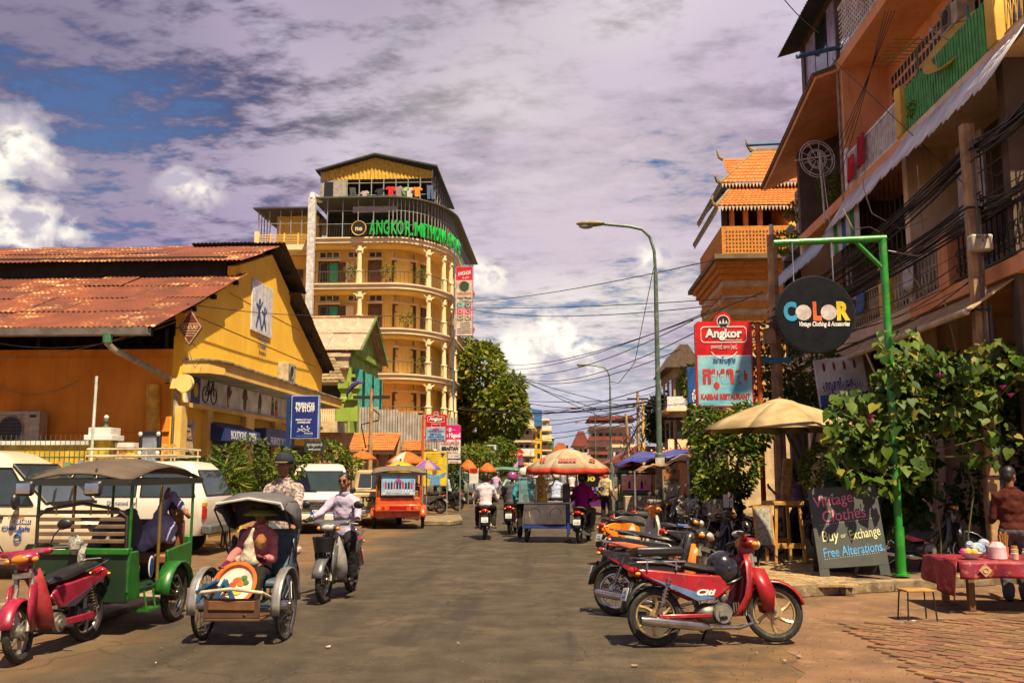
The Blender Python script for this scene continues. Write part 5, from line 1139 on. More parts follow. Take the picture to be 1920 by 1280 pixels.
def tier(uvA, uvD, YA_, YD, name, ext=3.5):
    A = at(*uvA, YA_); D = at(*uvD, YD); B = Vector((A.x+ext+2.2, A.y, A.z)); C_ = Vector((B.x, D.y, D.z))
    tiled_slope(name, A, B, C_, D, rt, pg, 10, 30, pg_loc, .03, .03)
    A2 = Vector((A.x, A.y+6.5, A.z-.0)); D2 = Vector((D.x, D.y+2.2, D.z))
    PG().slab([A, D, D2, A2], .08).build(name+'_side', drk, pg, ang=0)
    mb = PG(); mb.beam(A, D, .12, .14); mb.beam(A, A2, .1, .12); mb.build('hip_ridge', mat('olive_ridge',(.28,.2,.07)), pg, ang=0)
    f = PG()
    for i in range(40): x = A.x+.14*i; f.prism([(x,A.z-.02),(x+.12,A.z-.02),(x+.06,A.z-.22)], A.y-.02, A.y+.02, 'y')
    for i in range(40): y = A.y+.16*i; f.prism([(y,A.z-.02),(y+.14,A.z-.02),(y+.07,A.z-.22)], A.x-.02, A.x+.02, 'x')
    f.build('fringe', mat('fringe_cream',(.6,.48,.34)), pg, ang=0)
    PG().tube([A+Vector((0,0,0)), A+Vector((-.18,-.1,.05)), A+Vector((-.25,-.15,.22)), A+Vector((-.17,-.12,.38))], [.09,.08,.05,.02], 6).build('finial', MATS['olive_ridge'], pg)
    return A, D
A, D = tier((1345,386),(1377,345),36.0,38.4,'lower_roof'); A2_, D2_ = tier((1352,343),(1417,284),37.6,41.,'upper_roof')
PG().beam(D2_, D2_+Vector((4,0,0)), .16, .2).build('ridge', MATS['olive_ridge'], pg, ang=0)
PG().tube([D2_, D2_+Vector((-.2,0,.05)), D2_+Vector((-.38,0,.3)), D2_+Vector((-.42,0,.62))], [.12,.1,.06,.015], 6).build('finial', MATS['olive_ridge'], pg)
a1, a2 = at(1362,324,43), at(1356,299,44.5); tiled_slope('rear_roof', a1, at(1420,324,43), at(1420,298,44.5), a2, rt, pg, 6, 14, pg_loc); PG().tube([a2, a2+Vector((-.2,0,.1)), a2+Vector((-.32,0,.5))], [.1,.07,.02], 6).build('finial', MATS['olive_ridge'], pg)
for u in (1372, 1398, 1425): x = at(u,410,36.6).x; PG().cyl((x,36.6,zp1-.1),(x,36.6,A.z),.11,None,8).build('roof_post', mat('orange_post2',(.55,.22,.05)), pg)
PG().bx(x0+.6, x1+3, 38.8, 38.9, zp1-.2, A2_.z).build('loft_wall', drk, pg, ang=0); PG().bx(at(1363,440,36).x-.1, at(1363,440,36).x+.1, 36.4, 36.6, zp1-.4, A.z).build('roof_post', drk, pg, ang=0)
# ================================================================ POLES, LAMPS
def street_lamp(label, u, Y, z, arm, head=.9, group='street lamps along the road'):
    p = at(u, 880, Y); t = thing('street_lamp', label, 'street lamp', (p.x, Y, 0), 0, group); gp_ = mat('lamp_post_green', (.09,.14,.11), .5, scale=3, wear=(.3,.3,.26))
    MB().tube([(0,0,0),(0,0,2.2),(0,0,2.25),(0,0,z-1.6)], [.135,.13,.09,.065], 12).tube([(0,0,z-1.6),(-.03,0,z-.9),(-.16,0,z-.45),(-.4,0,z-.2),(-.8,0,z-.1),(-arm,0,z)], .05, 8).build('post', gp_, t)
    MB().ell((-arm-.35,0,z+.02),(.48,.16,.11),14,8).build('lamp_head', mat('lamp_head',(.30,.26,.17), .5), t); MB().ell((-arm-.5,0,z-.07),(.24,.12,.09),12,8).build('lamp_glass', mat('lamp_lens',(.45,.42,.36), .15), t)
    MB().bx(-.17,.17,-.17,.17,0,.12).build('base_plate', gp_, t, ang=0); return t
L1 = street_lamp('tall curved street lamp rising beside the money exchange banner', 1237, 29.5, at(1120,420,29.5).z, 1.7)
MB().bx(-.14,.14,-.15,-.135,1.2,2.1).build('pasted_notice', mat('pasted_paper',(.5,.46,.4), .9, scale=9), L1, ang=0)
street_lamp('second curved street lamp further down the road', 1146, 68, at(1100,684,68).z, 1.6); street_lamp('third street lamp far down the road', 1117, 118, at(1085,764,118).z, 2.4); street_lamp('thin distant street lamp by the red roofed block', 1107, 150, at(1085,791,150).z, 1.6)
wood = mat('weathered_pole', (.46,.29,.14), .85, scale=3, streak=.5, bump=.4, col2=(.22,.13,.07)); 
wp = at(1858, 900, 15.0); pole1 = thing('utility_pole', 'weathered concrete utility pole with a meter box beside the heart-leaf vine', 'utility pole', (wp.x, 15.0, 0))
MB().bx(-.10,.10,-.09,.09,0,7.3).build('shaft', wood, pole1, bevel=.02); MB().cyl((.15,-.02,0),(.16,-.02,4.3),.035).cyl((.02,-.12,3.5),(.02,-.12,7),.018).build('conduit', mat('grey_conduit',(.12,.13,.14)), pole1)
mz = at(1836,456,14.8).z; MB().bx(-.17,.17,-.3,-.1,mz-.13,mz+.13).build('meter_box', mat('meter_beige',(.52,.46,.36), .5), pole1, bevel=.03); text("ឧប ០៨៥\nB", .06, blackp, pole1, (0,-.305,mz+.05), width=.2)
for z in (1.6, 2.9, 4.2, mz+.6): MB().bx(-.13,.13,-.11,.11,z,z+.03).build('strap', blackp, pole1, ang=0)
MB().bx(-.11,.11,-.106,-.1,1.0,1.14).bx(-.11,.11,-.106,-.1,1.2,1.24).build('paint_band', mat('band_teal',(.1,.25,.25)), pole1, ang=0)
wp2 = at(1463, 860, 21.0); pole2 = thing('utility_pole', 'old wooden utility pole with a blue crossbar behind the beige umbrella', 'utility pole', (wp2.x, 21, 0))
MB().tube([(0,0,0),(0,0,7.0)], [.15,.11], 8).build('shaft', wood, pole2); z_ = at(1463,676,21).z; MB().bx(-1.2,.28,-.16,-.08,z_-.06,z_+.06).build('crossbar', mat('bright_blue_bar',(.02,.22,.38)), pole2, ang=0)
z_ = at(1463,635,21).z; MB().bx(-.3,-.06,-.28,-.1,z_-.15,z_+.2).build('junction_box', wood, pole2, ang=0); MB().cyl((0,0,7),(0,0,7.25),.05).build('insulator', whitep, pole2)
# far pole cluster with tangles
def far_pole(label, u, Y, vt, r=.14, lean=0., col=None):
    p = at(u, 870, Y); z = at(u, vt, Y).z; t = thing('utility_pole', label, 'utility pole', (p.x, Y, 0)); MB().tube([(0,0,0),(lean,0,z)], [r, r*.7], 7).build('shaft', col or wood, t)
    MB().bx(lean*.9-.7,lean*.9+.7,-.06,.06,z*.93-.06,z*.93+.06).build('crossarm', dark, t, ang=0)
    tb = MB()
    for k in range(7 if Y > 50 else 1):
        a0 = random.uniform(.55,.95)*z; tb.tube([(lean*.8+random.uniform(-.3,.3)+.25*math.sin(s_*1.3+k), random.uniform(-.2,.2), a0-s_*random.uniform(.2,.45)) for s_ in range(7)], .03, 4)
    tb.build('cable_tangle', irn2, t); return t
far_pole('tall dark utility pole wrapped in cable tangles', 1198, 62, 734); far_pole('shorter tangled utility pole leaning left of the tall one', 1184, 60, 775, .13, -.3); far_pole('yellow painted utility pole behind the tangled ones', 1207, 66, 748, .13, 0, ypl); far_pole('thin wooden pole at the end of the lotus wall', 1268, 40, 772, .09)
far_pole('pale utility pole before the peach wall of the lime house', 694, 35, 728, .1, 0, wood)
# ================================================================ OVERHEAD CABLES
def bundle(label, A, B, n, spread, sag, r=.013, group=None, m=irn2):
    for i in range(n):
        a = Vector(A)+Vector((random.uniform(-.1,.1), random.uniform(-.2,.2), random.uniform(-spread,spread))); b = Vector(B)+Vector((random.uniform(-.12,.12), random.uniform(-.2,.2), random.uniform(-spread,spread)))
        cable(catenary(a, b, sag*random.uniform(.5,1.5), 12), r*random.uniform(.6,1.3), label, m, group or label)
pA, pB, pC = at(1450,585,21), at(1832,282,14.9), at(1990,130,12.2)
bundle('black cable of the upper bundle slung to the meter box pole', pA, pB, 16, .17, .22, .015, 'upper cable bundle along the shophouses'); bundle('black cable of the upper bundle leaving past the meter box pole', pB, pC, 15, .14, .08, .015, 'upper cable bundle along the shophouses')
pA, pB, pC = at(1440,612,21), at(1846,385,14.9), at(2000,265,12.2)
bundle('black cable of the lower bundle slung to the meter box pole', pA, pB, 14, .2, .2, .014, 'lower cable bundle along the shophouses'); bundle('black cable of the lower bundle leaving past the meter box pole', pB, pC, 12, .16, .1, .014, 'lower cable bundle along the shophouses')
bundle('cable drooping between the two poles near the round sign', at(1455,600,21), at(1850,480,14.9), 6, .35, .5, .008, 'drooping cables by the round sign')
loops = [[(1625,300),(1618,350),(1635,400),(1690,430),(1740,410)],[(1580,390),(1600,430),(1630,425),(1660,440)],[(1740,560),(1700,500),(1680,480),(1710,470)],[(1720,310),(1730,430),(1735,520)],[(1665,470),(1720,480),(1760,465)],[(1770,560),(1790,640),(1800,690)],[(1900,300),(1870,330),(1800,300)]]
for i, lp in enumerate(loops): cable([at(u, v, 17.5-i*.3) for u, v in lp], .011, 'pale loose wire curling across the first floor balconies', mat('pale_wire',(.45,.36,.26)), 'loose wires on the shophouse front')
WIRES = [(868,566,70,1336,488,34,.3),(868,576,70,1420,556,34,.2),(870,578,70,1336,573,34,.5),(948,684,72,1430,548,26,.6),(955,693,72,1350,575,30,.5),(955,698,72,1300,600,32,.8),(960,702,72,1310,620,30,1.),(958,708,72,1275,655,40,.9),
 (990,752,72,1200,748,62,.1),(990,756,72,1205,760,62,.3),(955,700,72,1250,775,60,.3),(957,705,72,1200,790,62,.2),(985,765,90,1190,762,62,.4),(985,790,120,1190,768,62,.2),(960,700,72,1180,800,90,.3),(990,800,120,1180,770,62,.2),(1000,825,140,1190,790,70,.3),(1000,810,140,1195,775,64,.6),
 (1200,748,62,1440,700,26,.6),(1195,742,62,1290,690,35,.3),(1000,770,130,1250,748,60,.2),(990,780,110,1240,720,48,.3)]
for w in WIRES: cable(catenary(at(w[0],w[1],w[2]), at(w[3],w[4],w[5]), w[6], 14), .000333*(w[2]+w[5])/2*1.15, 'thin overhead wire crossing the street', mat('wire_teal',(.02,.035,.035)), 'overhead wires crossing the street')
tag(MB().tube(catenary(at(870,762,60), at(1010,768,62), .2, 6)[:1]+catenary(at(860,766,60), at(1240,748,50), .5, 16), .045, 6).build('cable', irn2), 'thick black cable bundle crossing the street at tree height', 'cable')
tag(MB().tube([at(1205,790,58), at(1195,800,58), at(1180,830,57), at(1165,860,56)], .06, 5).build('cable', irn2), 'thick black cable hanging down from the tangled pole', 'cable')
cable([at(1226,500,29.4), at(1214,560,29.4), at(1206,600,29.4), at(1190,680,29.4), at(1160,718,29.4), at(1144,715,29.4)], .012, 'slack wire hanging from the tall street lamp', irn2)
cable(catenary(at(1228,560,29.5), at(1236,860,29.5), .0, 6), .01, 'wire running down beside the lamp post', irn2)
cable(catenary(at(1440,-40,16), at(1535,62,20), .1, 8), .01, 'single wire crossing the sky to the top floor', irn2)
cable(catenary(at(1560,110,22), at(1860,395,15), .0, 8), .010, 'thin wire slanting down across the shophouse front', irn2)
for i in range(4): cable(catenary(at(1660+i*6,20,19), at(1575-i*12,330,21.5), .15, 8), .008, 'thin slack wire hanging under the top floor slab', irn2, 'wires under the top floor slab')
cable(catenary(at(350,570,21.6), at(620,590,34), .1, 8), .012, 'wire strung along the yellow gable', irn2); cable([at(355,660,21.6), at(365,690,21.5), at(380,672,21.9)], .008, 'short wire dangling under the diamond sign', irn2)
# ================================================================ VEHICLES
rub = mat('tyre_rubber', (.014,.013,.012), .75, scale=9, wear=(.10,.075,.05), wearamt=.5); chrome = mat('chrome', (.55,.52,.47), .18, metal=1., scale=8); steelg = mat('dull_alloy', (.34,.31,.27), .45, metal=.7, scale=14, wear=(.09,.06,.04)); blk = mat('black_plastic', (.014,.014,.015), .42, scale=8); vinyl = mat('black_vinyl', (.016,.015,.016), .38, scale=6, bump=.1); redl = mat('red_lens', (.45,.01,.01), .15); orl = mat('amber_lens', (.72,.24,.02), .18); clr = mat('clear_lens', (.55,.52,.46), .08, spec=.8); eng = mat('engine_metal', (.20,.18,.15), .5, metal=.6, scale=16, wear=(.05,.035,.025)); goldrim = mat('gold_rim', (.50,.36,.16), .35, metal=.7, scale=6); plate_w = mat('plate_white', (.62,.60,.56), .5); mir = mat('mirror_face', (.75,.76,.8), .04, metal=1.)
def wheel(parent, y, r=.285, style='spoke', w=.042, x=0., name='wheel', rimm=None, z=None):
    z = r if z is None else z
    rb = MB().torus((x,y,z), r-w*2.1, w*.36, 'x', 32, 6).cyl((x-.07,y,z),(x+.07,y,z),.055,None,12).cyl((x-.05,y,z),(x+.05,y,z),.075,None,14)
    R0 = r-w*2.2
    if style == 'spoke':
        for k in range(24): a = 2*PI*k/24; s_ = .045 if k % 2 else -.045; b = a+.25*(1 if k % 4 < 2 else -1); rb.tube([(x+s_,y+.06*math.cos(b),z+.06*math.sin(b)),(x,y+R0*math.cos(a),z+R0*math.sin(a))], .0035, 3)
    elif style == 'mag':
        for k in range(6):
            a = 2*PI*k/6; pts = [(x, y+q*math.cos(a+.5*(q/R0)), z+q*math.sin(a+.5*(q/R0))) for q in (.05, R0*.4, R0*.7, R0)]; rb.tube(pts, [.026,.02,.018,.022], 6)
    elif style == 'disc':
        rb.cyl((x-.06,y,z),(x+.06,y,z),R0*.93,None,20)
        for k in range(6): a = 2*PI*k/6; rb.ell((x,y+R0*.55*math.cos(a),z+R0*.55*math.sin(a)),(.085,.05,.05),6,5)
    wo = rb.build(name, rimm or chrome, parent); MB().torus((x,y,z), r-w, w, 'x', 36, 8, flat=1.).build('tyre', rub, wo); return wo
def spring(a, b, r=.03, turns=9):
    a, b = Vector(a), Vector(b); d = (b-a); x = d.orthogonal().normalized(); yv = d.normalized().cross(x); n = turns*8
    return MB().tube([a.lerp(b, .12+.76*i/n)+(x*math.cos(2*PI*i/8)+yv*math.sin(2*PI*i/8))*r for i in range(n+1)], .007, 4)
def loft_y(rows, n=14, flatb=.5):
    """closed rings along Y: rows of (y, z centre, half width, half height)"""
    out = []
    for (y, zc_, hw, hh) in rows:
        ring = []
        for i in range(n):
            a = 2*PI*i/n; c, s_ = math.cos(a), math.sin(a); sg = lambda v: (abs(v)**.7)*(1 if v >= 0 else -1)
            ring.append((hw*sg(c), y, zc_+hh*(sg(s_) if s_ > 0 else sg(s_)*flatb)))
        out.append(ring)
    mb = MB().grid(out, True); n0 = len(rows); mb.f.append(tuple(range(n))); mb.f.append(tuple((n0-1)*n+i for i in range(n))); return mb
def motorbike(label, loc, rz, body, seatm=vinyl, wheels='spoke', rimm=None, lean=0., steer=0., group=None, stand=False, panel2=None, scooter=False, basket=False, shield=None, seat_h=0., tail='normal', name='motorcycle', cat='motorcycle', mirrors=True, coat=None, headm=None, letter=None, grips=None):
    t = thing(name, label, cat, loc, rz, group, (0, lean, 0)); r = .285 if not scooter else .25; shield = shield or body
    fy, ry = .62, -.60
    ST = Matrix.Translation((0, .46, .8)) @ Matrix.Rotation(R(-26), 4, 'X') @ Matrix.Rotation(steer, 4, 'Z') @ Matrix.Rotation(R(26), 4, 'X') @ Matrix.Translation((0, -.46, -.8))
    def SM(): m = MB(); m.T = ST; return m
    wheel(t, ry, r, wheels, .05 if scooter else .043, rimm=rimm)
    if abs(steer) > .01:
        wo = wheel(t, fy, r, wheels, .05 if scooter else .04, rimm=rimm); wo.matrix_local = ST
    else: wheel(t, fy, r, wheels, .05 if scooter else .04, rimm=rimm)
    f = SM()
    for s_ in (-1, 1): f.tube([(s_*.085,fy,r),(s_*.085,fy-.06,r+.16),(s_*.075,fy-.17,.66),(s_*.07,.45,.86)], [.022,.024,.026,.024], 8)
    f.beam((-.09,.47,.80),(.09,.47,.80),.06,.05); f.build('fork', steelg if not scooter else blk, t)
    fm = SM(); rows = []
    for i in range(11):
        a = R(12+ i*15.5); q = r+.035
        rows.append([(xx, fy+(q-(abs(xx)**2)*6.)*math.cos(a), r+(q-(abs(xx)**2)*6.)*math.sin(a)) for xx in (-.075,-.05,-.02,.02,.05,.075)])
    fm.grid(rows); fm.build('front_fender', body, t, solid=.01)
    fs_ = SM()
    for s_ in (-1,1): fs_.grid([[(s_*.105,fy-.02,r-.02),(s_*.11,fy-.12,r+.02)],[(s_*.105,fy+.02,r+.2),(s_*.115,fy-.16,r+.24)],[(s_*.10,fy-.06,r+.42),(s_*.11,fy-.22,r+.44)]])
    if not scooter: fs_.build('fork_cover', body, t, solid=.012)
    # headlight cowl, lamp, indicators
    SM().ell((0,.45,.965),(.15 if not scooter else .18,.105,.065),16,10).ell((0,.42,.91),(.075,.09,.10),12,8).cap((-.22,.38,1.01),(.22,.38,1.01),.032,None,10).build('headlamp_cowl', headm or body, t)
    SM().ell((0,.53,.955),(.085,.04,.046),14,8).build('headlamp', clr if headm is None else orl, t)
    for s_ in (-1,1): SM().ell((s_*.125,.49,.945),(.036,.04,.028),10,7).build('indicator', orl, t)
    hb = SM().tube([(-.36,.30,1.02),(-.27,.36,1.03),(-.12,.42,1.0),(.12,.42,1.0),(.27,.36,1.03),(.36,.30,1.02)], .014, 8)
    hbo = hb.build('handlebar', chrome, t)
    for s_ in (-1,1):
        SM().cyl((s_*.25,.37,1.03),(s_*.37,.295,1.02),.02,None,10).build('grip', grips or blk, hbo); SM().tube([(s_*.24,.40,1.02),(s_*.30,.42,1.01),(s_*.37,.38,1.0)], .008, 5).build('lever', steelg, hbo)
        if mirrors:
            SM().tube([(s_*.22,.38,1.04),(s_*.27,.39,1.15),(s_*.33,.37,1.22)], .007, 5).build('mirror_stem', blk, hbo); mo = SM().ell((s_*.37,.37,1.25),(.075,.03,.052),12,8).build('mirror', blk, hbo); SM().ell((s_*.37,.35,1.25),(.066,.014,.044),12,8).build('mirror_glass', mir, hbo)
    # legshield
    rows = []
    for (z, y, w, bul) in ((.86,.44,.085,.02),(.74,.43,.14,.03),(.60,.41,.185,.04),(.46,.37,.20,.05),(.34,.30,.18,.05),(.27,.24,.15,.04)):
        rows.append([(w*q, y+bul*(1-abs(q)**2)-.10*abs(q)**3, z) for q in (-1,-.75,-.4,0,.4,.75,1)])
    if not scooter: 
        MB().grid([[(p[0],p[1],p[2]) for p in rw[:3]] for rw in rows]).grid([[(p[0],p[1],p[2]) for p in rw[4:]] for rw in rows]).build('leg_shield', shield, t, solid=.014)
        MB().tube([(0,.45,.84),(0,.30,.66),(0,.10,.50),(0,-.10,.50),(0,-.45,.62)], [.035,.035,.04,.04,.03], 8).build('frame_tube', body, t)
    else:
        rows = [[(p[0]*1.12, p[1]+.02, p[2]) for p in rw] for rw in rows]; MB().grid(rows).build('leg_shield', shield, t, solid=.03)
        MB().bx(-.17,.17,-.12,.30,.24,.31).build('floor_board', blk, t, bevel=.03)
    # engine, exhaust, swing arm
    if not scooter:
        e = MB().cyl((-.13,.06,.30),(.13,.06,.30),.10,None,18).ell((0,-.06,.30),(.11,.14,.10),12,8)
        for k in range(6): e.box((0,.20+k*.025,.33),(.15,.012,.13))
        e.box((0,.36,.335),(.12,.05,.11)); eo = e.build('engine', eng, t)
        [MB().cyl((s_*.13,.05,.29),(s_*.155,.05,.29),.085,None,18).cyl((s_*.15,.05,.29),(s_*.17,.05,.29),.045,None,14).build('engine_cover', steelg, eo) for s_ in (-1,1)]
        MB().ell((.06,.1,.45),(.05,.05,.06),10,7).cyl((.02,.0,.47),(.06,.1,.45),.03).build('carburettor', eng, eo)
    else: MB().ell((0,-.35,.30),(.12,.28,.11),12,8).build('engine', eng, t)
    MB().tube([(.09,.34,.28),(.12,.36,.20),(.13,.22,.16),(.135,-.1,.17)], .02, 8).tube([(.14,-.1,.175),(.145,-.2,.185),(.15,-.72,.25),(.15,-.80,.26)], [.024,.045,.05,.042], 12).build('exhaust', chrome, t)
    MB().beam((-.10,-.05,.28),(-.10,ry,r),.04,.07).beam((.10,-.05,.28),(.10,ry,r),.03,.04).build('swing_arm', body if not scooter else blk, t, bevel=.01)
    for s_ in (-1,1): so = spring((s_*.125,ry+.0,r+.02),(s_*.115,ry+.14,.68)).cyl((s_*.125,ry,r+.02),(s_*.115,ry+.14,.68),.011,None,6).build('shock_absorber', chrome, t)
    # side panels and tail
    zt = .70+seat_h
    for s_ in (-1,1):
        pts = [(.20,.56),(.02,.44),(-.20,.42),(-.42,.52),(-.74,.66+seat_h),(-.80,.74+seat_h),(-.62,.73+seat_h),(-.2,.68+seat_h),(.08,.66)] if not scooter else [(-.02,.34),(-.20,.30),(-.5,.40),(-.82,.60),(-.86,.70),(-.6,.76),(-.2,.74),(-.04,.66)]
        MB().prism(pts, s_*.085, s_*.125, 'x').build('side_panel', body, t, bevel=.02)
        if panel2: MB().prism([(p[0]*.9-.02, p[1]*.96+.022) for p in (pts[1:5] if not scooter else pts[0:3]+pts[6:7])], s_*.126, s_*.131, 'x').build('side_decal', panel2, t, ang=0)
        if letter: text(letter, .075, wl_, t, (s_*.133, -.12, .50), (PI/2,0,PI/2*s_), width=.2, shear=.3, bold=.003)
    loft_y([(.14,zt-.02,.06,.03),(.08,zt+.0,.10,.05),(-.10,zt+.02,.125,.055),(-.30,zt+.06,.13,.05),(-.5,zt+.085,.125,.05),(-.64,zt+.09,.10,.045),(-.68,zt+.09,.07,.03)]).build('seat', seatm, t)
    rows = []
    for i in range(9):
        a = R(60+i*14); q = r+.06; rows.append([(xx, ry+(q-(abs(xx)**2)*4.)*math.cos(a), r+(q-(abs(xx)**2)*4.)*math.sin(a)+.02) for xx in (-.09,-.05,0,.05,.09)])
    MB().grid(rows).build('rear_fender', blk if not coat else coat, t, solid=.012)
    MB().ell((0,-.80,.72+seat_h),(.09,.05,.045),12,8).build('tail_lamp', redl, t)
    for s_ in (-1,1): MB().ell((s_*.11,-.79,.69+seat_h),(.034,.028,.022),8,6).build('indicator', orl, t)
    pl_ = MB().box((0,-.90,.50),(.17,.008,.13),(R(-18),0,0)).build('number_plate', plate_w, t, bevel=.004); text("1FI\n5485", .045, bl_t, t, (0,-.906,.50), (PI/2-R(18),0,0), width=.12)
    MB().grid([[(-.07,-.82,.62),(.07,-.82,.62)],[(-.08,-.90,.45),(.08,-.90,.45)],[(-.06,-.93,.34),(.06,-.93,.34)]]).build('mud_flap', blk, t, solid=.01)
    MB().tube([(-.12,-.35,zt+.05),(-.15,-.55,zt+.10),(-.13,-.76,zt+.14),(0,-.82,zt+.15),(.13,-.76,zt+.14),(.15,-.55,zt+.10),(.12,-.35,zt+.05)], .012, 6).build('grab_rail', chrome, t)
    MB().cyl((-.28,.02,.26),(.28,.02,.26),.012).cyl((-.28,.02,.26),(-.20,.02,.26),.02).cyl((.20,.02,.26),(.28,.02,.26),.02).build('foot_peg', blk, t)
    if stand: MB().tube([(-.10,-.0,.22),(-.26,-.04,.0)], .012, 6).build('side_stand', blk, t)
    if basket:
        b = MB()
        for i in range(12): a = i/12*2*PI; b.tube([(.12*math.cos(a),.66+.09*math.sin(a),.66),(.15*math.cos(a),.68+.11*math.sin(a),.84)], .006, 4)
        for z, k in ((.66,.8),(.72,.87),(.78,.93),(.84,1.)): b.tube([(.15*k*math.cos(i/14*2*PI),.68+.11*k*math.sin(i/14*2*PI),z) for i in range(14)], .006, 4, True)
        b.lathe([(.0,.66),(.12,.66),(.148,.84)], (0,.67,0), 12).build('basket', blk, t)
    return t
pnt = lambda n, c, **k: mat(n, c, .36, coat=.35, var=.2, scale=5, wear=tuple(x*.4+d for x, d in zip(c, (.075,.055,.035))), wearamt=.5, **k)
red_p, pink_p, blk_p, org_p, wht_p, mar_p, gry_p = pnt('paint_red',(.32,.006,.010)), pnt('paint_pink',(.33,.012,.045)), pnt('paint_black',(.012,.012,.016)), pnt('paint_orange',(.75,.20,.012)), pnt('paint_cream',(.62,.55,.45)), pnt('paint_maroon',(.20,.01,.02)), pnt('paint_grey',(.10,.10,.11))
orng_seat = mat('orange_seat',(.75,.11,.012), .4)
def head_to(a, b): return math.atan2(-(b.x-a.x), b.y-a.y)
def mid(a, b): return ((a.x+b.x)/2, (a.y+b.y)/2, 0)
# parked row, right foreground
a, b = gp(1232, 1212), gp(1446, 1204)
hd = head_to(a, b); m0 = mid(a, b)
red_bike = motorbike('red underbone motorcycle with gold cast wheels parked nearest the camera', m0, hd, red_p, vinyl, 'mag', goldrim, R(-7), R(-16), 'motorcycles parked along the kerb', True, mat('decal_blue',(.10,.18,.34), .3), letter='Citi', mirrors=False, name='motorcycle')
# its raised passenger cushion and rack
bx_ = MB().bx(-.13,.13,-.80,-.30,.86,.95).build('rear_cushion', vinyl, red_bike, bevel=.025); 
MB().tube([(-.14,-.30,.80),(-.14,-.80,.80),(.14,-.80,.80),(.14,-.30,.80)], .011, 6).cyl((.14,-.7,.72),(.14,-.7,.82),.01).cyl((.14,-.4,.72),(.14,-.4,.82),.01).build('rack', chrome, red_bike)
MB().ell((0,.34,1.07),(.12,.05,.03),12,8).build('speedometer', mat('dial_pale',(.5,.5,.5), .2), red_bike)
hl = thing('helmet', 'black open-face helmet resting on the step of the red motorcycle', 'helmet', (m0[0], m0[1], 0), hd, None, (0, R(-7), 0))
hm = MB(); hm.T = Matrix.Translation((.0,.14,.74)) @ Matrix.Rotation(R(20),4,'X'); hm.lathe([(.135,-.15),(.155,-.08),(.16,0),(.145,.07),(.11,.12),(.06,.15),(.001,.16)], n=22).build('shell', mat('helmet_black',(.012,.012,.016), .2, coat=.6), hl, solid=.012)
hm = MB(); hm.T = Matrix.Translation((.0,.14,.74)) @ Matrix.Rotation(R(20),4,'X'); hm.torus((0,0,-.15),.14,.012,'z',22,6).ell((.155,0,-.02),(.015,.03,.03),8,6).build('trim', blk, hl)
def park(label, ur, vr, uf, vf, *args, **kw):
    a, b = gp(ur, vr), gp(uf, vf); return motorbike(label, mid(a, b), head_to(a, b), *args, group='motorcycles parked along the kerb', **kw)
a = gp(1150, 1150); park('black and red motorcycle with an orange seat behind the red one', 1137, 1152, 1360, 1168, pnt('paint_blackred',(.02,.014,.016)), orng_seat, 'spoke', None, R(-7), R(-12), stand=True, panel2=red_p, shield=org_p, grips=mat('grip_blue',(.04,.10,.30)), seat_h=.02)
park('black motorcycle with chrome grab rail third in the parked row', 1150, 1102, 1345, 1110, blk_p, vinyl, 'spoke', None, R(-8), R(-10), stand=True, panel2=mat('decal_grey',(.2,.2,.22)), shield=blk_p)
park('orange and cream scooter parked in the middle of the row', 1135, 1060, 1262, 1052, org_p, vinyl, 'disc', None, R(-5), R(-14), stand=True, panel2=wht_p, scooter=True, shield=wht_p, coat=blk)
park('dark scooter parked just behind the orange one', 1150, 1035, 1275, 1030, gry_p, vinyl, 'disc', None, R(-5), R(-8), stand=True, scooter=True, coat=blk)
park('black motorcycle half hidden between the parked row and the bicycles', 1255, 1080, 1405, 1075, blk_p, vinyl, 'spoke', None, R(-6), R(-10), stand=True)
park('dark grey motorcycle deep in the parked row near the exchange banner', 1190, 1018, 1300, 1014, gry_p, vinyl, 'spoke', None, R(-6), R(-8), stand=True)
park('dark scooter at the far end of the parked row', 1215, 1000, 1310, 996, blk_p, vinyl, 'disc', None, R(-6), R(-8), stand=True, scooter=True, coat=blk)
park('black motorcycle parked closest to the bicycles', 1300, 1046, 1425, 1040, blk_p, vinyl, 'spoke', None, R(-6), R(-12), stand=True, panel2=red_p)
p = at(1735, 1045, 15.2); motorbike('dark motorcycle with legshield parked behind the green pole', (p.x, 15.2, PVZ), R(-96), blk_p, vinyl, 'spoke', None, R(-6), R(-12), stand=True, panel2=pinkp, shield=pnt('paint_teal',(.03,.05,.06)), group='motorcycles parked along the kerb')
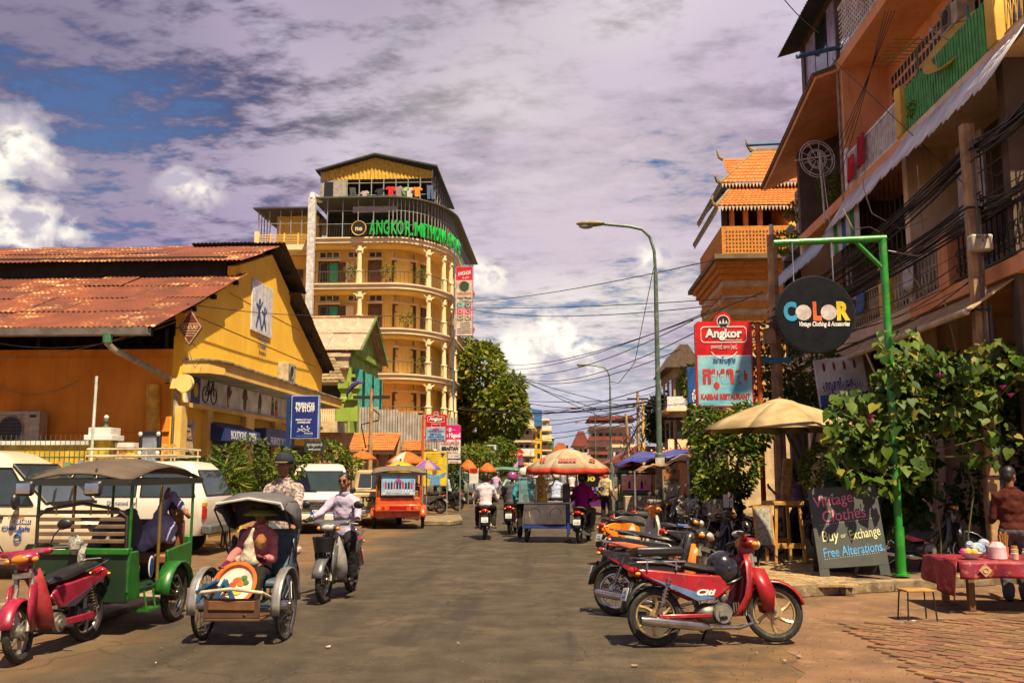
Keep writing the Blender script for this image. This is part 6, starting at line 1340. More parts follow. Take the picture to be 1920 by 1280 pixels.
# ---------------------------------------------------------------- green tuk-tuk (motorcycle + trailer), facing the camera
tb = motorbike('pink motorcycle hitched to the green tuk-tuk', (-4.86, 8.93, 0), R(174), pink_p, vinyl, 'mag', steelg, R(0), R(14), None, False, mat('decal_dark',(.05,.03,.05)), headm=pink_p, shield=pnt('paint_rose',(.40,.035,.04)))
tb.scale = (.94,.94,.94)
tgr = pnt('tuk_green',(.012,.14,.012)); tdk = mat('tuk_dark_panel',(.010,.03,.012), .5, scale=3); trf = mat('tuk_canvas',(.11,.075,.05), .9, scale=1.6, bump=.4, col2=(.06,.045,.034)); brass = mat('brass_trim',(.35,.22,.05), .4, metal=.5); wdb = mat('slat_brown',(.16,.10,.055), .6, scale=5)
def trailer(label, loc, rz, green, roofm, cw=1.32, ln=2.0, h=1.72, ov=.14, wy=-.42):
    """passenger trailer, forward = +Y local, hitch at the front"""
    t = thing('tuk_tuk', label, 'tuk-tuk', loc, rz); w = cw/2; L = ln/2
    rows = []
    for (y, dz) in ((-L-.15,-.02),(-L-.1,.0),(-L*.5,.10),(0,.13),(L*.5,.10),(L+.1,.0),(L+.18,-.03)): rows.append([(x*(w+ov), y, h+dz-.09*abs(x)**2.2) for x in (-1,-.8,-.4,0,.4,.8,1)])
    MB().grid(rows).build('roof', roofm, t, solid=.02)
    fr_ = MB(); per = [(-(w+ov),-L-.14),(w+ov,-L-.14),(w+ov,L+.17),(-(w+ov),L+.17)]
    for i in range(4): p_, q_ = per[i], per[(i+1)%4]; fr_.beam((p_[0],p_[1],h-.12),(q_[0],q_[1],h-.12),.03,.07)
    fr_.build('roof_valance', mat('valance_dark',(.02,.022,.018)), t, ang=0)
    for (x, y) in ((-w,-L),(w,-L),(-w,L),(w,L),(-w,.1),(w,.1)): MB().cyl((x,y,.45),(x,y,h-.08),.018,None,8).build('roof_post', green if abs(y) > .5 else brass, t)
    MB().bx(-w,w,-L,L,.40,.46).build('floor', tdk, t, bevel=.01)
    MB().bx(-w,w,L-.04,L+.02,.34,.86).build('front_panel', tdk, t, bevel=.015); MB().bx(-w-.015,w+.015,L-.06,L+.05,.83,.90).build('front_rail', green, t, bevel=.012)
    MB().bx(-w,w,-L-.02,-L+.04,.34,.92).build('rear_panel', green, t, bevel=.015)
    for s_ in (-1,1):
        MB().prism([(-L,.36),(-.30,.36),(-.22,.44),(-.15,.60),(-.12,.80),(-L,.86)], s_*w-.02, s_*w+.02, 'x').build('side_panel', green, t, bevel=.012); MB().prism([(L-.28,.36),(L,.36),(L,.86),(L-.2,.86)], s_*w-.02, s_*w+.02, 'x').build('side_panel', green, t, bevel=.012)
        wheel(t, wy, .31, 'spoke', .05, s_*(w+.08)); 
        rows = []
        for i in range(10): a_ = R(5+i*19); q = .36; rows.append([(s_*(w+.0+d), wy+q*math.cos(a_), .31+q*math.sin(a_)) for d in (0,.08,.17)])
        MB().grid(rows).build('wheel_arch', green, t, solid=.02)
        MB().bx(s_*w-.14 if s_ > 0 else s_*w-.08, s_*w+.08 if s_ > 0 else s_*w+.14, .15, .45, .20, .225).cyl((s_*(w+.04),.2,.22),(s_*w,.2,.42),.012).cyl((s_*(w+.04),.42,.22),(s_*w,.42,.42),.012).build('step', green, t)
    st_ = mat('tuk_seat',(.22,.08,.03), .6, scale=8)
    MB().bx(-w+.05,w-.05,-L+.05,-L+.52,.62,.74).build('rear_seat', st_, t, bevel=.03); MB().bx(-w+.05,w-.05,-L+.05,-L+.15,.74,1.12).build('rear_backrest', st_, t, bevel=.03); MB().bx(-w+.05,w-.05,L-.42,L-.06,.60,.70).build('front_seat', st_, t, bevel=.03)
    # slatted backrest at the front
    bo = MB().tube([(-w+.02,L+.02,.86),(-w+.02,L+.04,1.22),(-w+.12,L+.05,1.30),(0,L+.05,1.36),(w-.12,L+.05,1.30),(w-.02,L+.04,1.22),(w-.02,L+.02,.86)], .018, 8).build('bench_frame', mat('frame_gunmetal',(.07,.065,.05), .35, metal=.5), t)
    for k in range(5): z = .95+k*.075; MB().bx(-w+.04,w-.04,L+.025,L+.045,z,z+.042).build('slat', wdb, t, bevel=.006)
    for k in range(4): x = -w*.55+k*w*.37; MB().cyl((x,L+.045,1.24),(x,L+.045,1.345),.009,None,6).build('spindle', brass, bo)
    MB().tube([(0,L,.42),(0,L+.35,.46),(0,L+.75,.72)], .03, 8).build('hitch', tdk, t)
    return t
tk = trailer('dark green tuk-tuk trailer with a faded canvas roof parked on the left', (-5.0, 10.55, 0), PI, tgr, trf, 1.0, 1.65, 1.70, .05, -.2)
# big wing mirrors hung under the roof
for u, v in ((175,915),(47,915)):
    p = at(u, v, 9.55); l_ = Vector((-(p.x+5.0), -(p.y-10.55), p.z))
    MB().box(l_,(.2,.07,.16)).build('wing_mirror', blk, tk, bevel=.04); MB().box(l_+Vector((0,.04,0)),(.15,.012,.11)).build('mirror_glass', mir, tk, bevel=.01); MB().cyl(l_+Vector((0,0,.08)), l_+Vector((0,-.05,.2)), .012).build('mirror_arm', blk, tk)
MB().ell((-.515,.30,.66),(.012,.07,.12),14,10).build('oval_badge', mat('badge_white',(.6,.6,.64)), tk); MB().ell((-.522,.30,.66),(.012,.055,.10),14,10).build('oval_badge', navy, tk)
def crumple(mb, k): mb.v = [tuple(c*(1+random.uniform(-k,k))+random.uniform(-k,k)*.03 for c in v) for v in mb.v]; return mb
pb_ = tag(crumple(MB().ell((0,0,0),(.08,.06,.09),11,7,(.3,.2,0)).ell((.05,.02,-.09),(.05,.04,.09),9,6), .3).build('plastic_bag', mat('bag_clear',(.42,.40,.36), .35, bump=.8, bscale=30)), 'crumpled clear plastic bag hanging at the pink handlebar', 'bag'); pb_.location = at(143, 1020, 9.6)
# ---------------------------------------------------------------- cyclo (pedal rickshaw), facing the camera
cyb = pnt('cyclo_blue',(.015,.06,.13)); cyc_c = mat('cyclo_hood',(.11,.105,.115), .6, scale=3, bump=.3); galvf = mat('fender_alloy',(.40,.38,.35), .35, metal=.6, scale=7)
cyl_ = Vector((-3.22, 9.7, 0)); cy = thing('cyclo', 'blue pedal cyclo with a grey folding hood and two front wheels', 'rickshaw', cyl_, PI)
for s_ in (-1,1):
    wheel(cy, .05, .345, 'spoke', .022, s_*.42); rows = []
    for i in range(12): a_ = R(-8+i*17); q = .375; rows.append([(s_*.42+d, .05+q*math.cos(a_), .345+q*math.sin(a_)) for d in (-.045,-.02,.02,.045)])
    MB().grid(rows).build('mudguard', galvf, cy, solid=.008); MB().tube([(s_*.36,.05,.345),(s_*.34,-.2,.36),(s_*.30,-.45,.40)], .016, 6).build('axle_arm', blk, cy)
wheel(cy, -1.55, .345, 'spoke', .022, 0.)
MB().cyl((-.4,.05,.345),(.4,.05,.345),.018).tube([(0,.05,.345),(0,-.4,.3),(0,-1.15,.34),(0,-1.55,.345)], .022, 8).tube([(0,-1.15,.34),(0,-1.28,.95)], .02, 8).tube([(0,-.55,.32),(0,-.62,.9)], .02, 8).tube([(-.05,-1.55,.345),(-.04,-1.3,.8)],.014,6).build('frame', cyb, cy)
MB().torus((.06,-1.05,.32),.09,.01,'x',18,5).cyl((-.1,-1.05,.32),(.1,-1.05,.32),.012).box((.14,-1.05,.16),(.08,.10,.02)).box((-.14,-1.05,.48),(.08,.10,.02)).build('pedals', steelg, cy)
loft_y([(-1.12,1.0,.02,.015),(-1.2,1.01,.05,.03),(-1.34,1.02,.09,.04),(-1.4,1.02,.06,.03)]).build('saddle', vinyl, cy)
MB().tube([(-.3,-.66,1.05),(.3,-.66,1.05)], .018, 6).tube([(-.3,-.5,.6),(-.3,-.66,1.05)], .014, 6).tube([(.3,-.5,.6),(.3,-.66,1.05)], .014, 6).build('push_bar', mat('yellow_bar',(.6,.36,.03)), cy)
for s_ in (-1,1): MB().prism([(.22,.36),(-.50,.36),(-.60,.98),(-.46,1.0),(-.34,.68),(.10,.62)], s_*.335-.012, s_*.335+.012, 'x').build('side_panel', cyb, cy, bevel=.01); MB().tube([(s_*.335,.1,.64),(s_*.335,-.3,.70),(s_*.335,-.5,1.0)],.018,6).build('arm_rest', chrome, cy)
MB().bx(-.32,.32,-.50,-.02,.50,.58).build('seat_cushion', mat('cyclo_seat',(.05,.09,.14), .6), cy, bevel=.03); MB().box((0,-.55,.82),(.62,.09,.5),(R(12),0,0)).build('seat_back', mat('cyclo_back',(.09,.15,.19), .7), cy, bevel=.03)
MB().bx(-.28,.28,.0,.46,.24,.27).bx(-.28,.28,.44,.46,.27,.46).build('foot_board', mat('plank_dark',(.10,.045,.02), .7), cy, bevel=.008); MB().bx(-.23,.23,.462,.475,.35,.44).build('front_plank', mat('plank_red',(.2,.08,.03), .7, scale=8), cy, bevel=.006)
MB().tube([(-.36,.15,.40),(-.30,.47,.52),(0,.52,.56),(.30,.47,.52),(.36,.15,.40)], .017, 8).build('front_hoop', mat('hoop_cream',(.52,.42,.26), .5, scale=9), cy)
rows = []
for (f, z, y) in ((0,1.16,-.62),(.2,1.36,-.58),(.45,1.46,-.42),(.7,1.47,-.2),(.9,1.44,.0),(1.,1.40,.08)): rows.append([(x*.37, y+.0, z-.10*abs(x)**3-(.0)) for x in (-1,-.85,-.5,0,.5,.85,1)])
MB().grid(rows).build('hood', cyc_c, cy, solid=.018)
for s_ in (-1,1): MB().grid([[(s_*.37,-.62,1.06),(s_*.37,-.60,1.22),(s_*.37,-.42,1.36)],[(s_*.37,-.5,1.08),(s_*.37,-.35,1.2),(s_*.37,-.1,1.37)],[(s_*.37,-.4,1.1),(s_*.37,-.2,1.24),(s_*.37,.06,1.31)]]).build('hood_side', cyc_c, cy, solid=.01); MB().tube([(s_*.36,-.48,.72),(s_*.365,-.2,1.1),(s_*.37,.06,1.32)],.009,5).tube([(s_*.36,-.48,.72),(s_*.37,-.4,1.3)],.009,5).build('hood_rib', blk, cy)
MB().tube([(-.37,.08,1.30),(-.34,.08,1.36),(0,.08,1.415),(.34,.08,1.36),(.37,.08,1.30)],.014,6).build('hood_rim', mat('rim_pale',(.5,.5,.45)), cy)
text("STV 2", .12, mat('pale_blue_lettering',(.3,.4,.5)), cy, (-.35,-.12,.46), (PI/2,0,-PI/2), width=.3)
# cargo in the cyclo
tr = thing('enamel_tray', 'round orange rimmed enamel tray painted with flowers in the cyclo', 'tray', (-3.26, 9.44, .56))
TM = Matrix.Rotation(R(62),4,'X') @ Matrix.Rotation(R(-8),4,'Y') @ Matrix.Scale(.84,4)
def tmb(): m = MB(); m.T = TM; return m
tmb().lathe([(.0,.0),(.21,.0),(.23,.01),(.25,.035)], n=32).build('dish', mat('enamel_white',(.72,.64,.52), .25), tr, solid=.006); tmb().lathe([(.225,.008),(.25,.036),(.285,.04),(.285,.03)], n=32).build('rim', mat('enamel_orange',(.75,.16,.02), .3), tr, solid=.008)
for k, (x, y, c, s_) in enumerate(((.02,.06,(.7,.12,.02),.06),(.07,.02,(.75,.2,.03),.05),(-.03,.01,(.65,.08,.02),.05),(.1,.09,(.1,.2,.05),.045),(.13,.03,(.08,.18,.04),.045),(.04,-.08,(.75,.5,.05),.06),(-.1,.0,(.05,.25,.45),.04),(-.08,-.09,(.7,.15,.03),.04))): tmb().ell((x,y,.012),(s_,s_*.7,.004),10,6).build('painted_petal', mat('petal%d'%k, c, .3), tr)
bs_ = thing('folding_stool', 'blue wooden folding stool lying on the cyclo foot board', 'stool', (-3.42, 9.3, .47)); bst = mat('stool_blue',(.02,.10,.22), .5, scale=7)
for (a_, b_) in (((-.22,0,-.08),(.02,.05,.16)),((-.02,0,-.08),(.10,.05,.16)),((-.14,.08,.1),(.16,.02,.05)),((.10,.0,.16),(.2,.06,-.1))): MB().beam(a_, b_, .02, .05).build('leg', bst, bs_, bevel=.005)
MB().box((-.08,.02,.1),(.24,.05,.03),(0,R(-28),0)).build('seat_board', bst, bs_, bevel=.006)
sc = tag(MB().ell((0,0,0),(.05,.05,.04),10,7).ell((.06,0,-.02),(.06,.05,.05),10,7).ell((.10,.02,-.05),(.05,.05,.05),10,7).ell((-.04,.02,.03),(.04,.04,.03),8,6).build('scarf', mat('checked_scarf',(.32,.05,.06), .9, scale=30, col2=(.6,.5,.45))), 'red checked scarf tied to the side of the cyclo', 'scarf'); sc.location = at(540,1022,10.3)
# ---------------------------------------------------------------- near rider's motorcycle
rider_loc = Vector((-3.03, 12.9, 0)); motorbike('grey motorcycle with a front basket ridden towards the camera', rider_loc, R(176), gry_p, vinyl, 'spoke', None, 0, 0, None, basket=True, shield=pnt('paint_silver',(.42,.40,.38)), coat=pinkp)
# ---------------------------------------------------------------- traffic riding away
bA, bB, bC, bD = Vector((-1.92,24.2,0)), Vector((-1.33,26.2,0)), Vector((.56,23.2,0)), Vector((-.15,31,0))
motorbike('motorcycle ridden away by the man in the white shirt', bA, R(3), blk_p); motorbike('motorcycle ridden away by the man in the grey jacket', bB, R(-4), mar_p); motorbike('motorcycle ridden by the person in magenta, pushing the food cart', bC, R(-12), blk_p); motorbike('motorcycle ridden by the man in the striped shirt beyond the cart', bD, 0, mar_p)
p = gp(833,957); motorbike('black motorcycle parked near the brown cone bollard', (p.x,p.y,0), R(78), blk_p, group='motorcycles parked on the left'); p = gp(800,962); motorbike('motorcycle with a pale legshield parked beside the orange tuk-tuk', (p.x,p.y,0), R(70), gry_p, shield=wht_p, group='motorcycles parked on the left')
for i, (u, Y, c, lab) in enumerate(((955,42,mar_p,'motorcycle coming up behind the grey jacket rider'),(1005,60,blk_p,'small distant motorcycle in the middle of the road'),(1072,52,gry_p,'distant motorcycle seen under the cart umbrella'),(930,52,blk_p,'distant motorcycle on the left edge of the traffic'))):
    p = at(u, 930, Y); motorbike(lab, (p.x, Y, 0), R(180 if i == 0 else 0), c, mirrors=False)
# ---------------------------------------------------------------- other tuk-tuks
ot = pnt('tuk_orange',(.62,.09,.015))
t2 = trailer('orange-red tuk-tuk with an advertising board on its back', (-4.9, 28.55, 0), R(8), ot, mat('tuk_roof_brown',(.16,.12,.08), .8), 1.28, 1.9, 1.72)
def ad_board(t, y, z0, z1, w, base, draw):
    b = MB().bx(-w/2,w/2,y-.03,y,z0,z1).build('advert_frame', mat('advert_frame',(.5,.48,.46), .4), t, ang=0); MB().bx(-w/2+.025,w/2-.025,y-.036,y-.03,z0+.025,z1-.025).build('advert_face', base, b, ang=0)
    for (x0, x1, a, c, m) in draw: MB().bx(-w/2+w*x0,-w/2+w*x1,y-.041,y-.037,z0+(z1-z0)*a,z0+(z1-z0)*c).build('advert_print', m, b, ang=0)
    return b
sky_p = mat('ad_sky',(.06,.22,.55), .3, scale=2, col2=(.25,.5,.75)); drkp = mat('ad_dark',(.02,.02,.05)); palep = mat('ad_pale',(.55,.62,.72)); 
bd = ad_board(t2, -1.02, .98, 1.62, .98, sky_p, [(.04,.96,.04,.16,palep),(.3,.9,.85,.89,palep)]+[(.10+i*.085,.16+i*.085,.28,.60-.03*(i%2),(drkp if i%3 else rd_t)) for i in range(10)]+[(.115+i*.085,.145+i*.085,.60-.03*(i%2),.67-.03*(i%2),mat('ad_skin',(.45,.22,.12))) for i in range(10)]+[(.10+i*.085,.16+i*.085,.18,.28,palep) for i in range(10)])
MB().prism([(-.12,1.36),(.12,1.36),(.04,1.46),(0,1.56),(-.04,1.46)], -1.066, -1.058, 'y').build('advert_print', mat('ad_temple',(.3,.05,.2)), bd, ang=0); text("Learn English at Angkor", .05, navy, bd, (0,-1.064,1.045), width=.7)
MB().bx(-.66,.66,-1.12,-1.0,.52,.72).build('rear_bumper', ot, t2, bevel=.02)
for s_ in (-1,1):
    for k in range(2): MB().cyl((s_*(.42+.13*k),-1.13,.62),(s_*(.42+.13*k),-1.115,.62),.045,None,12).build('tail_lamp', redl if k == 0 else orl, t2)
MB().bx(-.25,.25,-1.126,-1.118,.57,.67).build('reflector', redl, t2, ang=0)
motorbike('motorcycle pulling the orange-red tuk-tuk', (-5.2, 30.5, 0), R(8), blk_p)
pnk = mat('ad_pink',(.72,.12,.42), .3, scale=3, col2=(.8,.4,.35)); gp2 = pnt('tuk_green2',(.05,.16,.04))
p = at(1197, 960, 33); t3 = trailer('green tuk-tuk with a pink festival poster on its back', (p.x, 34.0, 0), R(-3), gp2, mat('tuk_roof_tan',(.28,.2,.12), .8), 1.25, 1.9, 1.72)
bd = ad_board(t3, -1.02, .95, 1.55, 1.02, pnk, [(.03,.97,.03,.12,navy)]+[(.08+.14*i,.16+.14*i,.22,.62,mat('ad_gold',(.7,.45,.1)) if i not in (1,4) else drkp) for i in range(6)]+[(.10+.14*i,.14+.14*i,.62,.74,mat('ad_skin',(.45,.22,.12))) for i in range(6)])
MB().bx(-.62,.62,-1.1,-1.0,.42,.62).build('rear_bumper', steelg, t3, bevel=.02); MB().bx(-.1,.1,-1.11,-1.1,.46,.56).build('number_plate', plate_w, t3, ang=0)
p = at(1112, 950, 36); t4 = trailer('dark tuk-tuk with a black 100 price board', (p.x, 37.5, 0), 0, pnt('tuk_violet',(.12,.02,.18)), mat('tuk_roof_dark',(.05,.05,.05), .8), 1.2, 1.8, 1.72)
bd = ad_board(t4, -.97, .85, 1.55, 1.1, mat('ad_black',(.01,.01,.015), .3), [(.05,.95,.08,.3,navy)]); text("100", .24, mat('yellow_lettering',(.8,.6,.03)), bd, (-.2,-1.012,1.38), width=.55, bold=.012); MB().prism([(.25,1.48),(.5,1.48),(.375,1.3)], -1.012, -1.008, 'y').build('advert_print', pinkp, bd, ang=0)
for i in range(6): MB().box((-.4+i*.14,-1.01,1.02),(.06,.006,.12)).build('advert_print', mat('ad_dot%d'%(i%3),[(.7,.1,.2),(.1,.4,.7),(.7,.5,.05)][i%3]), bd, ang=0)
p = at(948, 920, 58); trailer('far tuk-tuk with a green canopy among the traffic', (p.x, 58, 0), PI, gp2, mat('tuk_roof_green',(.10,.22,.12), .7), 1.4, 2.0, 1.8)
p = at(985, 920, 75); trailer('far tuk-tuk with a violet canopy beyond the traffic', (p.x, 75, 0), PI, gp2, mat('tuk_roof_violet',(.08,.05,.25), .7), 1.4, 2.0, 1.8)
# ---------------------------------------------------------------- food cart with parasol
fcart = thing('food_cart', 'steel food cart on blue frame carried beside the magenta rider', 'food cart', (-.42, 22.9, 0)); cblue = mat('cart_blue',(.02,.04,.22), .45); inox = mat('inox_panel', (.50,.44,.36), .22, metal=.9, scale=3)
MB().bx(-.46,.56,-.3,.5,.42,.92).build('cabinet', inox, fcart, bevel=.02); MB().bx(-.62,.66,-.4,.58,.92,.96).build('worktop', inox, fcart, bevel=.008); MB().bx(-.5,.9,-.34,-.28,.34,.41).bx(-.5,.9,.5,.56,.34,.41).bx(.84,.9,-.34,.56,.34,.41).bx(.56,.64,-.36,-.28,.2,.96).build('frame', cblue, fcart, bevel=.008)
wheel(fcart, .0, .30, 'spoke', .04, -.40); MB().bx(-.44,-.36,-.02,.02,.28,.36).build('axle', cblue, fcart, ang=0)
for k in range(2): MB().torus((-.2+k*.5,-.31,.68),.13,.012,'y',18,5,0,PI*1.2).build('panel_scroll', mat('scroll_gold',(.5,.36,.15)), fcart)
gc = thing('glass_case', 'small glass display case with teal stock on the food cart', 'display case', (-.78, 22.8, .96))
MB().bx(-.2,.2,-.2,.2,0,.55).build('glass', mat('case_glass',(.35,.5,.52), .05, alpha=.35), gc, ang=0)
for x in (-.2,.2):
    for y in (-.2,.2): MB().bx(x-.012,x+.012,y-.012,y+.012,0,.58).build('case_post', galv, gc, ang=0)
MB().bx(-.22,.22,-.22,.22,.55,.58).bx(-.2,.2,-.2,.2,.27,.285).build('shelf', galv, gc, ang=0); MB().ell((-.05,0,.09),(.1,.1,.09),10,7).ell((.08,.05,.37),(.09,.09,.08),10,7).build('bottles', turq, gc)
ym = mat('press_yellow',(.72,.42,.02), .45, scale=8)
sp = thing('sugarcane_press', 'yellow cast iron sugarcane press with a flywheel on the food cart', 'press', (-.48, 22.75, .96))
MB().prism([(-.17,0),(.17,0),(.12,.45),(.06,.62),(-.06,.62),(-.12,.45)], -.05, .05, 'y').build('press_body', ym, sp, bevel=.02); MB().torus((.16,-.07,.52),.17,.02,'y',24,6).cyl((.16,-.07,.35),(.16,-.07,.69),.014).cyl((-.01,-.07,.52),(.33,-.07,.52),.014).build('flywheel', ym, sp)
for z in (.15,.28,.42): MB().torus((0,-.06,z),.05,.012,'y',14,5).build('casting_ring', mat('press_dark',(.35,.18,.01)), sp)
tag(MB().bx(.05,.22,-.2,.2,0,.42).build('tin_box', mat('tin_brown',(.08,.05,.03), .5), None, bevel=.01), 'dark brown tin box on the food cart beside the rider', 'box').location = (.0, 22.9, .96)
def parasol(name, label, loc, rad, zrim, ztop, mats, n=8, val=.0, valm=None, pole=True, sag=.06, group=None, polem=None, tilt=None, vent=False, ribs=True, cat='umbrella', rot=0.):
    t = thing(name, label, cat, loc, rot, group, tilt); H = ztop-zrim
    for k in range(n):
        a0, a1 = 2*PI*k/n, 2*PI*(k+1)/n; rows = []
        for f in (0.02,.25,.5,.75,1.):
            row_ = []
            for j in range(5):
                q = j/4; a = a0+(a1-a0)*q; rr = rad*f*(1-(.045*math.sin(PI*q))*f); curve = 1-f**1.55 if sag else 1-f
                row_.append((rr*math.cos(a), rr*math.sin(a), zrim+H*curve-.03*math.sin(PI*q)*f*(1 if val else .4)))
            rows.append(row_)
        po = MB().grid(rows).build('canopy_panel', mats[k % len(mats)], t, ang=60, solid=.006)
        if val: MB().grid([rows[-1], [(p[0]*1.01, p[1]*1.01, p[2]-val) for p in rows[-1]]]).build('valance', valm, po, ang=60, solid=.005)
        if ribs: MB().tube([(0,0,ztop-.06),(rad*.5*math.cos(a0),rad*.5*math.sin(a0),zrim+H*(1-.5**1.55)-.03),(rad*math.cos(a0),rad*math.sin(a0),zrim-.01)], .010, 4).tube([(0,0,zrim-.05),(rad*.5*math.cos(a0),rad*.5*math.sin(a0),zrim+H*(1-.5**1.55)-.03)], .009, 4).build('rib', mat('rib_dark',(.06,.045,.03)), t)
    if vent: MB().lathe([(rad*.26,zrim+H*.86),(rad*.16,zrim+H*1.0),(.02,zrim+H*1.1)], n=8).build('vent_cap', mats[0], t, solid=.006)
    if pole: MB().cyl((0,0,0),(0,0,ztop+.05),.022,None,8).build('pole', polem or galv, t)
    MB().ell((0,0,ztop+.04),(.03,.03,.05),8,6).build('finial', polem or blk, t); return t
crmc = mat('parasol_cream',(.62,.47,.31), .9, scale=2.5, bump=.2, trans=.3); redc = mat('parasol_red',(.60,.05,.02), .8, trans=.25)
cp = parasol('cart_parasol', 'big cream parasol with a red lettered border over the food cart', (at(1064,900,23).x, 23.0, 0), 1.05, at(1064,876,22).z, at(1064,842,23).z+.02, [crmc], 8, .15, redc, rot=R(22.5+45))
zr0 = at(1064,876,22).z
text("EMAXX", .15, rd_t, cp, Vector((0,0,0)), (PI/2,0,0), width=.44, bold=.012); o = cp.children[-1]
def on_parasol(s_, ang_deg, z, rr, w, size, m, tilt_=0., bold=.006):
    a = R(ang_deg); o = text(s_, size, m, cp, (0,0,0), width=w, bold=bold); M = Matrix.Rotation(-cp.rotation_euler.z, 4, 'Z') @ Matrix.Rotation(a, 4, 'Z') @ Matrix.Translation((0,-rr,z)) @ Matrix.Rotation(PI/2-tilt_,4,'X'); o.matrix_local = M
bpy.data.objects.remove(o)
for a_, top, bot in ((0,"EMAXX","023 999 818"),(-45,"3.5-","MOBILE"),(45,"4G","TELECOM")): on_parasol(top, a_, zr0+.17, .83, .44 if a_ == 0 else .2, .13, rd_t, R(38), .01); on_parasol(bot, a_, zr0-.105, .985, .56 if a_ == 0 else .5, .11, wl_, 0., .007)
# ---------------------------------------------------------------- cars
def rring(hw, yf, yr, z, rc=.22, n=6, taper=.0):
    pts = []
    for (cx, cy, a0) in ((hw-rc, yf-rc, 0), (-(hw-rc), yf-rc, 90), (-(hw-rc), yr+rc, 180), (hw-rc, yr+rc, 270)):
        for i in range(n+1): a = R(a0+90*i/n); pts.append((cx+rc*math.cos(a), cy+rc*math.sin(a), z))
    return pts
def car(name, label, loc, rz, levels_, body, wheels_, side_w, front_w, rear_w, cat='car', extras=None, tread=.0, wr=.33, glass=None):
    """levels: (z, front y, rear y, half width, corner radius) from sill to roof, lofted"""
    t = thing(name, label, cat, loc, rz); mb = MB().grid([rring(l[3], l[1], l[2], l[0], l[4]) for l in levels_], True); n = 28; k = len(levels_)
    mb.f.append(tuple(range(n))); mb.f.append(tuple((k-1)*n+i for i in range(n))); mb.build('body', body, t, ang=38, bevel=0.)
    L = lambda z, j: float(np.interp(z, [l[0] for l in levels_], [l[j] for l in levels_])); gl = glass or glassmat('car_glass', (.025,.04,.045), .04)
    for (y0a, y1a, y0b, y1b, za, zb) in side_w:
        for s_ in (-1, 1):
            wn = MB().slab([(s_*(L(za,3)+.004),y0a,za),(s_*(L(za,3)+.004),y1a,za),(s_*(L(zb,3)+.004),y1b,zb),(s_*(L(zb,3)+.004),y0b,zb)], s_*-.012).build('side_window', gl, t, ang=0)
            fr = MB(); P = [(s_*(L(za,3)+.008),y0a,za),(s_*(L(za,3)+.008),y1a,za),(s_*(L(zb,3)+.008),y1b,zb),(s_*(L(zb,3)+.008),y0b,zb)]
            for i in range(4): fr.tube([P[i],P[(i+1)%4]],.014,5)
            fr.build('window_seal', blk, wn)
    for (za, zb, inset, j, sg) in ((front_w+(1,1),) if front_w else ())+((rear_w+(2,-1),) if rear_w else ()):
        ya, yb = L(za,j)+sg*.006, L(zb,j)+sg*.006; wa, wb = L(za,3)-inset, L(zb,3)-inset
        q = [(-wa,ya,za),(wa,ya,za),(wb,yb,zb),(-wb,yb,zb)]; wn = MB().slab(q, .01).build('windscreen' if j == 1 else 'rear_window', gl, t, ang=0); fr = MB()
        for i in range(4): fr.tube([q[i],q[(i+1)%4]],.018,5)
        fr.build('window_seal', blk, wn)
    for y in wheels_:
        for s_ in (-1,1):
            x = s_*(L(.5,3)-.10); MB().cyl((x-.0*s_,y,wr),(x+.104*s_,y,wr),wr+.07,None,24).build('wheel_well', blk, t); wheel(t, y, wr, 'disc', .085, x+.05*s_, rimm=steelg)
    for e in extras or (): e(t, L)
    return t
def lamp(x, y, z, d, m, nm): return lambda t, L: MB().box((x,y,z), d).build(nm, m, t, bevel=min(d)*.3)
def part(nm, m, fn, bevel=0., ang=35): return lambda t, L: fn(MB()).build(nm, m, t, bevel=bevel, ang=ang)
cwh = mat('car_cream',(.60,.50,.36), .35, coat=.5, scale=1.5, var=.06, wear=(.42,.30,.18), wearamt=.35); cwh2 = mat('car_white',(.66,.60,.52), .3, coat=.6, scale=1.5, var=.05, wear=(.4,.3,.2), wearamt=.25); csil = mat('car_silver',(.42,.44,.46), .25, metal=.5, coat=.6); ctan = mat('car_tan',(.52,.38,.20), .4, coat=.3, scale=2., wear=(.35,.22,.1), wearamt=.35)
p = at(190, 1000, 14.6); 
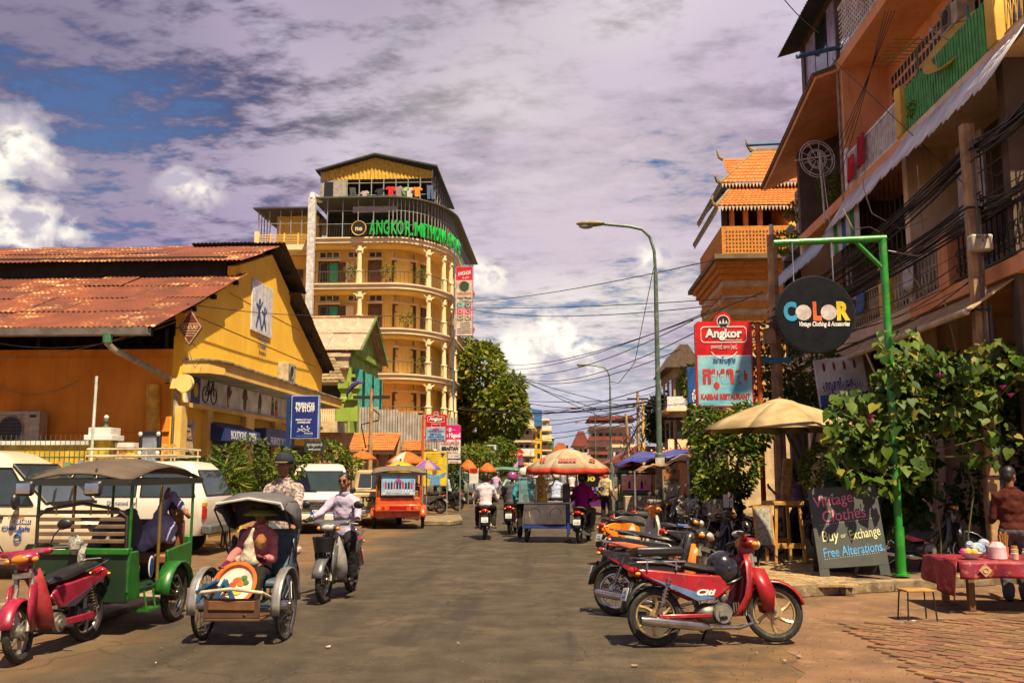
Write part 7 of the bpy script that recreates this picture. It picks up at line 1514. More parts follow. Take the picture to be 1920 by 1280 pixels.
van = car('minivan', 'cream minivan with blue lettering on its door, cut by the left edge', (p.x-2.33, 15.4, 0), R(-90), [(.30,2.25,-2.2,.78,.2),(.45,2.36,-2.28,.84,.24),(.75,2.38,-2.28,.86,.26),(.92,2.26,-2.27,.86,.3),(1.06,1.75,-2.26,.85,.3),(1.16,1.42,-2.25,.84,.25),(1.82,.72,-2.2,.74,.25),(1.98,.45,-2.05,.66,.3),(2.03,.2,-1.8,.55,.3)], cwh, (1.5,-1.4), [(.55,1.22,.35,.78,1.16,1.74),(-.55,.42,-.55,.25,1.16,1.74),(-1.9,-.7,-1.85,-.7,1.16,1.74)], (1.19,1.80,.08), (1.2,1.78,.1), 'van',
 [part('bonnet_grille', blk, lambda m: m.bx(-.55,.55,2.36,2.40,.62,.72)), part('front_bumper', cwh, lambda m: m.bx(-.82,.82,2.25,2.46,.36,.56), .05), lamp(-.68,2.33,.74,(.26,.08,.16),clr,'headlamp'), lamp(.68,2.33,.74,(.26,.08,.16),clr,'headlamp'), part('door_seam', blk, lambda m: m.bx(.862,.866,.50,.515,.4,1.14).bx(.862,.866,1.30,1.315,.4,1.1).bx(.858,.866,-.6,1.3,1.0,1.008)), part('door_handle', blk, lambda m: m.bx(.85,.90,.58,.76,.95,.99), .01), part('sill_trim', mat('sill_tan',(.45,.30,.15)), lambda m: m.bx(.80,.872,-2.0,2.1,.30,.38), .02), part('wiper', blk, lambda m: m.tube([(.1,1.42,1.19),(-.45,1.18,1.42)],.012,5).tube([(.6,1.42,1.19),(.15,1.2,1.4)],.012,5)), part('dashboard', blk, lambda m: m.bx(-.7,.7,1.43,1.48,1.14,1.19)),
  part('side_lamp', orl, lambda m: m.ell((.865,1.72,.82),(.012,.06,.025),8,6)), part('black_strip', blk, lambda m: m.bx(.864,.870,.92,1.22,.88,.93))])
for s_, z, w, dy, mm in (("Child Safe", .80, .46, .98, bl_t), ("1-800 5-60XX", .905, .28, 1.07, wl_), ("▾ សុវត្ថិភាព", .985, .26, .98, mat('amber_print',(.5,.26,.03)))): text(s_, .09, mm, van, (.872, dy, z), (PI/2,0,PI/2), width=w, bold=.002)
MB().torus((.873,1.02,.66),.055,.012,'x',16,4).build('hand_logo', bl_t, van); [MB().bx(.87,.878,1.0+k*.028,1.022+k*.028,.70,.79-.012*abs(k-1)).build('hand_logo', bl_t, van, ang=0) for k in range(3)]
for s_ in (1,): MB().tube([(.84,.98,1.10),(.95,1.02,1.16)],.02,6).build('mirror_arm', blk, van); MB().ell((1.0,1.02,1.22),(.09,.06,.13),10,8).build('wing_mirror', blk, van)
p = at(424, 1000, 20)
suv = car('estate_car', 'white four wheel drive estate with a roof rack behind the tuk-tuk', (p.x-2.28, 19.6, 0), R(90), [(.40,2.2,-2.15,.80,.14),(.58,2.28,-2.25,.85,.16),(.95,2.28,-2.27,.87,.16),(1.10,2.2,-2.26,.86,.16),(1.16,.95,-2.25,.84,.14),(1.72,.55,-2.0,.74,.18),(1.86,.35,-1.85,.68,.2),(1.90,.1,-1.6,.55,.2)], cwh2, (1.4,-1.3), [(.1,.78,.1,.48,1.18,1.66),(-.82,.02,-.82,.02,1.18,1.66),(-2.05,-.92,-1.85,-.92,1.18,1.66)], (1.2,1.68,.1), (1.2,1.7,.12), 'car',
 [part('rear_bumper', mat('bumper_grey',(.10,.10,.10), .6), lambda m: m.bx(-.86,.86,-2.42,-2.2,.42,.62), .04), lamp(.78,-2.24,1.02,(.15,.06,.10),orl,'indicator'), lamp(.78,-2.24,.85,(.15,.06,.22),redl,'tail_lamp'), lamp(-.78,-2.24,1.02,(.15,.06,.10),orl,'indicator'), lamp(-.78,-2.24,.85,(.15,.06,.22),redl,'tail_lamp'), part('number_plate', mat('plate_green',(.2,.5,.45)), lambda m: m.bx(-.2,.2,-2.29,-2.27,.95,1.06)), part('door_seam', blk, lambda m: m.bx(-.876,-.87,-.87,-.855,.5,1.16).bx(-.876,-.87,.05,.065,.5,1.16).bx(.87,.876,-.87,-.855,.5,1.16).bx(.87,.876,.05,.065,.5,1.16))])
rk = thing('roof_rack', 'cream tubular rack on the roof of the white estate', 'roof rack', (p.x-2.28, 19.6, 1.9), R(90)); rkm = mat('rack_cream',(.60,.50,.34), .4)
for z, k in ((.10,1.),(.24,1.)): MB().tube([(-.62,-1.55,z),(.62,-1.55,z),(.62,.35,z),(-.62,.35,z)], .022, 6, True).build('rail', rkm, rk)
for y in (-1.5,-.9,-.3,.3):
    for s_ in (-1,1): MB().cyl((s_*.62,y,-.02),(s_*.62,y,.24),.016,None,6).build('upright', rkm, rk)
for y in np.arange(-1.3,.3,.3): MB().cyl((-.62,y,.08),(.62,y,.08),.014,None,6).build('crossbar', rkm, rk)
text("Donated by", .12, bl_t, suv, (-.876, -.55, 1.05), (PI/2,0,-PI/2), width=.6)
p = at(597, 1000, 25.5); chr_b = chrome
vg = car('minivan', 'white minivan facing the camera with a chrome grille and blue plate', (p.x-.52, 27.65, 0), PI+R(13), [(.32,2.2,-2.1,.76,.2),(.48,2.3,-2.2,.80,.24),(.85,2.3,-2.2,.82,.26),(1.02,2.12,-2.2,.82,.3),(1.12,1.5,-2.2,.81,.3),(1.70,.9,-2.15,.72,.25),(1.86,.6,-2.0,.64,.3),(1.90,.3,-1.8,.5,.3)], cwh2, (1.4,-1.3), [(.1,1.1,.1,.85,1.14,1.64),(-1.0,0,-1.0,0,1.14,1.64)], (1.13,1.68,.09), None, 'van',
 [part('grille', chrome, lambda m: [m.bx(-.42,.42,2.29,2.33,.62+k*.07,.655+k*.07) for k in range(4)] and m), part('grille_backing', blk, lambda m: m.bx(-.44,.44,2.28,2.30,.6,.9)), part('badge', chrome, lambda m: m.prism([(-.06,.8),(0,.9),(.06,.8),(0,.83)],2.33,2.345,'y')), lamp(-.62,2.26,.78,(.26,.08,.18),clr,'headlamp'), lamp(.62,2.26,.78,(.26,.08,.18),clr,'headlamp'), part('front_bumper', cwh2, lambda m: m.bx(-.8,.8,2.2,2.42,.34,.54), .05), part('bull_bar', chrome, lambda m: m.tube([(-.5,2.46,.4),(-.5,2.48,.9),(.5,2.48,.9),(.5,2.46,.4)],.025,6)), part('number_plate', mat('plate_blue',(.03,.12,.40), .4), lambda m: m.bx(-.2,.2,2.49,2.50,.50,.66)), part('wing_mirror', blk, lambda m: m.ell((-.92,1.2,1.15),(.09,.05,.10),8,6).ell((.92,1.2,1.15),(.09,.05,.10),8,6)), part('dashboard', mat('dash_dim',(.05,.05,.045)), lambda m: m.bx(-.66,.66,1.44,1.50,1.08,1.15))])
text("OBKAT\n2·003", .09, wl_, vg, (0,2.505,.58), (PI/2,0,PI), width=.3, bold=.003)
p = at(706, 990, 29.2)
pu = car('pickup_truck', 'tan pickup truck with black lettering on its tailgate', (p.x-.45, 31.45, 0), R(11), [(.42,2.2,-2.2,.74,.12),(.55,2.25,-2.28,.80,.1),(.98,2.25,-2.30,.82,.1),(1.02,2.2,-2.28,.81,.1)], ctan, (1.45,-1.35), [], None, None, 'pickup',
 [part('cab', ctan, lambda m: m.grid([rring(.80,.9,-.62,1.02,.12),rring(.76,.75,-.60,1.30,.14),rring(.70,.5,-.55,1.66,.18),rring(.6,.4,-.45,1.72,.2)],True).add(rring(.6,.4,-.45,1.72,.2),[tuple(range(28))])), part('rear_window', glassmat('car_glass'), lambda m: m.slab([(-.62,-.625,1.14),(.62,-.625,1.14),(.56,-.575,1.60),(-.56,-.575,1.60)],-.02)), part('window_bar', ctan, lambda m: m.bx(-.2,-.17,-.65,-.6,1.12,1.62).bx(.17,.2,-.65,-.6,1.12,1.62)), part('tailgate', ctan, lambda m: m.bx(-.68,.68,-2.335,-2.29,.60,.98), .015), lamp(-.75,-2.29,.76,(.12,.06,.26),redl,'tail_lamp'), lamp(.75,-2.29,.76,(.12,.06,.26),redl,'tail_lamp'), part('rear_bumper', galv, lambda m: m.bx(-.6,.6,-2.46,-2.3,.40,.50), .02), part('load_rail', ctan, lambda m: m.tube([(-.78,-2.2,1.0),(-.78,-2.2,1.14),(.78,-2.2,1.14),(.78,-2.2,1.0)],.022,6)), part('load_bed', blk, lambda m: m.bx(-.7,.7,-2.2,-.7,1.022,1.03))])
text("TOYOTA", .2, blackp, pu, (0,-2.34,.82), width=1.0, bold=.012)
p = at(893, 935, 47); car('estate_car', 'silver car half hidden by bushes near the orange parasols', (p.x-1.2, 49.5, 0), R(-120), [(.32,2.2,-2.15,.76,.2),(.5,2.3,-2.25,.84,.24),(.85,2.28,-2.25,.86,.26),(.98,2.0,-2.24,.85,.3),(1.06,1.2,-2.2,.83,.3),(1.55,.5,-1.9,.7,.25),(1.66,.2,-1.6,.6,.3)], csil, (1.4,-1.35), [(.0,.95,.0,.55,1.08,1.5),(-1.6,-.1,-1.45,-.1,1.08,1.5)], (1.1,1.52,.1), (1.1,1.5,.1), 'car', [lamp(-.66,2.2,.76,(.26,.1,.16),clr,'headlamp'), lamp(.66,2.2,.76,(.26,.1,.16),clr,'headlamp')])
# ================================================================ PEOPLE
skin = mat('skin', (.26,.115,.055), .55, scale=9, var=.12, spec=.3); hairm = mat('hair', (.010,.008,.007), .5, scale=20); eyew = mat('eye_white',(.55,.5,.45), .3); lipm = mat('lip',(.20,.05,.04), .5)
def cloth(n, c, **k): return mat('cl_'+n, c, .9, scale=k.pop('scale', 5), bump=.5, bscale=11, var=.14, spec=.2, **k)
FOLD = bpy.data.textures.new('folds','CLOUDS'); FOLD.noise_scale = .07; FOLD.noise_depth = 1
def rm(mb, vox, name, m, parent, it=3):
    o = mb.build(name, m, parent, ang=0, fix=False); md = o.modifiers.new('remesh','REMESH'); md.mode = 'VOXEL'; md.voxel_size = vox; md.use_smooth_shade = True
    if name in ('shirt','trousers','carrier_bag'): d = o.modifiers.new('folds','DISPLACE'); d.texture = FOLD; d.strength = .03; d.mid_level = .5; d.texture_coords = 'LOCAL'
    s = o.modifiers.new('smooth','SMOOTH'); s.factor = .5; s.iterations = it; return o
def ik(a, b, l1, l2, hint):
    a, b = Vector(a), Vector(b); d = b-a; L = min(d.length, l1+l2-.004); d = d.normalized(); b = a+d*L
    x = (l1*l1-l2*l2+L*L)/(2*L); h = math.sqrt(max(0, l1*l1-x*x)); n = Vector(hint)-d*Vector(hint).dot(d); n = n.normalized() if n.length > 1e-5 else d.orthogonal().normalized()
    return a+d*x+n*h, b
def person(label, loc, rz, pel, top, hands, feet, shirt, trousers, shoes, hair='short', hat=None, hatm=None, sc=1., vox=.013, sleeve=.95, head=(0,0), group=None, glasses=False, gloves=None, elbow=(-.22,-.35,-.9), knee=(0,1,.3), parent_tilt=None, grip=True, skirt=False, leg=.97, toes=(0,1,0), female=False):
    """pel / top: pelvis and neck-base points, hands and feet: wrist and ankle targets (left, right); faces +Y"""
    t = thing('person', label, 'person', loc, rz, group); pel, top = Vector(pel), Vector(top); up = (top-pel).normalized(); side = Vector((1,0,0)); side = (side-up*side.dot(up)).normalized() if abs(up.x) < .9 else Vector((0,1,0)); fwd = up.cross(side)*1.
    S_ = sc; shw = (.175 if not female else .155)*S_; B = MB(); SH = MB(); TR = MB(); SO = MB(); neck = top+up*.075*S_; hc = neck+Vector((0,.02,.105))*S_
    M = Matrix.Translation(hc) @ Euler((head[0],0,head[1])).to_matrix().to_4x4() @ Matrix.Scale(S_, 4)
    TT = Matrix((( side.x,fwd.x,up.x,0),(side.y,fwd.y,up.y,0),(side.z,fwd.z,up.z,0),(0,0,0,1)))
    def tors(mb, k):
        tl = (top-pel).length
        for f, rx, ry, rz_ in ((0.02,.155,.11,.13),(.28,.14,.10,.15),(.55,.155,.11,.16),(.80,.165,.105,.13)):
            mb.T = Matrix.Translation(pel+up*tl*f) @ TT @ Matrix.Scale(S_, 4); mb.ell((0,0,0),(rx+k,ry+k,rz_+k),16,10)
        mb.T = None; mb.cap(top-up*.09*S_-side*(shw-.02), top-up*.09*S_+side*(shw-.02), (.062+k)*S_, None, 12)
    tors(B, -.012); tors(SH, .016); B.cap(top-up*.05, neck+up*.04, .052*S_, .047*S_, 12)
    B.T = M; B.ell((0,0,.02),(.074,.092,.105),18,12).ell((0,.03,-.045),(.056,.062,.062),14,9).ell((0,.045,-.085),(.034,.034,.028),10,7).cap((0,.088,.022),(0,.106,-.018),.010,.015,8).ell((0,.084,.035),(.052,.016,.014),10,6).ell((0,.088,-.052),(.026,.014,.012),8,6)
    for s_ in (-1,1): B.ell((s_*.078,-.005,.0),(.012,.022,.034),8,6).ell((s_*.04,.07,-.02),(.024,.022,.026),8,6)
    B.T = None
    if skirt is not True: TR.T = Matrix.Translation(pel) @ TT @ Matrix.Scale(S_,4); TR.ell((0,0,-.02),(.168,.125,.13),16,10); TR.T = None
    for i, s_ in enumerate((-1, 1)):
        sh = top-up*.085*S_+side*s_*shw; e, w = ik(sh, hands[i], .285*S_, .255*S_, Vector((elbow[0]*-s_, elbow[1], elbow[2])))
        B.cap(sh, e, .046*S_, .036*S_, 10).cap(e, w, .036*S_, .024*S_, 10); d = (w-e).normalized(); pn = d.cross(side); pn = pn.normalized() if pn.length > .1 else Vector((0,0,1)); sd = d.cross(pn).normalized()
        pc = w+d*.045*S_; HB = B; HB.cap(w, w+d*.075*S_, .026*S_, .032*S_, 8)
        for k in range(4):
            b0 = w+d*(.085)*S_+sd*(k-1.5)*.019*S_; ln = (.036,.042,.039,.03)[k]*S_; cur = pn*-(.5 if grip else .15); d1 = (d+cur).normalized(); d2 = (d+cur*3.2).normalized(); HB.cap(b0, b0+d1*ln, .0095*S_, .009*S_, 6, 2); HB.cap(b0+d1*ln, b0+d1*ln+d2*ln*.9, .009*S_, .007*S_, 6, 2)
        tb_ = w+d*.03*S_+sd*-s_*.028*S_; HB.cap(tb_, tb_+(d*.6-sd*s_*.7-pn*.3).normalized()*.05*S_, .012*S_, .009*S_, 6, 2)
        se = e.lerp(w, max(0,(sleeve-.5)*2)) if sleeve > .5 else sh.lerp(e, sleeve*2)
        SH.cap(sh, e if sleeve > .5 else se, .062*S_, .054*S_, 10)
        if sleeve > .5: SH.cap(e, se, .054*S_, .043*S_, 10)
        if gloves: G_ = MB(); G_.cap(w-d*.05*S_, w+d*.075*S_, .034*S_, .037*S_, 8); [G_.cap(w+d*.085*S_+sd*(k-1.5)*.02*S_, w+d*.125*S_+sd*(k-1.5)*.02*S_-pn*.02, .013, .012, 6, 2) for k in range(4)]; rm(G_, .009, 'glove', gloves, t, 1)
        hp = pel+side*s_*.085*S_-up*.03; kn, an = ik(hp, feet[i], .43*S_, .42*S_, Vector((knee[0]+.25*s_*(1 if abs(knee[0]) < .01 else 0), knee[1], knee[2])))
        B.cap(hp, kn, .075*S_, .052*S_, 10).cap(kn, an, .050*S_, .033*S_, 10); td = Vector(toes).normalized()
        le = kn.lerp(an, leg); TR.cap(hp, kn, .096*S_, .074*S_, 12).cap(kn, le, .076*S_, .074*S_, 12)
        f0 = an-Vector((0,0,.045))*S_; B.cap(f0-td*.03, f0+td*.14*S_, .03*S_, .024*S_, 8); SO.cap(f0-td*.045, f0+td*.15*S_, .041*S_, .034*S_, 10)
    rm(B, vox, 'body', skin, t, 2); rm(SH, vox*1.1, 'shirt', shirt, t); rm(TR, vox*1.15, 'trousers', trousers, t)
    CB = MB(); CB.T = Matrix.Translation(top+up*.012*S_) @ TT @ Matrix.Scale(S_,4); CB.lathe([(.082,-.03),(.070,.03),(.064,.035)], n=16).build('collar', shirt, t, solid=.012)
    if shoes: rm(SO, vox, 'shoes', shoes, t, 1)
    def H(): m = MB(); m.T = M; return m
    if vox < .018:
        for s_ in (-1,1): H().ell((s_*.031,.083,.022),(.014,.008,.008),8,6).build('eye', eyew, t); H().ell((s_*.031,.089,.022),(.007,.005,.007),8,6).build('pupil', blackp, t); H().cap((s_*.016,.094,.042),(s_*.05,.084,.042),.005,None,6,2).build('eyebrow', hairm, t)
        H().ell((0,.101,-.052),(.022,.004,.006),8,6).build('mouth', lipm, t)
    if hair:
        hh = H(); hh.ell((0,-.014,.045),(.084,.094,.096),16,10); hh.ell((0,-.045,.0),(.078,.062,.085),12,8)
        if hair == 'long': hh.ell((0,-.07,-.07),(.07,.045,.13),12,8)
        rm(hh, max(vox, .012), 'hair', hairm, t, 1)
    if glasses: [H().ell((s_*.033,.098,.02),(.027,.010,.017),10,6).build('sunglass_lens', mat('lens_black',(.004,.004,.005), .08), t) for s_ in (-1,1)]; H().cap((-.06,.094,.024),(.06,.094,.024),.004,None,6,2).build('sunglass_bridge', blackp, t)
    if hat == 'helmet': H().lathe([(.115,-.06),(.122,.0),(.122,.06),(.105,.115),(.065,.15),(.001,.163)], (0,-.01,0), 18).build('helmet', hatm, t, solid=.014); H().ell((0,.10,.09),(.085,.04,.012),10,6).build('helmet_peak', hatm, t)
    if hat == 'cap': H().lathe([(.098,.03),(.105,.06),(.1,.1),(.07,.14),(.001,.15)], (0,-.01,0), 16).build('cap', hatm, t, solid=.01); H().grid([[(x, .075+.0*abs(x)-x*x*3, .045) for x in (-.08,-.04,0,.04,.08)], [(x*.8, .165-x*x*5, .03) for x in (-.08,-.04,0,.04,.08)]]).build('cap_peak', hatm, t, solid=.012); H().grid([[(x, .14-x*x*5, .045) for x in (-.075,-.04,0,.04,.075)], [(x*.98, .15-x*x*5, .043) for x in (-.075,-.04,0,.04,.075)]]).build('cap_braid', goldp, t, solid=.006)
    if hat == 'brim': H().lathe([(.1,.05),(.102,.1),(.085,.135),(.001,.145)], n=18).build('hat_crown', hatm, t, solid=.01); H().lathe([(.098,.055),(.15,.035),(.195,-.005),(.20,-.02)], n=22).build('hat_brim', mat('brim_lime',(.22,.24,.04), .9), t, solid=.01)
    if hat == 'scarf': sc_ = H(); sc_.ell((0,-.012,.02),(.095,.1,.118),14,10).ell((0,-.04,-.1),(.085,.075,.09),12,8); rm(sc_, .013, 'headscarf', hatm, t, 2)
    return t
def rider(label, loc, rz, shirt, trousers=None, hat=None, hatm=None, hair='short', sc=1., vox=.022, **kw):
    tr_ = trousers or cloth('dark_trousers', (.018,.017,.016)); return person(label, loc, rz, (0,-.20,.83), (0,-.13+.05,1.33), [(-.32,.27,1.05),(.32,.27,1.05)], [(-.19,.06,.33),(.19,.06,.33)], shirt, tr_, kw.pop('shoes', blk), hair, hat, hatm, sc, vox, knee=(0,1,.5), **kw)
lil = cloth('lilac_shirt',(.42,.36,.50)); dkt = cloth('dark_trousers',(.018,.017,.016)); glv = mat('black_glove',(.012,.012,.013), .8)
wht_s = cloth('white_shirt',(.60,.50,.56)); gry_j = cloth('grey_jacket',(.075,.072,.085)); mag = cloth('magenta_shirt',(.42,.01,.22)); jean = cloth('grey_jean',(.13,.11,.10))
person('man in a lilac shirt and sunglasses riding towards the camera', rider_loc, R(176), (0,-.22,.84), (0,-.18,1.36), [(-.33,.27,1.05),(.33,.27,1.05)], [(-.22,.08,.30),(.22,.08,.30)], lil, dkt, blk, 'short', None, None, 1., .012, glasses=True, gloves=glv, knee=(0,1,.5), sleeve=.92)
flo = mat('floral_shirt', (.50,.40,.36), .9, scale=34, col2=(.05,.035,.045), bump=.4, bscale=11, spec=.2)
person('cyclo driver in a floral shirt and dark cap pedalling behind the hood', cyl_, PI, (0,-1.22,1.06), (0,-1.16,1.57), [(-.24,-.74,1.06),(.24,-.74,1.06)], [(-.13,-1.05,.26),(.13,-1.03,.56)], flo, cloth('slate_trousers',(.05,.06,.08)), blk, 'short', 'cap', mat('cap_navy',(.012,.018,.035), .8), 1.02, .012, sleeve=.55, knee=(0,1,.4))
pas = person('woman in a pink shirt and wide olive hat seated in the cyclo', cyl_, PI, (0,-.30,.66), (0,-.36,1.08), [(.16*-1,.02,.80),(.22,.16,.70)], [(-.13,.30,.34),(.13,.26,.34)], cloth('pink_shirt',(.52,.17,.17)), dkt, blk, 'short', 'brim', cloth('olive_hat',(.07,.075,.025)), .92, .012, sleeve=.9, gloves=cloth('maroon_glove',(.12,.012,.04)), knee=(0,1,.6), female=True)
bagm = mat('cream_bag',(.58,.50,.36), .5, bump=.9, bscale=14, scale=6); bg = MB().cap((0,.0,.0),(.02,-.02,.17),.085,.045,12).cap((.05,.02,-.03),(-.08,.03,-.02),.07,.06,10).cap((.02,-.02,.17),(.05,-.0,.30),.035,.018,8)
bg_o = tag(rm(bg, .014, 'carrier_bag', bagm, None, 3), 'cream plastic carrier bag held on the cyclo passenger lap', 'bag'); bg_o.location = (cyl_.x-.02, cyl_.y+.02, .80)
fb = tag(crumple(MB().ell((0,0,0),(.055,.045,.07),10,7), .22).build('food_bag', mat('amber_bag',(.36,.15,.04), .3)), 'bag of amber food beside the cream carrier bag', 'bag'); fb.location = (cyl_.x+.12, cyl_.y+.0, .98)
# sleeper on the green tuk-tuk seat
person('man in a lilac shirt dozing across the green tuk-tuk seat', (-5.0,10.62,0), PI, (.05,-.5,.86), (-.32,-.58,1.08), [(-.26,-.5,1.36),(-.5,-.48,1.24)], [(.42,-.25,.98),(.36,.05,.72)], cloth('pale_lilac',(.40,.38,.58)), cloth('grey_trousers',(.11,.12,.13)), cloth('white_sock',(.58,.48,.50)), 'short', None, None, 1., .014, knee=(.2,.3,1.), toes=(.5,.3,.8), head=(R(-20),R(60)), elbow=(.3,0,1), grip=False)
rider('man in a white shirt riding away bareheaded', bA, R(3), wht_s, shoes=skin, sc=1.04); rider('man in a grey jacket with a red and blue helmet riding away', bB, R(-4), gry_j, None, 'helmet', mat('helmet_redblue',(.5,.02,.03), .25, scale=18, col2=(.03,.07,.35), coat=.5), shoes=skin); rider('person in a magenta top and dark helmet on the cart motorcycle', bC, R(-12), mag, jean, 'helmet', mat('helmet_dark',(.02,.03,.04), .25, coat=.5)); rider('man in a blue striped shirt and white helmet beyond the cart', bD, 0, mat('striped_shirt',(.45,.5,.62), .9, scale=16, col2=(.2,.28,.5)), None, 'helmet', mat('helmet_white',(.66,.62,.56), .25, coat=.5))
stand = lambda label, loc, rz, shirt, trs, **k: person(label, loc, rz, (0,0,.94), (0,.01,1.44), k.pop('hands', [(-.25,.04,.86),(.25,.08,.88)]), k.pop('feet', [(-.1,0,.08),(.1,.04,.08)]), shirt, trs, k.pop('shoes', blk), **k)
stand('vendor in a teal shirt and white helmet behind the glass case', (-.95, 24.3, 0), R(-10), cloth('teal_shirt',(.04,.26,.30)), dkt, hair=None, hat='helmet', hatm=MATS['helmet_white'], vox=.022)
p = at(1136, 960, 30); stand('woman in a checked shirt and headscarf standing by the road', (p.x, 30, 0), R(-25), mat('checked_shirt',(.58,.46,.26), .9, scale=22, col2=(.25,.17,.10)), dkt, hat='scarf', hatm=cloth('rose_scarf',(.35,.12,.10)), vox=.022, female=True)
p = at(1900, 1000, 12.9); stand('man in a rust brown shirt standing with his back to us', (p.x, 12.9, 0), R(-14), cloth('rust_shirt',(.075,.016,.010)), cloth('grey_slacks',(.12,.115,.12)), vox=.014, head=(R(-12),R(-38)), hands=[(-.2,.28,1.02),(.2,.3,1.02)], sc=1.02)
p = at(1492, 960, 17.6); person('woman in a lilac-grey top bending beside the bicycles', (p.x, 17.6, PVZ), R(35), (0,-.1,.86), (0,.05,1.34), [(-.16,.42,1.18),(.16,.40,1.3)], [(-.1,0,.08),(.1,.05,.08)], cloth('mauve_top',(.20,.16,.26)), dkt, blk, 'long', vox=.016, sleeve=.3, female=True, head=(R(-25),0))
p = gp(833,957); rider('woman in a pale blue shirt and dark helmet on the parked motorcycle', (p.x,p.y,0), R(78), cloth('pale_blue',(.35,.42,.55)), None, 'helmet', MATS['helmet_dark'], head=(0,R(90)), female=True)
for i, (u, Y, c, lab) in enumerate(((955,42,(.25,.45,.38),'rider in a mint shirt coming towards the camera'),(1005,60,(.5,.5,.55),'distant rider in pale grey in mid road'),(1072,52,(.55,.5,.5),'distant rider in white under the cart parasol'),(930,52,(.5,.32,.5),'distant rider in a pink shirt left of the traffic'))):
    p = at(u, 930, Y); rider(lab, (p.x, Y, 0), R(180 if i == 0 else 0), cloth('far%d'%i, c), None, 'helmet' if i in (1,2) else None, MATS['helmet_white'], vox=.03)
(x, y), a_ = on_path(.6, 713, levels[1]+1); stand('person in pink standing on a hotel balcony', (x, y, levels[1]+.2), PI, cloth('hot_pink',(.6,.08,.25)), dkt, hair='long', vox=.04)
def crowd():
    mb = MB()
    for i in range(70):
        Y = random.uniform(72, 190); x = random.uniform(-5.5, 6.0); s_ = random.uniform(.9,1.1); mb.cap((x,Y,.5),(x,Y+.05,1.15*s_),.2,.22,8,3); mb.ell((x,Y,1.48*s_),.12,8,6)
        if i % 3: mb.cap((x,Y-.5,.3),(x,Y+.6,.55),.22,.16,8,3); mb.torus((x,Y-.6,.3),.24,.05,'x',12,5)
    tag(mb.build('crowd', mat('crowd_cloth',(.30,.28,.30), .9, island=.8)), 'far-off mass of riders and traffic filling the road', 'crowd', kind='stuff')
crowd()
# ================================================================ RIGHT-HAND STREET FURNITURE
beer_sign('beer_sign', 'large red beer sign above a pale blue restaurant panel on an orange post', 1306, 1413, 586, 764, 668, 20.0, 1427, [("ភោជនីយដ្ឋាន", .90, .4, bl_t, .008), ("កប្បាស", .60, .78, rd_t, .03), ("KABBAS RESTAURANT", .20, .86, rd_t, .008)], mat('shark_panel',(.10,.36,.48), .4, scale=2.5, col2=(.30,.55,.62), var=.1))
board('wide blue Khmer sign half hidden behind the red beer sign', 1290, 1411, 688, 756, 21.4, mat('sign_blue',(.015,.10,.36), .45), [("ព្រីន  ធ្វស្លាកច្បាយពាណិជ្ជកម្ម", .2, .88, wl_)], post=True)
board('small white cafe sign with a cup below the blue sign', 1300, 1350, 757, 790, 22.5, whitep, [("POSLO", .84, .4, bl_t), ("☕", .4, .5, turq)], post=False, name='cafe_sign')
gnp = mat('gallows_green',(.015,.28,.02), .4, scale=4, coat=.3, wear=(.25,.22,.12), wearamt=.35)
gb = gp(1690, 1078, PVZ); gl = thing('green_pole', 'bright green pole with a long arm carrying the round black sign', 'pole', (gb.x, gb.y, PVZ)); gz = at(1655,447,gb.y).z-PVZ; gxl = at(1450,460,gb.y).x-gb.x
MB().tube([(0,0,0),(0,0,.7)], .075, 12).tube([(0,0,.7),(0,0,gz)], .058, 12).build('upright', gnp, gl); MB().cyl((.05,0,gz),(gxl,-.02,gz-.06),.055,None,12).build('arm', gnp, gl); MB().cyl((0,0,gz-.5),(-.42,0,gz-.04),.035,None,8).build('brace', gnp, gl); MB().cyl((0,0,0),(0,0,.02),.14).build('base_plate', gnp, gl)
MB().tube([(.062*math.cos(k*.55),.062*math.sin(k*.55),1.9+k*.022+.03*math.sin(k)) for k in range(70)], .008, 4).build('vine_twine', mat('twine',(.42,.40,.14)), gl)
cs = at(1528, 590, gb.y-.1); rs = .585; rsn = thing('round_sign', 'round black sign with multicoloured letters hanging from the green arm', 'sign', cs)
MB().cyl((0,.03,0),(0,-.03,0),rs,None,48).build('disc', mat('sign_black',(.006,.008,.012), .75, scale=6, spec=.15), rsn); MB().torus((0,0,0),rs,.022,'y',48,6).build('disc_rim', blackp, rsn)
for i, (ch, c, x) in enumerate((('C',(.03,.30,.55),-.38),('O',(.6,.53,.5),-.18),('L',(.75,.13,.02),.02),('O',(.6,.53,.5),.2),('R',(.75,.55,.02),.4))):
    if ch == 'O': MB().cyl((x,-.034,.03),(x,-.030,.03),.12,None,24).build('letter', mat('logo%d'%i,c,.5,scale=9), rsn)
    else: text(ch, .37, mat('logo%d'%i,c,.5), rsn, (x,-.034,.035), width=.2 if ch != 'L' else .13, bold=.022, name='letter')
text("Vintage Clothing & Accesories", .1, wl_, rsn, (.12,-.034,-.15), width=.76, shear=.25, bold=.003)
for x in (-.3,.3): MB().cyl((x,0,math.sqrt(rs*rs-.09)),(x,0,at(1528,458,gb.y).z-cs.z),.008,None,5).build('chain', galv, rsn)
MB().box((-.35,-.12,gz+PVZ-cs.z+.1),(.1,.08,.14),(0,R(40),0)).cyl((-.3,0,gz+PVZ-cs.z),(-.35,-.1,gz+PVZ-cs.z+.1),.012).build('spot_lamp', blk, rsn)
bei = mat('canvas_beige',(.58,.42,.22), .9, scale=2., bump=.2, trans=.25); up_ = at(1466, 860, 17.0)
parasol('garden_umbrella', 'large beige garden umbrella over the pavement', (up_.x, 17.0, PVZ), 1.45, at(1460,806,17).z-PVZ, at(1466,752,17).z-PVZ, [bei], 8, 0, None, polem=mat('umbrella_wood',(.12,.07,.035)), vent=True, sag=.05, rot=R(11))
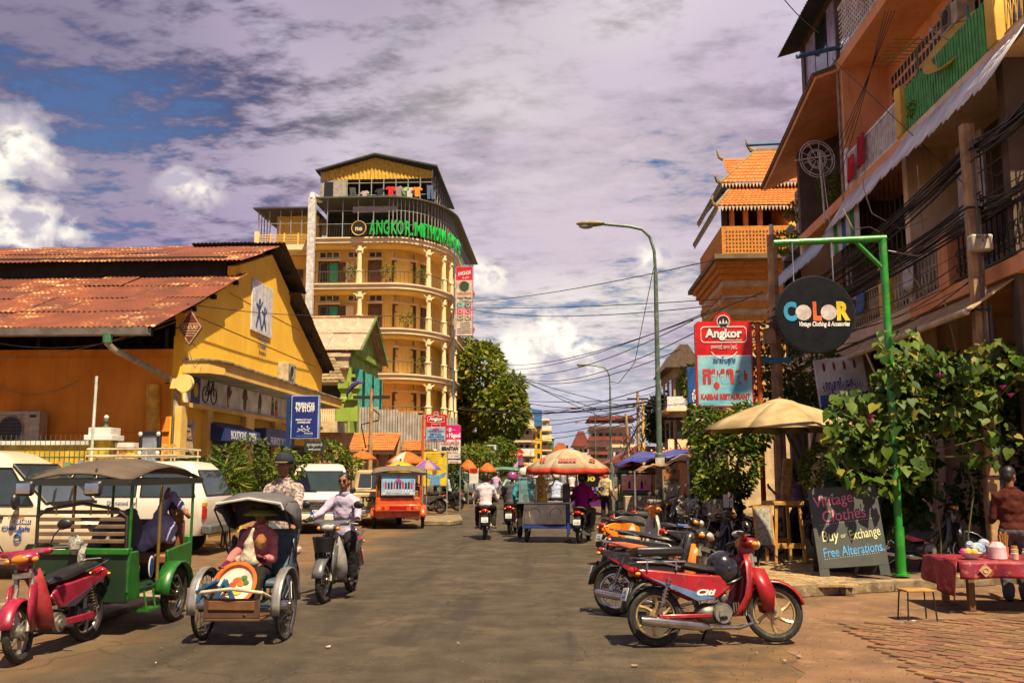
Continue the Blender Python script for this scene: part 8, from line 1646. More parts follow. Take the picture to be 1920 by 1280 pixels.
# chalkboard
cb = gp(1612, 1082, PVZ); ch = thing('chalkboard', 'chalkboard reading Vintage Clothes on the pavement edge', 'sign', (cb.x, cb.y+.1, PVZ), R(-10)); slate = mat('slate',(.045,.055,.052), .8, scale=5, col2=(.07,.075,.07)); dkw = mat('board_dark',(.02,.02,.02), .7)
CM = Matrix.Rotation(R(-11),4,'X') @ Matrix.Rotation(R(-5),4,'Y')
def cm(): m = MB(); m.T = CM; return m
cm().bx(-.52,.46,-.015,.015,.14,1.32).build('front_board', slate, ch, bevel=.006); cm().bx(-.52,-.38,-.012,.012,0,.14).bx(.32,.46,-.012,.012,0,.14).build('foot', slate, ch, ang=0)
m = MB(); m.T = Matrix.Translation((-.04,.62,0)) @ Matrix.Rotation(R(13),4,'X'); m.bx(-.52,.46,-.012,.012,.0,1.30).build('rear_board', dkw, ch, bevel=.006)
for s_, x, z, w, sz, c, rt_ in (("Vintage",-.18,1.13,.56,.24,(.80,.22,.34),.1),("Clothes",-.06,.90,.62,.24,(.80,.22,.34),.06),("Buy",-.30,.60,.24,.22,(.78,.78,.40),.04),("or",-.11,.60,.08,.1,(.62,.62,.4),.05),("Exchange",.19,.61,.44,.2,(.78,.78,.40),.1),("Free Alterations.",.0,.38,.86,.2,(.12,.42,.80),.06)):
    o = text(s_, sz, mat('chalk%d'%int(c[0]*99+c[2]*9),c,.95), ch, width=w, bold=.001, shear=.1); o.matrix_local = CM @ Matrix.Translation((x,-.018,z)) @ Matrix.Rotation(-rt_,4,'Y') @ Matrix.Rotation(PI/2,4,'X')
for z in (.77,.27): mb = cm(); [mb.bx(-.42+k*.032,-.41+k*.032,-.019,-.015,z+k*.002,z+k*.002+.007) for k in range(25)]; mb.build('chalk_dots', wl_, ch, ang=0)
# tall display chair
chp = at(1466, 1030, 16.6); pin = mat('pine',(.52,.28,.07), .6, scale=5, col2=(.36,.17,.035)); tc_ = thing('high_chair', 'tall pine bar chair with a slim plank back on the pavement', 'chair', (chp.x, 16.4, PVZ), R(12))
for x, y in ((-.22,-.18),(.22,-.18),(-.18,.2),(.18,.2)): MB().beam((x*1.2,y*1.2,0),(x*.95,y,.96),.05,.05).build('leg', pin, tc_, bevel=.006)
MB().bx(-.27,.27,-.24,.24,.95,1.02).build('seat', pin, tc_, bevel=.01); MB().beam((-.25,-.21,.28),(.25,-.21,.28),.03,.09).beam((-.22,.22,.35),(.22,.22,.35),.03,.06).build('stretcher', pin, tc_, bevel=.006); MB().box((.16,.16,1.38),(.17,.035,.74),(R(-6),R(9),0)).build('backrest', mat('plank_pine',(.46,.25,.08), .6, scale=12, col2=(.2,.1,.03)), tc_, bevel=.006); MB().beam((.22,.2,.96),(.3,.24,1.62),.04,.04).build('back_post', pin, tc_, bevel=.006)
mn = thing('menu_board', 'small framed menu board leaning against the tall pine chair', 'sign', (chp.x-.42, 16.0, PVZ), R(20)); MB().box((0,0,.62),(.3,.02,.62),(R(-8),0,0)).build('menu_face', mat('menu_grey',(.16,.15,.13), .6, scale=26, col2=(.4,.38,.34)), mn, ang=0); MB().beam((-.16,-.05,.3),(-.16,.05,.95),.03,.03).beam((.16,-.05,.3),(.16,.05,.95),.03,.03).beam((-.16,.05,.94),(.16,.05,.94),.03,.03).build('menu_frame', pin, mn); MB().tube([(0,0,.32),(-.25,-.2,.0)],.014,5).tube([(0,0,.32),(.25,-.2,.0)],.014,5).tube([(0,0,.32),(0,.25,.0)],.014,5).build('tripod', blk, mn)
# bicycles
def bicycle(label, loc, rz, fm, basket=True):
    t = thing('bicycle', label, 'bicycle', loc, rz, 'bicycles parked on the pavement', (0, R(-5), 0)); wheel(t, .52, .33, 'spoke', .018); wheel(t, -.52, .33, 'spoke', .018)
    MB().tube([(0,.52,.33),(0,.38,.86)],.014,6).tube([(0,.40,.78),(0,-.05,.30)],.016,6).tube([(0,-.05,.30),(0,-.20,.80)],.016,6).tube([(0,.40,.70),(0,-.14,.58)],.014,6).tube([(.03,-.05,.30),(.03,-.52,.33),(.01,-.17,.66)],.01,5).tube([(-.03,-.05,.30),(-.03,-.52,.33),(-.01,-.17,.66)],.01,5).build('frame', fm, t)
    MB().tube([(-.28,.20,1.0),(-.22,.32,1.02),(0,.38,.98),(.22,.32,1.02),(.28,.20,1.0)],.012,6).cyl((0,.38,.84),(0,.38,.99),.013).build('handlebar', chrome, t); loft_y([(-.06,.86,.02,.015),(-.14,.87,.05,.025),(-.3,.88,.09,.03),(-.34,.88,.06,.02)]).build('saddle', vinyl, t); MB().torus((.05,-.05,.30),.085,.008,'x',16,4).cyl((-.1,-.05,.3),(.1,-.05,.3),.01).box((.13,.05,.18),(.08,.06,.02)).build('crank', steelg, t)
    for y in (.52,-.52):
        rows = [[(d, y+.37*math.cos(R(20+i*15)), .33+.37*math.sin(R(20+i*15))) for d in (-.025,0,.025)] for i in range(10)]; MB().grid(rows).build('mudguard', fm, t, solid=.005)
    if basket:
        b = MB()
        for z, k in ((.72,.85),(.80,.92),(.88,1.),(.96,1.05)): b.tube([(x*.17*k, .56+y*.13*k, z) for x, y in ((-1,-1),(1,-1),(1,1),(-1,1))],.006,4,True)
        for i in range(16): a = i%4; f_ = (i//4)/4; e_ = [(-1,-1),(1,-1),(1,1),(-1,1),(-1,-1)]; x = e_[a][0]+(e_[a+1][0]-e_[a][0])*f_; y = e_[a][1]+(e_[a+1][1]-e_[a][1])*f_; b.tube([(x*.145,.56+y*.11,.72),(x*.178,.56+y*.136,.96)],.004,4)
        b.build('basket', galv, t)
    return t
for u, Y, a, lab, bk_ in ((1345,18.6,60,'bicycle with a wire basket and paper sign nearest the vertical exchange sign',True),(1400,18.0,70,'dark bicycle with curved mudguards beside the orange post',True),(1500,17.8,-75,'black bicycle behind the tall pine chair',False)):
    p = at(u, 1000, Y); bicycle(lab, (p.x, Y, PVZ), R(a), mat('bike_black',(.015,.016,.018), .35), bk_)
p = at(1362, 940, 18.0); tag(MB().bx(-.09,.09,-.01,.01,0,.24).build('paper_sign', whitep, None, ang=0), 'white printed card fixed to a bicycle basket', 'card').location = (p.x, 17.8, p.z-.1)
# money exchange signs, bin
board('tall dark green vertical sign reading ONEY EXCHANGE', 1295, 1313, 862, 978, 24.5, mat('exchange_green',(.012,.05,.035), .4), None, post=False, name='vertical_sign'); vsn = COL.objects[-1].parent or COL.objects[-1]
vsn = [o for o in COL.objects if o.name.startswith('vertical_sign') and o.parent is None and 'board' not in o.name][-1]
for i, c in enumerate("ONEY EXCHANGE"):
    if c != ' ': text(c, .16, wl_, vsn, (.02,-.062,at(1304,870+i*8.3,24.5).z), bold=.006, width=.09)
bnr = board('brown Money Exchange banner on a stand beside the lamp post', 1243, 1274, 880, 952, 27.5, mat('banner_tan',(.38,.17,.06), .6), [("Money\nExchange", .86, .8, mat('banner_brown',(.12,.05,.02))), ("no extra\ncommission", .1, .7, MATS['banner_brown'])], post=False, name='roll_up_banner', bands=[(.22,.70,mat('note_print',(.45,.36,.25), .6, scale=14, col2=(.2,.25,.15)))])
p = at(1276, 965, 26); tag(MB().lathe([(.16,0),(.19,.45),(.2,.5),(.17,.5),(.15,.05),(0,.04)], n=4, a0=PI/4, a1=PI/4+2*PI).build('waste_bin', mat('bin_orange',(.62,.12,.03), .6), None, bevel=.02), 'orange plastic bin beside the vertical exchange sign', 'bin').location = (p.x, 26, PVZ)
# table with red cloth and its goods
tcm = mat('red_cloth',(.26,.008,.022), .6, scale=5, col2=(.16,.006,.03), bump=.3, wear=(.45,.17,.03), wearamt=.55); tA = gp(1832, 1152); TX, TY = tA.x, tA.y; TZ = .62
tb_ = thing('market_table', 'low market table under a red and orange woven cloth', 'table', (TX+.7, TY+.45, 0)); pin2 = mat('table_wood',(.20,.10,.035), .7)
MB().bx(-.85,.9,-.45,.5,TZ-.06,TZ-.02).build('table_top', pin2, tb_, ang=0)
for x, y in ((-.72,-.36),(-.72,.4),(.78,-.36),(.78,.4)): MB().bx(x-.04,x+.04,y-.04,y+.04,0.03,TZ-.06).build('leg', pin2, tb_, bevel=.01); MB().bx(x-.12,x+.12,y-.1,y+.1,0,.03).build('foot', pin2, tb_, bevel=.008)
def edge(n, a, b, drop, ph):
    rows = []
    for j in range(7):
        f = j/6; rows.append([tuple(Vector(a).lerp(Vector(b), i/n)+Vector((0,0,-drop[0]*f-(drop[1]-drop[0])*f*i/n)) + (Vector(b)-Vector(a)).normalized().cross(Vector((0,0,1)))*(.02+.05*f*math.sin(i*1.1+ph))) for i in range(n+1)])
    return rows
ck = MB().grid(edge(18,(-.9,-.5,TZ),(.95,-.5,TZ),(.20,.16),0)); ck.grid(edge(12,(-.9,.55,TZ),(-.9,-.5,TZ),(.30,.48),1)); ck.grid([[(-.9+1.85*i/8,-.5+1.05*j/6,TZ+.003*math.sin(i*2+j)) for i in range(9)] for j in range(7)])
clo = tag(ck.build('tablecloth', tcm, None, ang=60, solid=.006), 'red and orange woven cloth draped over the market table', 'tablecloth'); clo.location = (TX+.7, TY+.45, 0)
for k in range(3): mb = MB(); x = -.62+k*.55; mb.T = Matrix.Translation((x,-.575,TZ-.09)); mb.box((0,0,0),(.11,.008,.11),(0,PI/4,0)).torus((0,-.006,0),.03,.006,'y',12,4).build('woven_motif', mat('motif_cream',(.6,.35,.2)), clo)
def item(nm, lab, cat, mb, m, x, y, rz=0): o = mb.build(nm, m); o.location = (TX+.7+x, TY+.45+y, TZ+.012); o.rotation_euler = (0,0,rz); return tag(o, lab, cat, 'goods on the market table')
bwl = item('bowl', 'shallow white bowl of fruit on the market table', 'bowl', MB().lathe([(.06,0),(.07,.01),(.13,.07),(.135,.075),(.12,.07),(.06,.02),(0,.02)], n=18), whitep, -.62, -.2)
for i, (x, y, c) in enumerate(((-.66,-.2,(.75,.45,.05)),(-.58,-.2,(.8,.5,.06)),(-.62,-.13,(.8,.42,.2)),(-.70,-.18,(.7,.03,.25)))): item('fruit', ('yellow fruit in the white bowl','golden fruit in the white bowl beside the yellow one','peach coloured fruit at the back of the white bowl','magenta fruit at the edge of the white bowl')[i], 'fruit', MB().ell((0,0,.08),.045,10,8), mat('fruit%d'%i,c,.4), x, y)
item('tub', 'white plastic tub with a pink lid on the market table', 'tub', MB().lathe([(0,0),(.11,0),(.1,.14),(.05,.2),(0,.2)], n=16), mat('tub_pink',(.7,.45,.48), .4), -.28, -.15)
for i, (x, y, h_, c, lab) in enumerate(((-.12,-.25,.10,(.55,.42,.3),'short glass jar near the front of the table'),(.0,-.28,.13,(.6,.5,.4),'taller pale jar near the front of the table'),(-.05,-.1,.15,(.5,.28,.08),'amber jar behind the pale jars'),(.12,-.18,.10,(.35,.14,.04),'brown sauce jar beside the green bag'))): item('jar', lab, 'jar', MB().lathe([(0,0),(.042,0),(.045,h_*.7),(.03,h_*.8),(.034,h_*.82),(.034,h_),(0,h_)], n=14), mat('jar%d'%i,c,.2), x, y)
item('vegetable_bag', 'bag of green vegetables heaped on the market table', 'vegetables', leaves(160, blob_sample([(0,0,.12,.22,.16,.13)],.4), .09, .8), leafmat('veg_leaf',(.12,.22,.02),(.30,.36,.05)), .36, -.15)
stk_ = thing('chopstick_cup', 'cup of wooden chopsticks standing on the market table', 'cup', (TX+.62, TY+.55, TZ+.01)); MB().lathe([(0,0),(.045,0),(.05,.12),(.04,.12),(.03,.02)], n=12).build('cup', pinkp, stk_); mb = MB(); [mb.cyl((.02*math.cos(k),.02*math.sin(k),.03),(.05*math.cos(k),.05*math.sin(k),.27+.02*(k%3)),.006,None,5) for k in range(14)]; mb.build('chopsticks', pin, stk_)
item('cloth_bundle', 'crumpled white and blue cloth bundle at the back of the table', 'cloth', MB().ell((0,0,.08),(.12,.09,.09),9,6).ell((.1,.03,.14),(.08,.06,.08),8,6,(.4,.3,0)).ell((-.08,.0,.13),(.06,.07,.06),7,5), mat('bundle',(.45,.45,.5), .8, scale=14, bump=.9, col2=(.1,.2,.4)), -.40, .15)
item('basket', 'small red basket with a handle at the back of the table', 'basket', MB().lathe([(0,0),(.1,0),(.12,.1),(.11,.1),(.09,.02)], n=14).torus((0,0,.1),.1,.008,'y',16,5,0,PI), mat('basket_red',(.5,.03,.03)), -.16, .12)
st0 = gp(1728, 1166); so = thing('low_stool', 'small folding stool with thin legs beside the market table', 'stool', (st0.x, st0.y+.12, 0), R(8)); MB().bx(-.17,.17,-.12,.12,.33,.355).build('seat', mat('stool_ochre',(.40,.22,.05), .7, scale=7), so, bevel=.006)
for x, y in ((-.15,-.1),(.15,-.1),(-.15,.1),(.15,.1)): MB().cyl((x*1.15,y*1.2,0),(x,y,.33),.009,None,6).build('leg', blk, so)
# ================================================================ VEGETATION
def heart():
    P = [(0,0),(.16,.12),(.30,.10),(.42,-.06),(.44,-.26),(.34,-.50),(.16,-.76),(0,-1.),(-.16,-.76),(-.34,-.50),(-.44,-.26),(-.42,-.06),(-.30,.10),(-.16,.12)]
    v = [(x, y, .10*abs(x)-.22*y*y+.02*math.sin(y*9)) for x, y in P]+[(0,-.35,-.05),(0,-.7,-.12)]; n = len(P)
    f = [(14,i,(i+1)%n) for i in range(0,6)]+[(14,6,15),(15,6,7),(15,7,8),(14,15,8)]+[(14,i,(i+1)%n) for i in range(8,n)]
    return v, f
hv, hf = heart(); lfh = leafmat('heart_leaf',(.022,.065,.007),(.11,.17,.013),(.24,.22,.025), .4)
hms = []
for k in range(4):
    m = MB(); m.v = [(x, y, z*(.6+.5*k)) for x, y, z in hv]; m.f = hf; me = m.mesh('leaf', 60); me.materials.append(lfh); hms.append(me)
vine = thing('heart_leaf_vine', 'dense heart-leaved vine climbing in front of the dark shop', 'vine', (7.0, 14.6, 0))
regs = [((1650,850),(100,80),80),((1600,800),(55,70),40),((1760,730),(130,75),100),((1870,690),(75,55),40),((1690,650),(50,40),16),((1840,800),(80,70),24)]
stems = []; VL = Vector((7.0,14.6,0)); dens_v = MB()
def leaf_at(c, r_, back):
    a = random.uniform(0,2*PI); q = math.sqrt(random.random()); p = at(c[0]+r_[0]*q*math.cos(a), c[1]+r_[1]*q*math.sin(a), 14.5+random.uniform(-.5,.35)+(.55 if back else 0))-VL; s_ = random.choice((random.uniform(.06,.12),random.uniform(.11,.21)))
    return p, s_, Euler((R(random.uniform(5,70)), R(random.uniform(-35,35)), R(random.uniform(-70,40))))
for (c, r_, n) in regs:
    for i in range(n):
        p, s_, e_ = leaf_at(c, r_, False); o = link('leaf', random.choice(hms), None, vine); o.location = p; o.scale = (s_,s_,s_); o.rotation_euler = e_
        if i % 5 == 0: stems.append(p)
    for i in range(n*5): p, s_, e_ = leaf_at(c, r_, i % 2); M_ = e_.to_matrix()*s_; dens_v.add([M_ @ Vector(q)+p for q in hv], hf)
dvo = dens_v.build('foliage', lfh, vine, ang=60, fix=False); dvo['kind'] = 'stuff'
sm_ = MB()
for i, p in enumerate(stems):
    q = min(stems[:i] or [p+Vector((.1,.3,-.4))], key=lambda k: (k-p).length+(9 if k.z > p.z else 0))
    if (q-p).length < 1.1: sm_.tube([p, p.lerp(q,.5)+Vector((random.uniform(-.08,.08),.1,random.uniform(-.12,.12))), q], .008, 5)
for k in range(5): x = -1.2+k*.5; sm_.tube([(x+.1*math.sin(z*3+k), .35+.05*math.sin(z*5), z*.7) for z in range(5)], .013, 5)
sm_.build('stem', mat('vine_stem',(.14,.13,.04)), vine)
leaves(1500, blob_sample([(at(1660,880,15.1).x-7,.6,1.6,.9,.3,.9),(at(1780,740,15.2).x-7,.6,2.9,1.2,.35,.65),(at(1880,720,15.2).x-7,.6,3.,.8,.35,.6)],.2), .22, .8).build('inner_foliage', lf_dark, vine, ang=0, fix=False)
for i, (u, v) in enumerate(((1880,730),(1634,785),(1632,795),(1762,708),(1895,745))): p = at(u,v,14.0); MB().lathe([(.0,0),(.02,.02),(.05,.05),(.06,.05)], n=8).build('blossom', mat('blossom',(.55,.03,.32)), vine, solid=.004).location = p-Vector((7.0,14.6,0))
def uvb(u, v, Y, ru, rv, rd=.8): p = at(u, v, Y); k = Y/1750; return (p.x, p.y, p.z, ru*k, rd, rv*k)
def bush(label, blobs, n, size, m, name='shrub', trunk=True, aspect=.5, cat='shrub', crown='foliage'):
    bx = blobs[0]; loc = Vector((bx[0], bx[1], 0)); bl = [(b[0]-loc.x, b[1]-loc.y, b[2], b[3], b[4], b[5]) for b in blobs]
    tr_ = [([(0,0,0),(.05,0,b[2]*.4),(b[0]*.6,b[1]*.6,b[2]*.75),(b[0],b[1],b[2]+b[5]*.4)], [.05+.012*b[2],.04+.01*b[2],.03,.012]) for b in bl] if trunk else None
    return plant(name, label, cat, loc, bl, n, size, m, tr_, None, aspect, crown=crown)
bush('bright yellow-green shrub below the red beer sign', [uvb(1360,860,19.4,60,85,.8),uvb(1320,800,20,36,40),uvb(1400,800,19.6,50,45),uvb(1345,905,19,42,30)], 3600, .15, lf_bush)
bush('leafy climber around the wooden pole behind the umbrella', [uvb(1500,690,22.5,70,70),uvb(1440,720,23,45,50),uvb(1420,640,23,30,40),uvb(1545,720,21.8,40,60)], 2200, .16, leafmat('climber_leaf',(.03,.07,.01),(.10,.15,.015)))
bush('dark shrub between the chalkboard and the pine chair', [uvb(1540,880,16.2,40,45,.5),uvb(1575,940,16.4,30,40,.5)], 1200, .10, lf_bush); bush('shrub with dark leaves behind the brown-shirted man', [uvb(1835,920,16.2,45,60,.5),uvb(1890,880,16.4,40,60,.5)], 1300, .11, lf_dark)
bush('hanging plant on the upper shophouse balcony', [uvb(1555,345,23.6,24,32,.4)], 500, .10, lf_bush, trunk=False); bush('yellowing plant above the blue awning', [uvb(1500,395,28,24,22,.5),uvb(1480,455,28,30,22,.5)], 500, .16, lf_tree, trunk=False)
bt_ = bush('big spreading tree beside the curved hotel', [uvb(905,700,82,42,60,4),uvb(940,770,80,48,55,4),uvb(895,790,84,40,60,4),uvb(960,735,80,24,36,3),uvb(925,850,80,45,40,3),uvb(880,660,86,18,28,3)], 7500, .62, lf_tree, 'street_tree', True, .55, 'tree', 'crown')
bush('pale green bushy tree under the big tree', [uvb(935,850,66,34,30,2),uvb(905,870,62,28,22,2)], 1500, .3, lf_bush, 'small_tree', cat='tree', crown='crown'); bush('dark tree behind the tangled poles', [uvb(1255,770,75,44,32,3),uvb(1285,740,70,30,36,3),uvb(1235,800,75,30,24,3)], 2600, .5, lf_dark, 'street_tree', cat='tree', crown='crown'); bush('green tree beside the pagoda building', [uvb(1300,715,48,26,30,2),uvb(1320,760,46,26,40,2)], 1500, .3, lf_tree, 'small_tree', cat='tree', crown='crown')
bush('small far tree on the right of the road', [uvb(1128,830,150,9,16,3)], 300, .9, lf_dark, 'small_tree', cat='tree', crown='crown')
bush('straggly shrub in front of the blue awning', [uvb(425,870,21.4,42,36,.5),uvb(470,838,21.6,34,22,.5)], 700, .11, lf_bush); bush('leafy shrub beside the navy sign post', [uvb(500,900,22.6,40,45,.5),uvb(540,870,23.,34,30,.5)], 1000, .13, lf_bush); bush('dark rounded shrub behind the white minivan', [uvb(612,858,32,44,32,.7),uvb(650,876,33,32,22,.7)], 1500, .17, lf_bush); bush('low shrub behind the estate car', [uvb(350,880,21.2,50,28,.4)], 700, .12, lf_dark); bush('tall grassy plant behind the cyclo driver', [uvb(425,905,21.,26,36,.4)], 260, .45, lf_bush, aspect=.12); bush('shrub beside the yellow banner', [uvb(850,905,43,18,38,.7)], 700, .2, lf_dark); bush('orange flowering shrub beside the orange parasols', [uvb(890,850,52,34,16,1.5)], 700, .28, lf_tree)
# ================================================================ MARKET CLUTTER
orc = mat('parasol_orange',(.72,.17,.02), .8, trans=.25); whc = mat('parasol_white',(.68,.58,.48), .8, trans=.25); ylc = mat('parasol_yellow',(.78,.46,.02), .8, trans=.25)
def uparasol(lab, u, vr, vt, half, Y, mats, n=8): return parasol('market_parasol', lab, (at(u,880,Y).x, Y, 0), half*Y/1750, at(u,vr,Y).z, at(u,vt,Y).z, mats, n, group='market parasols', ribs=False)
uparasol('orange and white market parasol behind the orange-red tuk-tuk', 762, 868, 846, 40, 34, [orc,orc,whc,orc,orc,whc]); dp = uparasol('yellow parasol with coloured dots over the orange-red tuk-tuk', 751, 884, 864, 42, 31, [ylc]); uparasol('orange parasol left of the pale signboard', 679, 860, 845, 28, 34, [orc]); uparasol('left one of the two orange parasols near the silver car', 878, 881, 861, 19, 46, [orc]); uparasol('right one of the two orange parasols near the silver car', 914, 884, 867, 18, 45, [orc]); uparasol('pink and violet parasol beside the yellow banner', 800, 880, 862, 28, 33, [mat('parasol_pink',(.62,.32,.24),.8,trans=.3),mat('parasol_violet',(.18,.08,.42),.8)]); uparasol('orange parasol among the blue tarpaulins', 1187, 878, 862, 26, 36, [orc])
for i, (a, rr, c) in enumerate(((200,.6,(.5,.03,.1)),(235,.75,(.05,.3,.08)),(270,.55,(.05,.12,.4)),(300,.75,(.5,.05,.3)),(330,.6,(.6,.2,.02)))):
    rd = 42*31/1750*rr; zz_ = at(751,884,31).z+(at(751,864,31).z-at(751,884,31).z)*(1-rr**1.55); MB().ell((rd*math.cos(R(a)),rd*math.sin(R(a)),zz_+.01),(.06,.06,.03),10,6).build('dot', mat('dot%d'%i,c), dp)
tarp = mat('blue_tarp',(.05,.06,.32), .5, scale=3, bump=.4, var=.2)
for i, (q, m_, lab) in enumerate(([[(1150,872),(1245,858),(1300,842),(1190,850)],tarp,'blue tarpaulin stretched over the market stalls'],[[(1245,872),(1330,858),(1330,846),(1262,850)],tarp,'second blue tarpaulin nearer the exchange signs'],[[(1190,882),(1290,862),(1300,850),(1215,866)],mat('tan_tarp',(.4,.24,.12),.9),'tan canvas stall roof below the blue tarpaulins'])):
    P = [at(u, v, Y) for (u, v), Y in zip(q, (33-i*2,31-i*2,37-i*2,40-i*2))]; loc = Vector((P[0].x,P[0].y,0)); t = thing('stall_tarpaulin', lab, 'tarpaulin', loc); W(loc).grid([[P[0].lerp(P[1],k/8)+Vector((0,0,-.06*math.sin(k*1.7))) for k in range(9)],[P[3].lerp(P[2],k/8)+Vector((0,0,.06*math.sin(k*1.3))) for k in range(9)]]).build('sheet', m_, t, ang=60, solid=.01)
    for p in P: W(loc).cyl((p.x,p.y,0),p,.03,None,6).build('stall_pole', galv, t)
    W(loc).bx(min(P[0].x,P[1].x)+.3,P[1].x,P[1].y+.5,P[1].y+1.4,0,.85).build('counter', mat('counter%d'%i,[(.3,.2,.12),(.2,.1,.08),(.12,.1,.2)][i],.7,scale=6,col2=(.5,.4,.3)), t, ang=0)
p = gp(880, 944); bo_ = thing('cone_bollard', 'tall brown tapered bollard at the left pavement edge', 'bollard', (p.x,p.y,0)); MB().lathe([(.33,0),(.30,.05),(.16,1.0),(.14,1.06),(0,1.06)], n=4, a0=PI/4, a1=PI/4+2*PI).build('shaft', mat('rust_bollard',(.17,.065,.02),.8,scale=5), bo_, ang=0); MB().bx(-.3,.3,-.3,.3,0,.04).build('base', concrete, bo_, ang=0)
tag(MB().prism([(0,0),(.9,-.1),(1.2,.9),(.8,4.),(-.3,3.0)],0,.16,'z').build('roadside_slab', kerbm, None, bevel=.03), kind='structure').location = gp(790, 985)
ph = board('red and white payphone stand beside the silver car', 880, 897, 878, 906, 44, whitep, [("📞", .8, .4, dkg)], name='payphone', bands=[(.7,1.,angred)])
# lotus-bud boundary wall
lw = thing('lotus_wall', 'terracotta boundary wall crowned with lotus buds behind the stalls', 'wall', (5.6, 40, 0)); tcc = mat('terracotta',(.42,.15,.045), .8, scale=5, col2=(.28,.09,.03))
def lx(y): return 7.0-(y-38)*.03
MB().add([(lx(38)-5.6,-2,0),(lx(38)-5.3,-2,0),(lx(76)-5.3,36,0),(lx(76)-5.6,36,0),(lx(38)-5.6,-2,2.1),(lx(38)-5.3,-2,2.1),(lx(76)-5.3,36,2.1),(lx(76)-5.6,36,2.1)], [(0,1,2,3),(4,5,6,7),(0,1,5,4),(3,2,6,7),(0,3,7,4),(1,2,6,5)]).build('wall_panel', tcc, lw, ang=0)
bud = MB().lathe([(.22,0),(.3,.12),(.26,.3),(.34,.42),(.3,.55),(.12,.75),(.05,.85),(0,.9)], n=10).mesh('lotus_bud'); bud.materials.append(tcc); bul = MB().ell((0,0,.97),.07,8,6).mesh('globe'); bul.materials.append(whitep)
for k in range(38): y = -1.8+k*1.0; o = link('lotus_bud', bud, None, lw); o.location = (lx(40+y)-5.6+.1, y, 2.1); (link('globe', bul, None, lw) if k % 3 == 0 else o).location = (lx(40+y)-5.6+.1, y, 2.1)
# ================================================================ FAR BUILDINGS
def far_b(label, u0, u1, vt, Y, floors, col, roofm=None, rh=0., depth=12, cols=4, over=.0, balc=True, name='building'):
    p0, p1 = at(u0, vt, Y), at(u1, vt, Y); w = p1.x-p0.x; H = p0.z; loc = Vector(((p0.x+p1.x)/2, Y, 0)); t = thing(name, label, 'building', loc); MB().bx(-w/2,w/2,0,depth,0,H).build('wall', col, t, ang=0); fh = H/floors
    wm = MB().bx(-.5,.5,-.06,.02,0,1).mesh('window', 0); wm.materials.append(dgl); ww = w/cols*.5; wm2 = MB().bx(-.02,.06,-.5,.5,0,1).mesh('window', 0); wm2.materials.append(dgl)
    for f in range(floors):
        for c in range(cols): o = link('window', wm, None, t); o.location = (-w/2+w*(c+.5)/cols, 0, f*fh+fh*.3); o.scale = (ww,1,fh*.45)
        for s_ in (-1,1):
            for c in range(3): o = link('window', wm2, None, t); o.location = (s_*w/2-(.04 if s_ < 0 else 0), depth*(c+.5)/3, f*fh+fh*.3); o.scale = (1,depth*.16,fh*.45)
        if balc and f: MB().bx(-w/2-over-.6,w/2+over+.6,-.7,depth,f*fh-.1,f*fh+.12).build('balcony_slab', crm, t, ang=0); MB().bx(-w/2-.55,w/2+.55,-.68,-.62,f*fh+.12,f*fh+.9).build('balcony_rail', [irn,crm,whr][f%3], t, ang=0)
    if roofm: MB().prism([(-w/2-.6,H),(w/2+.6,H),(w/2*.4,H+rh),(-w/2*.4,H+rh)], -.7, depth+.5, 'y').build('roof', roofm, t, ang=0)
    else: MB().bx(-w/2-.2,w/2+.2,-.25,depth,H,H+.3).build('parapet', crm, t, ang=0)
    return t
rrf = mat('red_roof',(.25,.05,.04), .7, scale=.5); orf = mat('orange_roof_far',(.55,.14,.03), .7, scale=.5); yfar = mat('far_yellow',(.78,.47,.02), .8, scale=.3); cfar = mat('far_cream',(.62,.48,.30), .85, scale=.4, streak=.3); gfar = mat('far_grey',(.38,.34,.30), .85, scale=.4, streak=.3)
far_b('narrow balconied block just behind the hotel', 858, 872, 668, 94, 5, cfar, None, cols=1); far_b('balconied grey block behind the big tree', 972, 994, 775, 125, 5, gfar, None, cols=2); far_b('bright yellow block on the left of the far street', 995, 1015, 790, 160, 6, yfar, None, cols=2, balc=False); far_b('cream block with balconies beside the yellow one', 1015, 1028, 788, 165, 6, cfar, None, cols=1); far_b('green netted scaffold building at the far left', 1028, 1037, 822, 180, 5, mat('net_green',(.02,.25,.08), .9), None, cols=1, balc=False)
far_b('low house with an orange roof closing the street', 1036, 1066, 848, 240, 2, cfar, orf, 2.4, cols=4, balc=False); far_b('house with a dark red roof right of the street end', 1076, 1102, 836, 190, 3, cfar, rrf, 3.0, cols=3); far_b('cream street-end houses under the dark red roof', 1058, 1082, 858, 260, 2, gfar, None, cols=4, balc=False)
rb_ = far_b('large cream block with tiers of red roofs on the right', 1108, 1182, 803, 135, 3, cfar, None, cols=6)
for v0, v1 in ((788,780),(826,818),(852,846)): p0, p1 = at(1106,v0,134), at(1184,v1,134); MB().prism([(p0.x-rb_.location.x-.5,p0.z),(p1.x-rb_.location.x+.5,p0.z),(p1.x-rb_.location.x,p1.z),(p0.x-rb_.location.x,p1.z)], -2.2, 8 if v0 < 800 else 0, 'y').build('red_roof', rrf, rb_, ang=0)
far_b('old balconied house between the trees and the blue sign', 1262, 1300, 690, 66, 3, mat('old_cream',(.42,.30,.18), .85, streak=.4), mat('tin_red',(.13,.08,.055),.7), 1.6, cols=2, depth=8); far_b('weathered white wall building beside the tangled poles', 1150, 1200, 838, 100, 2, whitep, None, cols=3, balc=False); far_b('row of low shops under the big tree', 880, 975, 872, 96, 1, gfar, orf, 1.2, cols=6, balc=False); far_b('row of low shops on the right beyond the stalls', 1150, 1290, 868, 80, 1, cfar, rrf, 1.4, cols=8, balc=False)
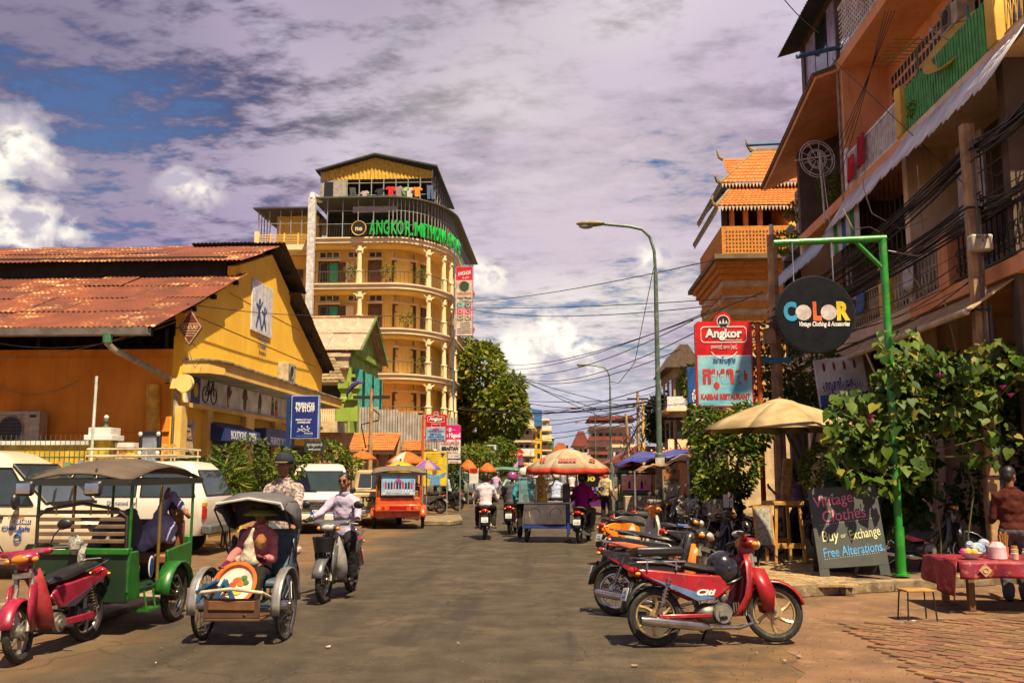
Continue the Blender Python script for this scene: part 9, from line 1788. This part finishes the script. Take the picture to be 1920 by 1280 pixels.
bl2 = mat('tank_blue',(.03,.16,.40)); p = at(1003,783,160); tag(MB().cyl((0,0,-1.5),(0,0,1.2),1.2,None,14).ell((0,0,1.2),(1.2,1.2,.3),14,6).build('water_tank', bl2), 'blue water tank on the far yellow block', 'water tank').location = p
# shop goods glimpsed in the dark ground floor
for i, (y, z, c) in enumerate(((16.5,.9,(.25,.12,.08)),(17.6,1.1,(.12,.14,.2)),(20,.9,(.3,.22,.12)),(21.4,1.2,(.15,.2,.12)),(24,1.,(.3,.1,.08)),(26,1.2,(.2,.18,.25)))): S().bx(8.3,8.8,y,y+.9,PVZ,z+PVZ).bx(8.35,8.75,y+.1,y+.8,z+PVZ,z+PVZ+.35).build('shop_shelf', mat('shelf%d'%i,c,.7,scale=12,col2=tuple(k*2.2 for k in c)), row, ang=0)

# more balcony life on the shophouses
bush('ferny pot plant on the first floor balcony by the yellow post', [uvb(1618,478,20.4,14,18,.25)], 260, .10, lf_bush, trunk=False); bush('trailing plant on the green slatted balcony', [uvb(1716,205,18.2,10,18,.2)], 180, .09, lf_tree, trunk=False)
hang('white towel drying on the grey balcony railing', 18.6, Z1+1.0, .5, .6, (.62,.58,.55)); hang('blue checked cloth drying on the tan balcony railing', 21.6, Z1+.98, .5, .55, (.10,.18,.36)); hang('mustard shirt drying beside the blue checked cloth', 22.6, Z1+.98, .45, .6, (.55,.32,.05)); hang('pale pink sheet over the top floor grille', 20.2, Z3+1.3, .9, .8, (.62,.40,.42))
for i, (y, z, w, h, c) in enumerate(((15.3,Z1+.14,.5,.5,(.35,.22,.12)),(15.9,Z1+.14,.4,.35,(.12,.2,.3)),(19.1,Z1+.14,.5,.6,(.4,.36,.3)),(22.9,Z1+.14,.6,.45,(.3,.12,.08)),(19.5,Z2+.14,.5,.4,(.25,.3,.35)))): S().bx(XB+.35,XB+.75,y,y+w,z,z+h).build('storage_box', mat('storage%d'%i,c,.7,scale=6), row, bevel=.02)
ac_unit((XB+.75, 17.9, Z2+2.0), R(-90), 'air conditioner unit on the yellow wall above the green railing', .8, .55); ac_unit((XW-.02, 23.6, Z1+1.7), R(-90), 'air conditioner unit on the dark first floor wall of the shophouses', .8, .55)
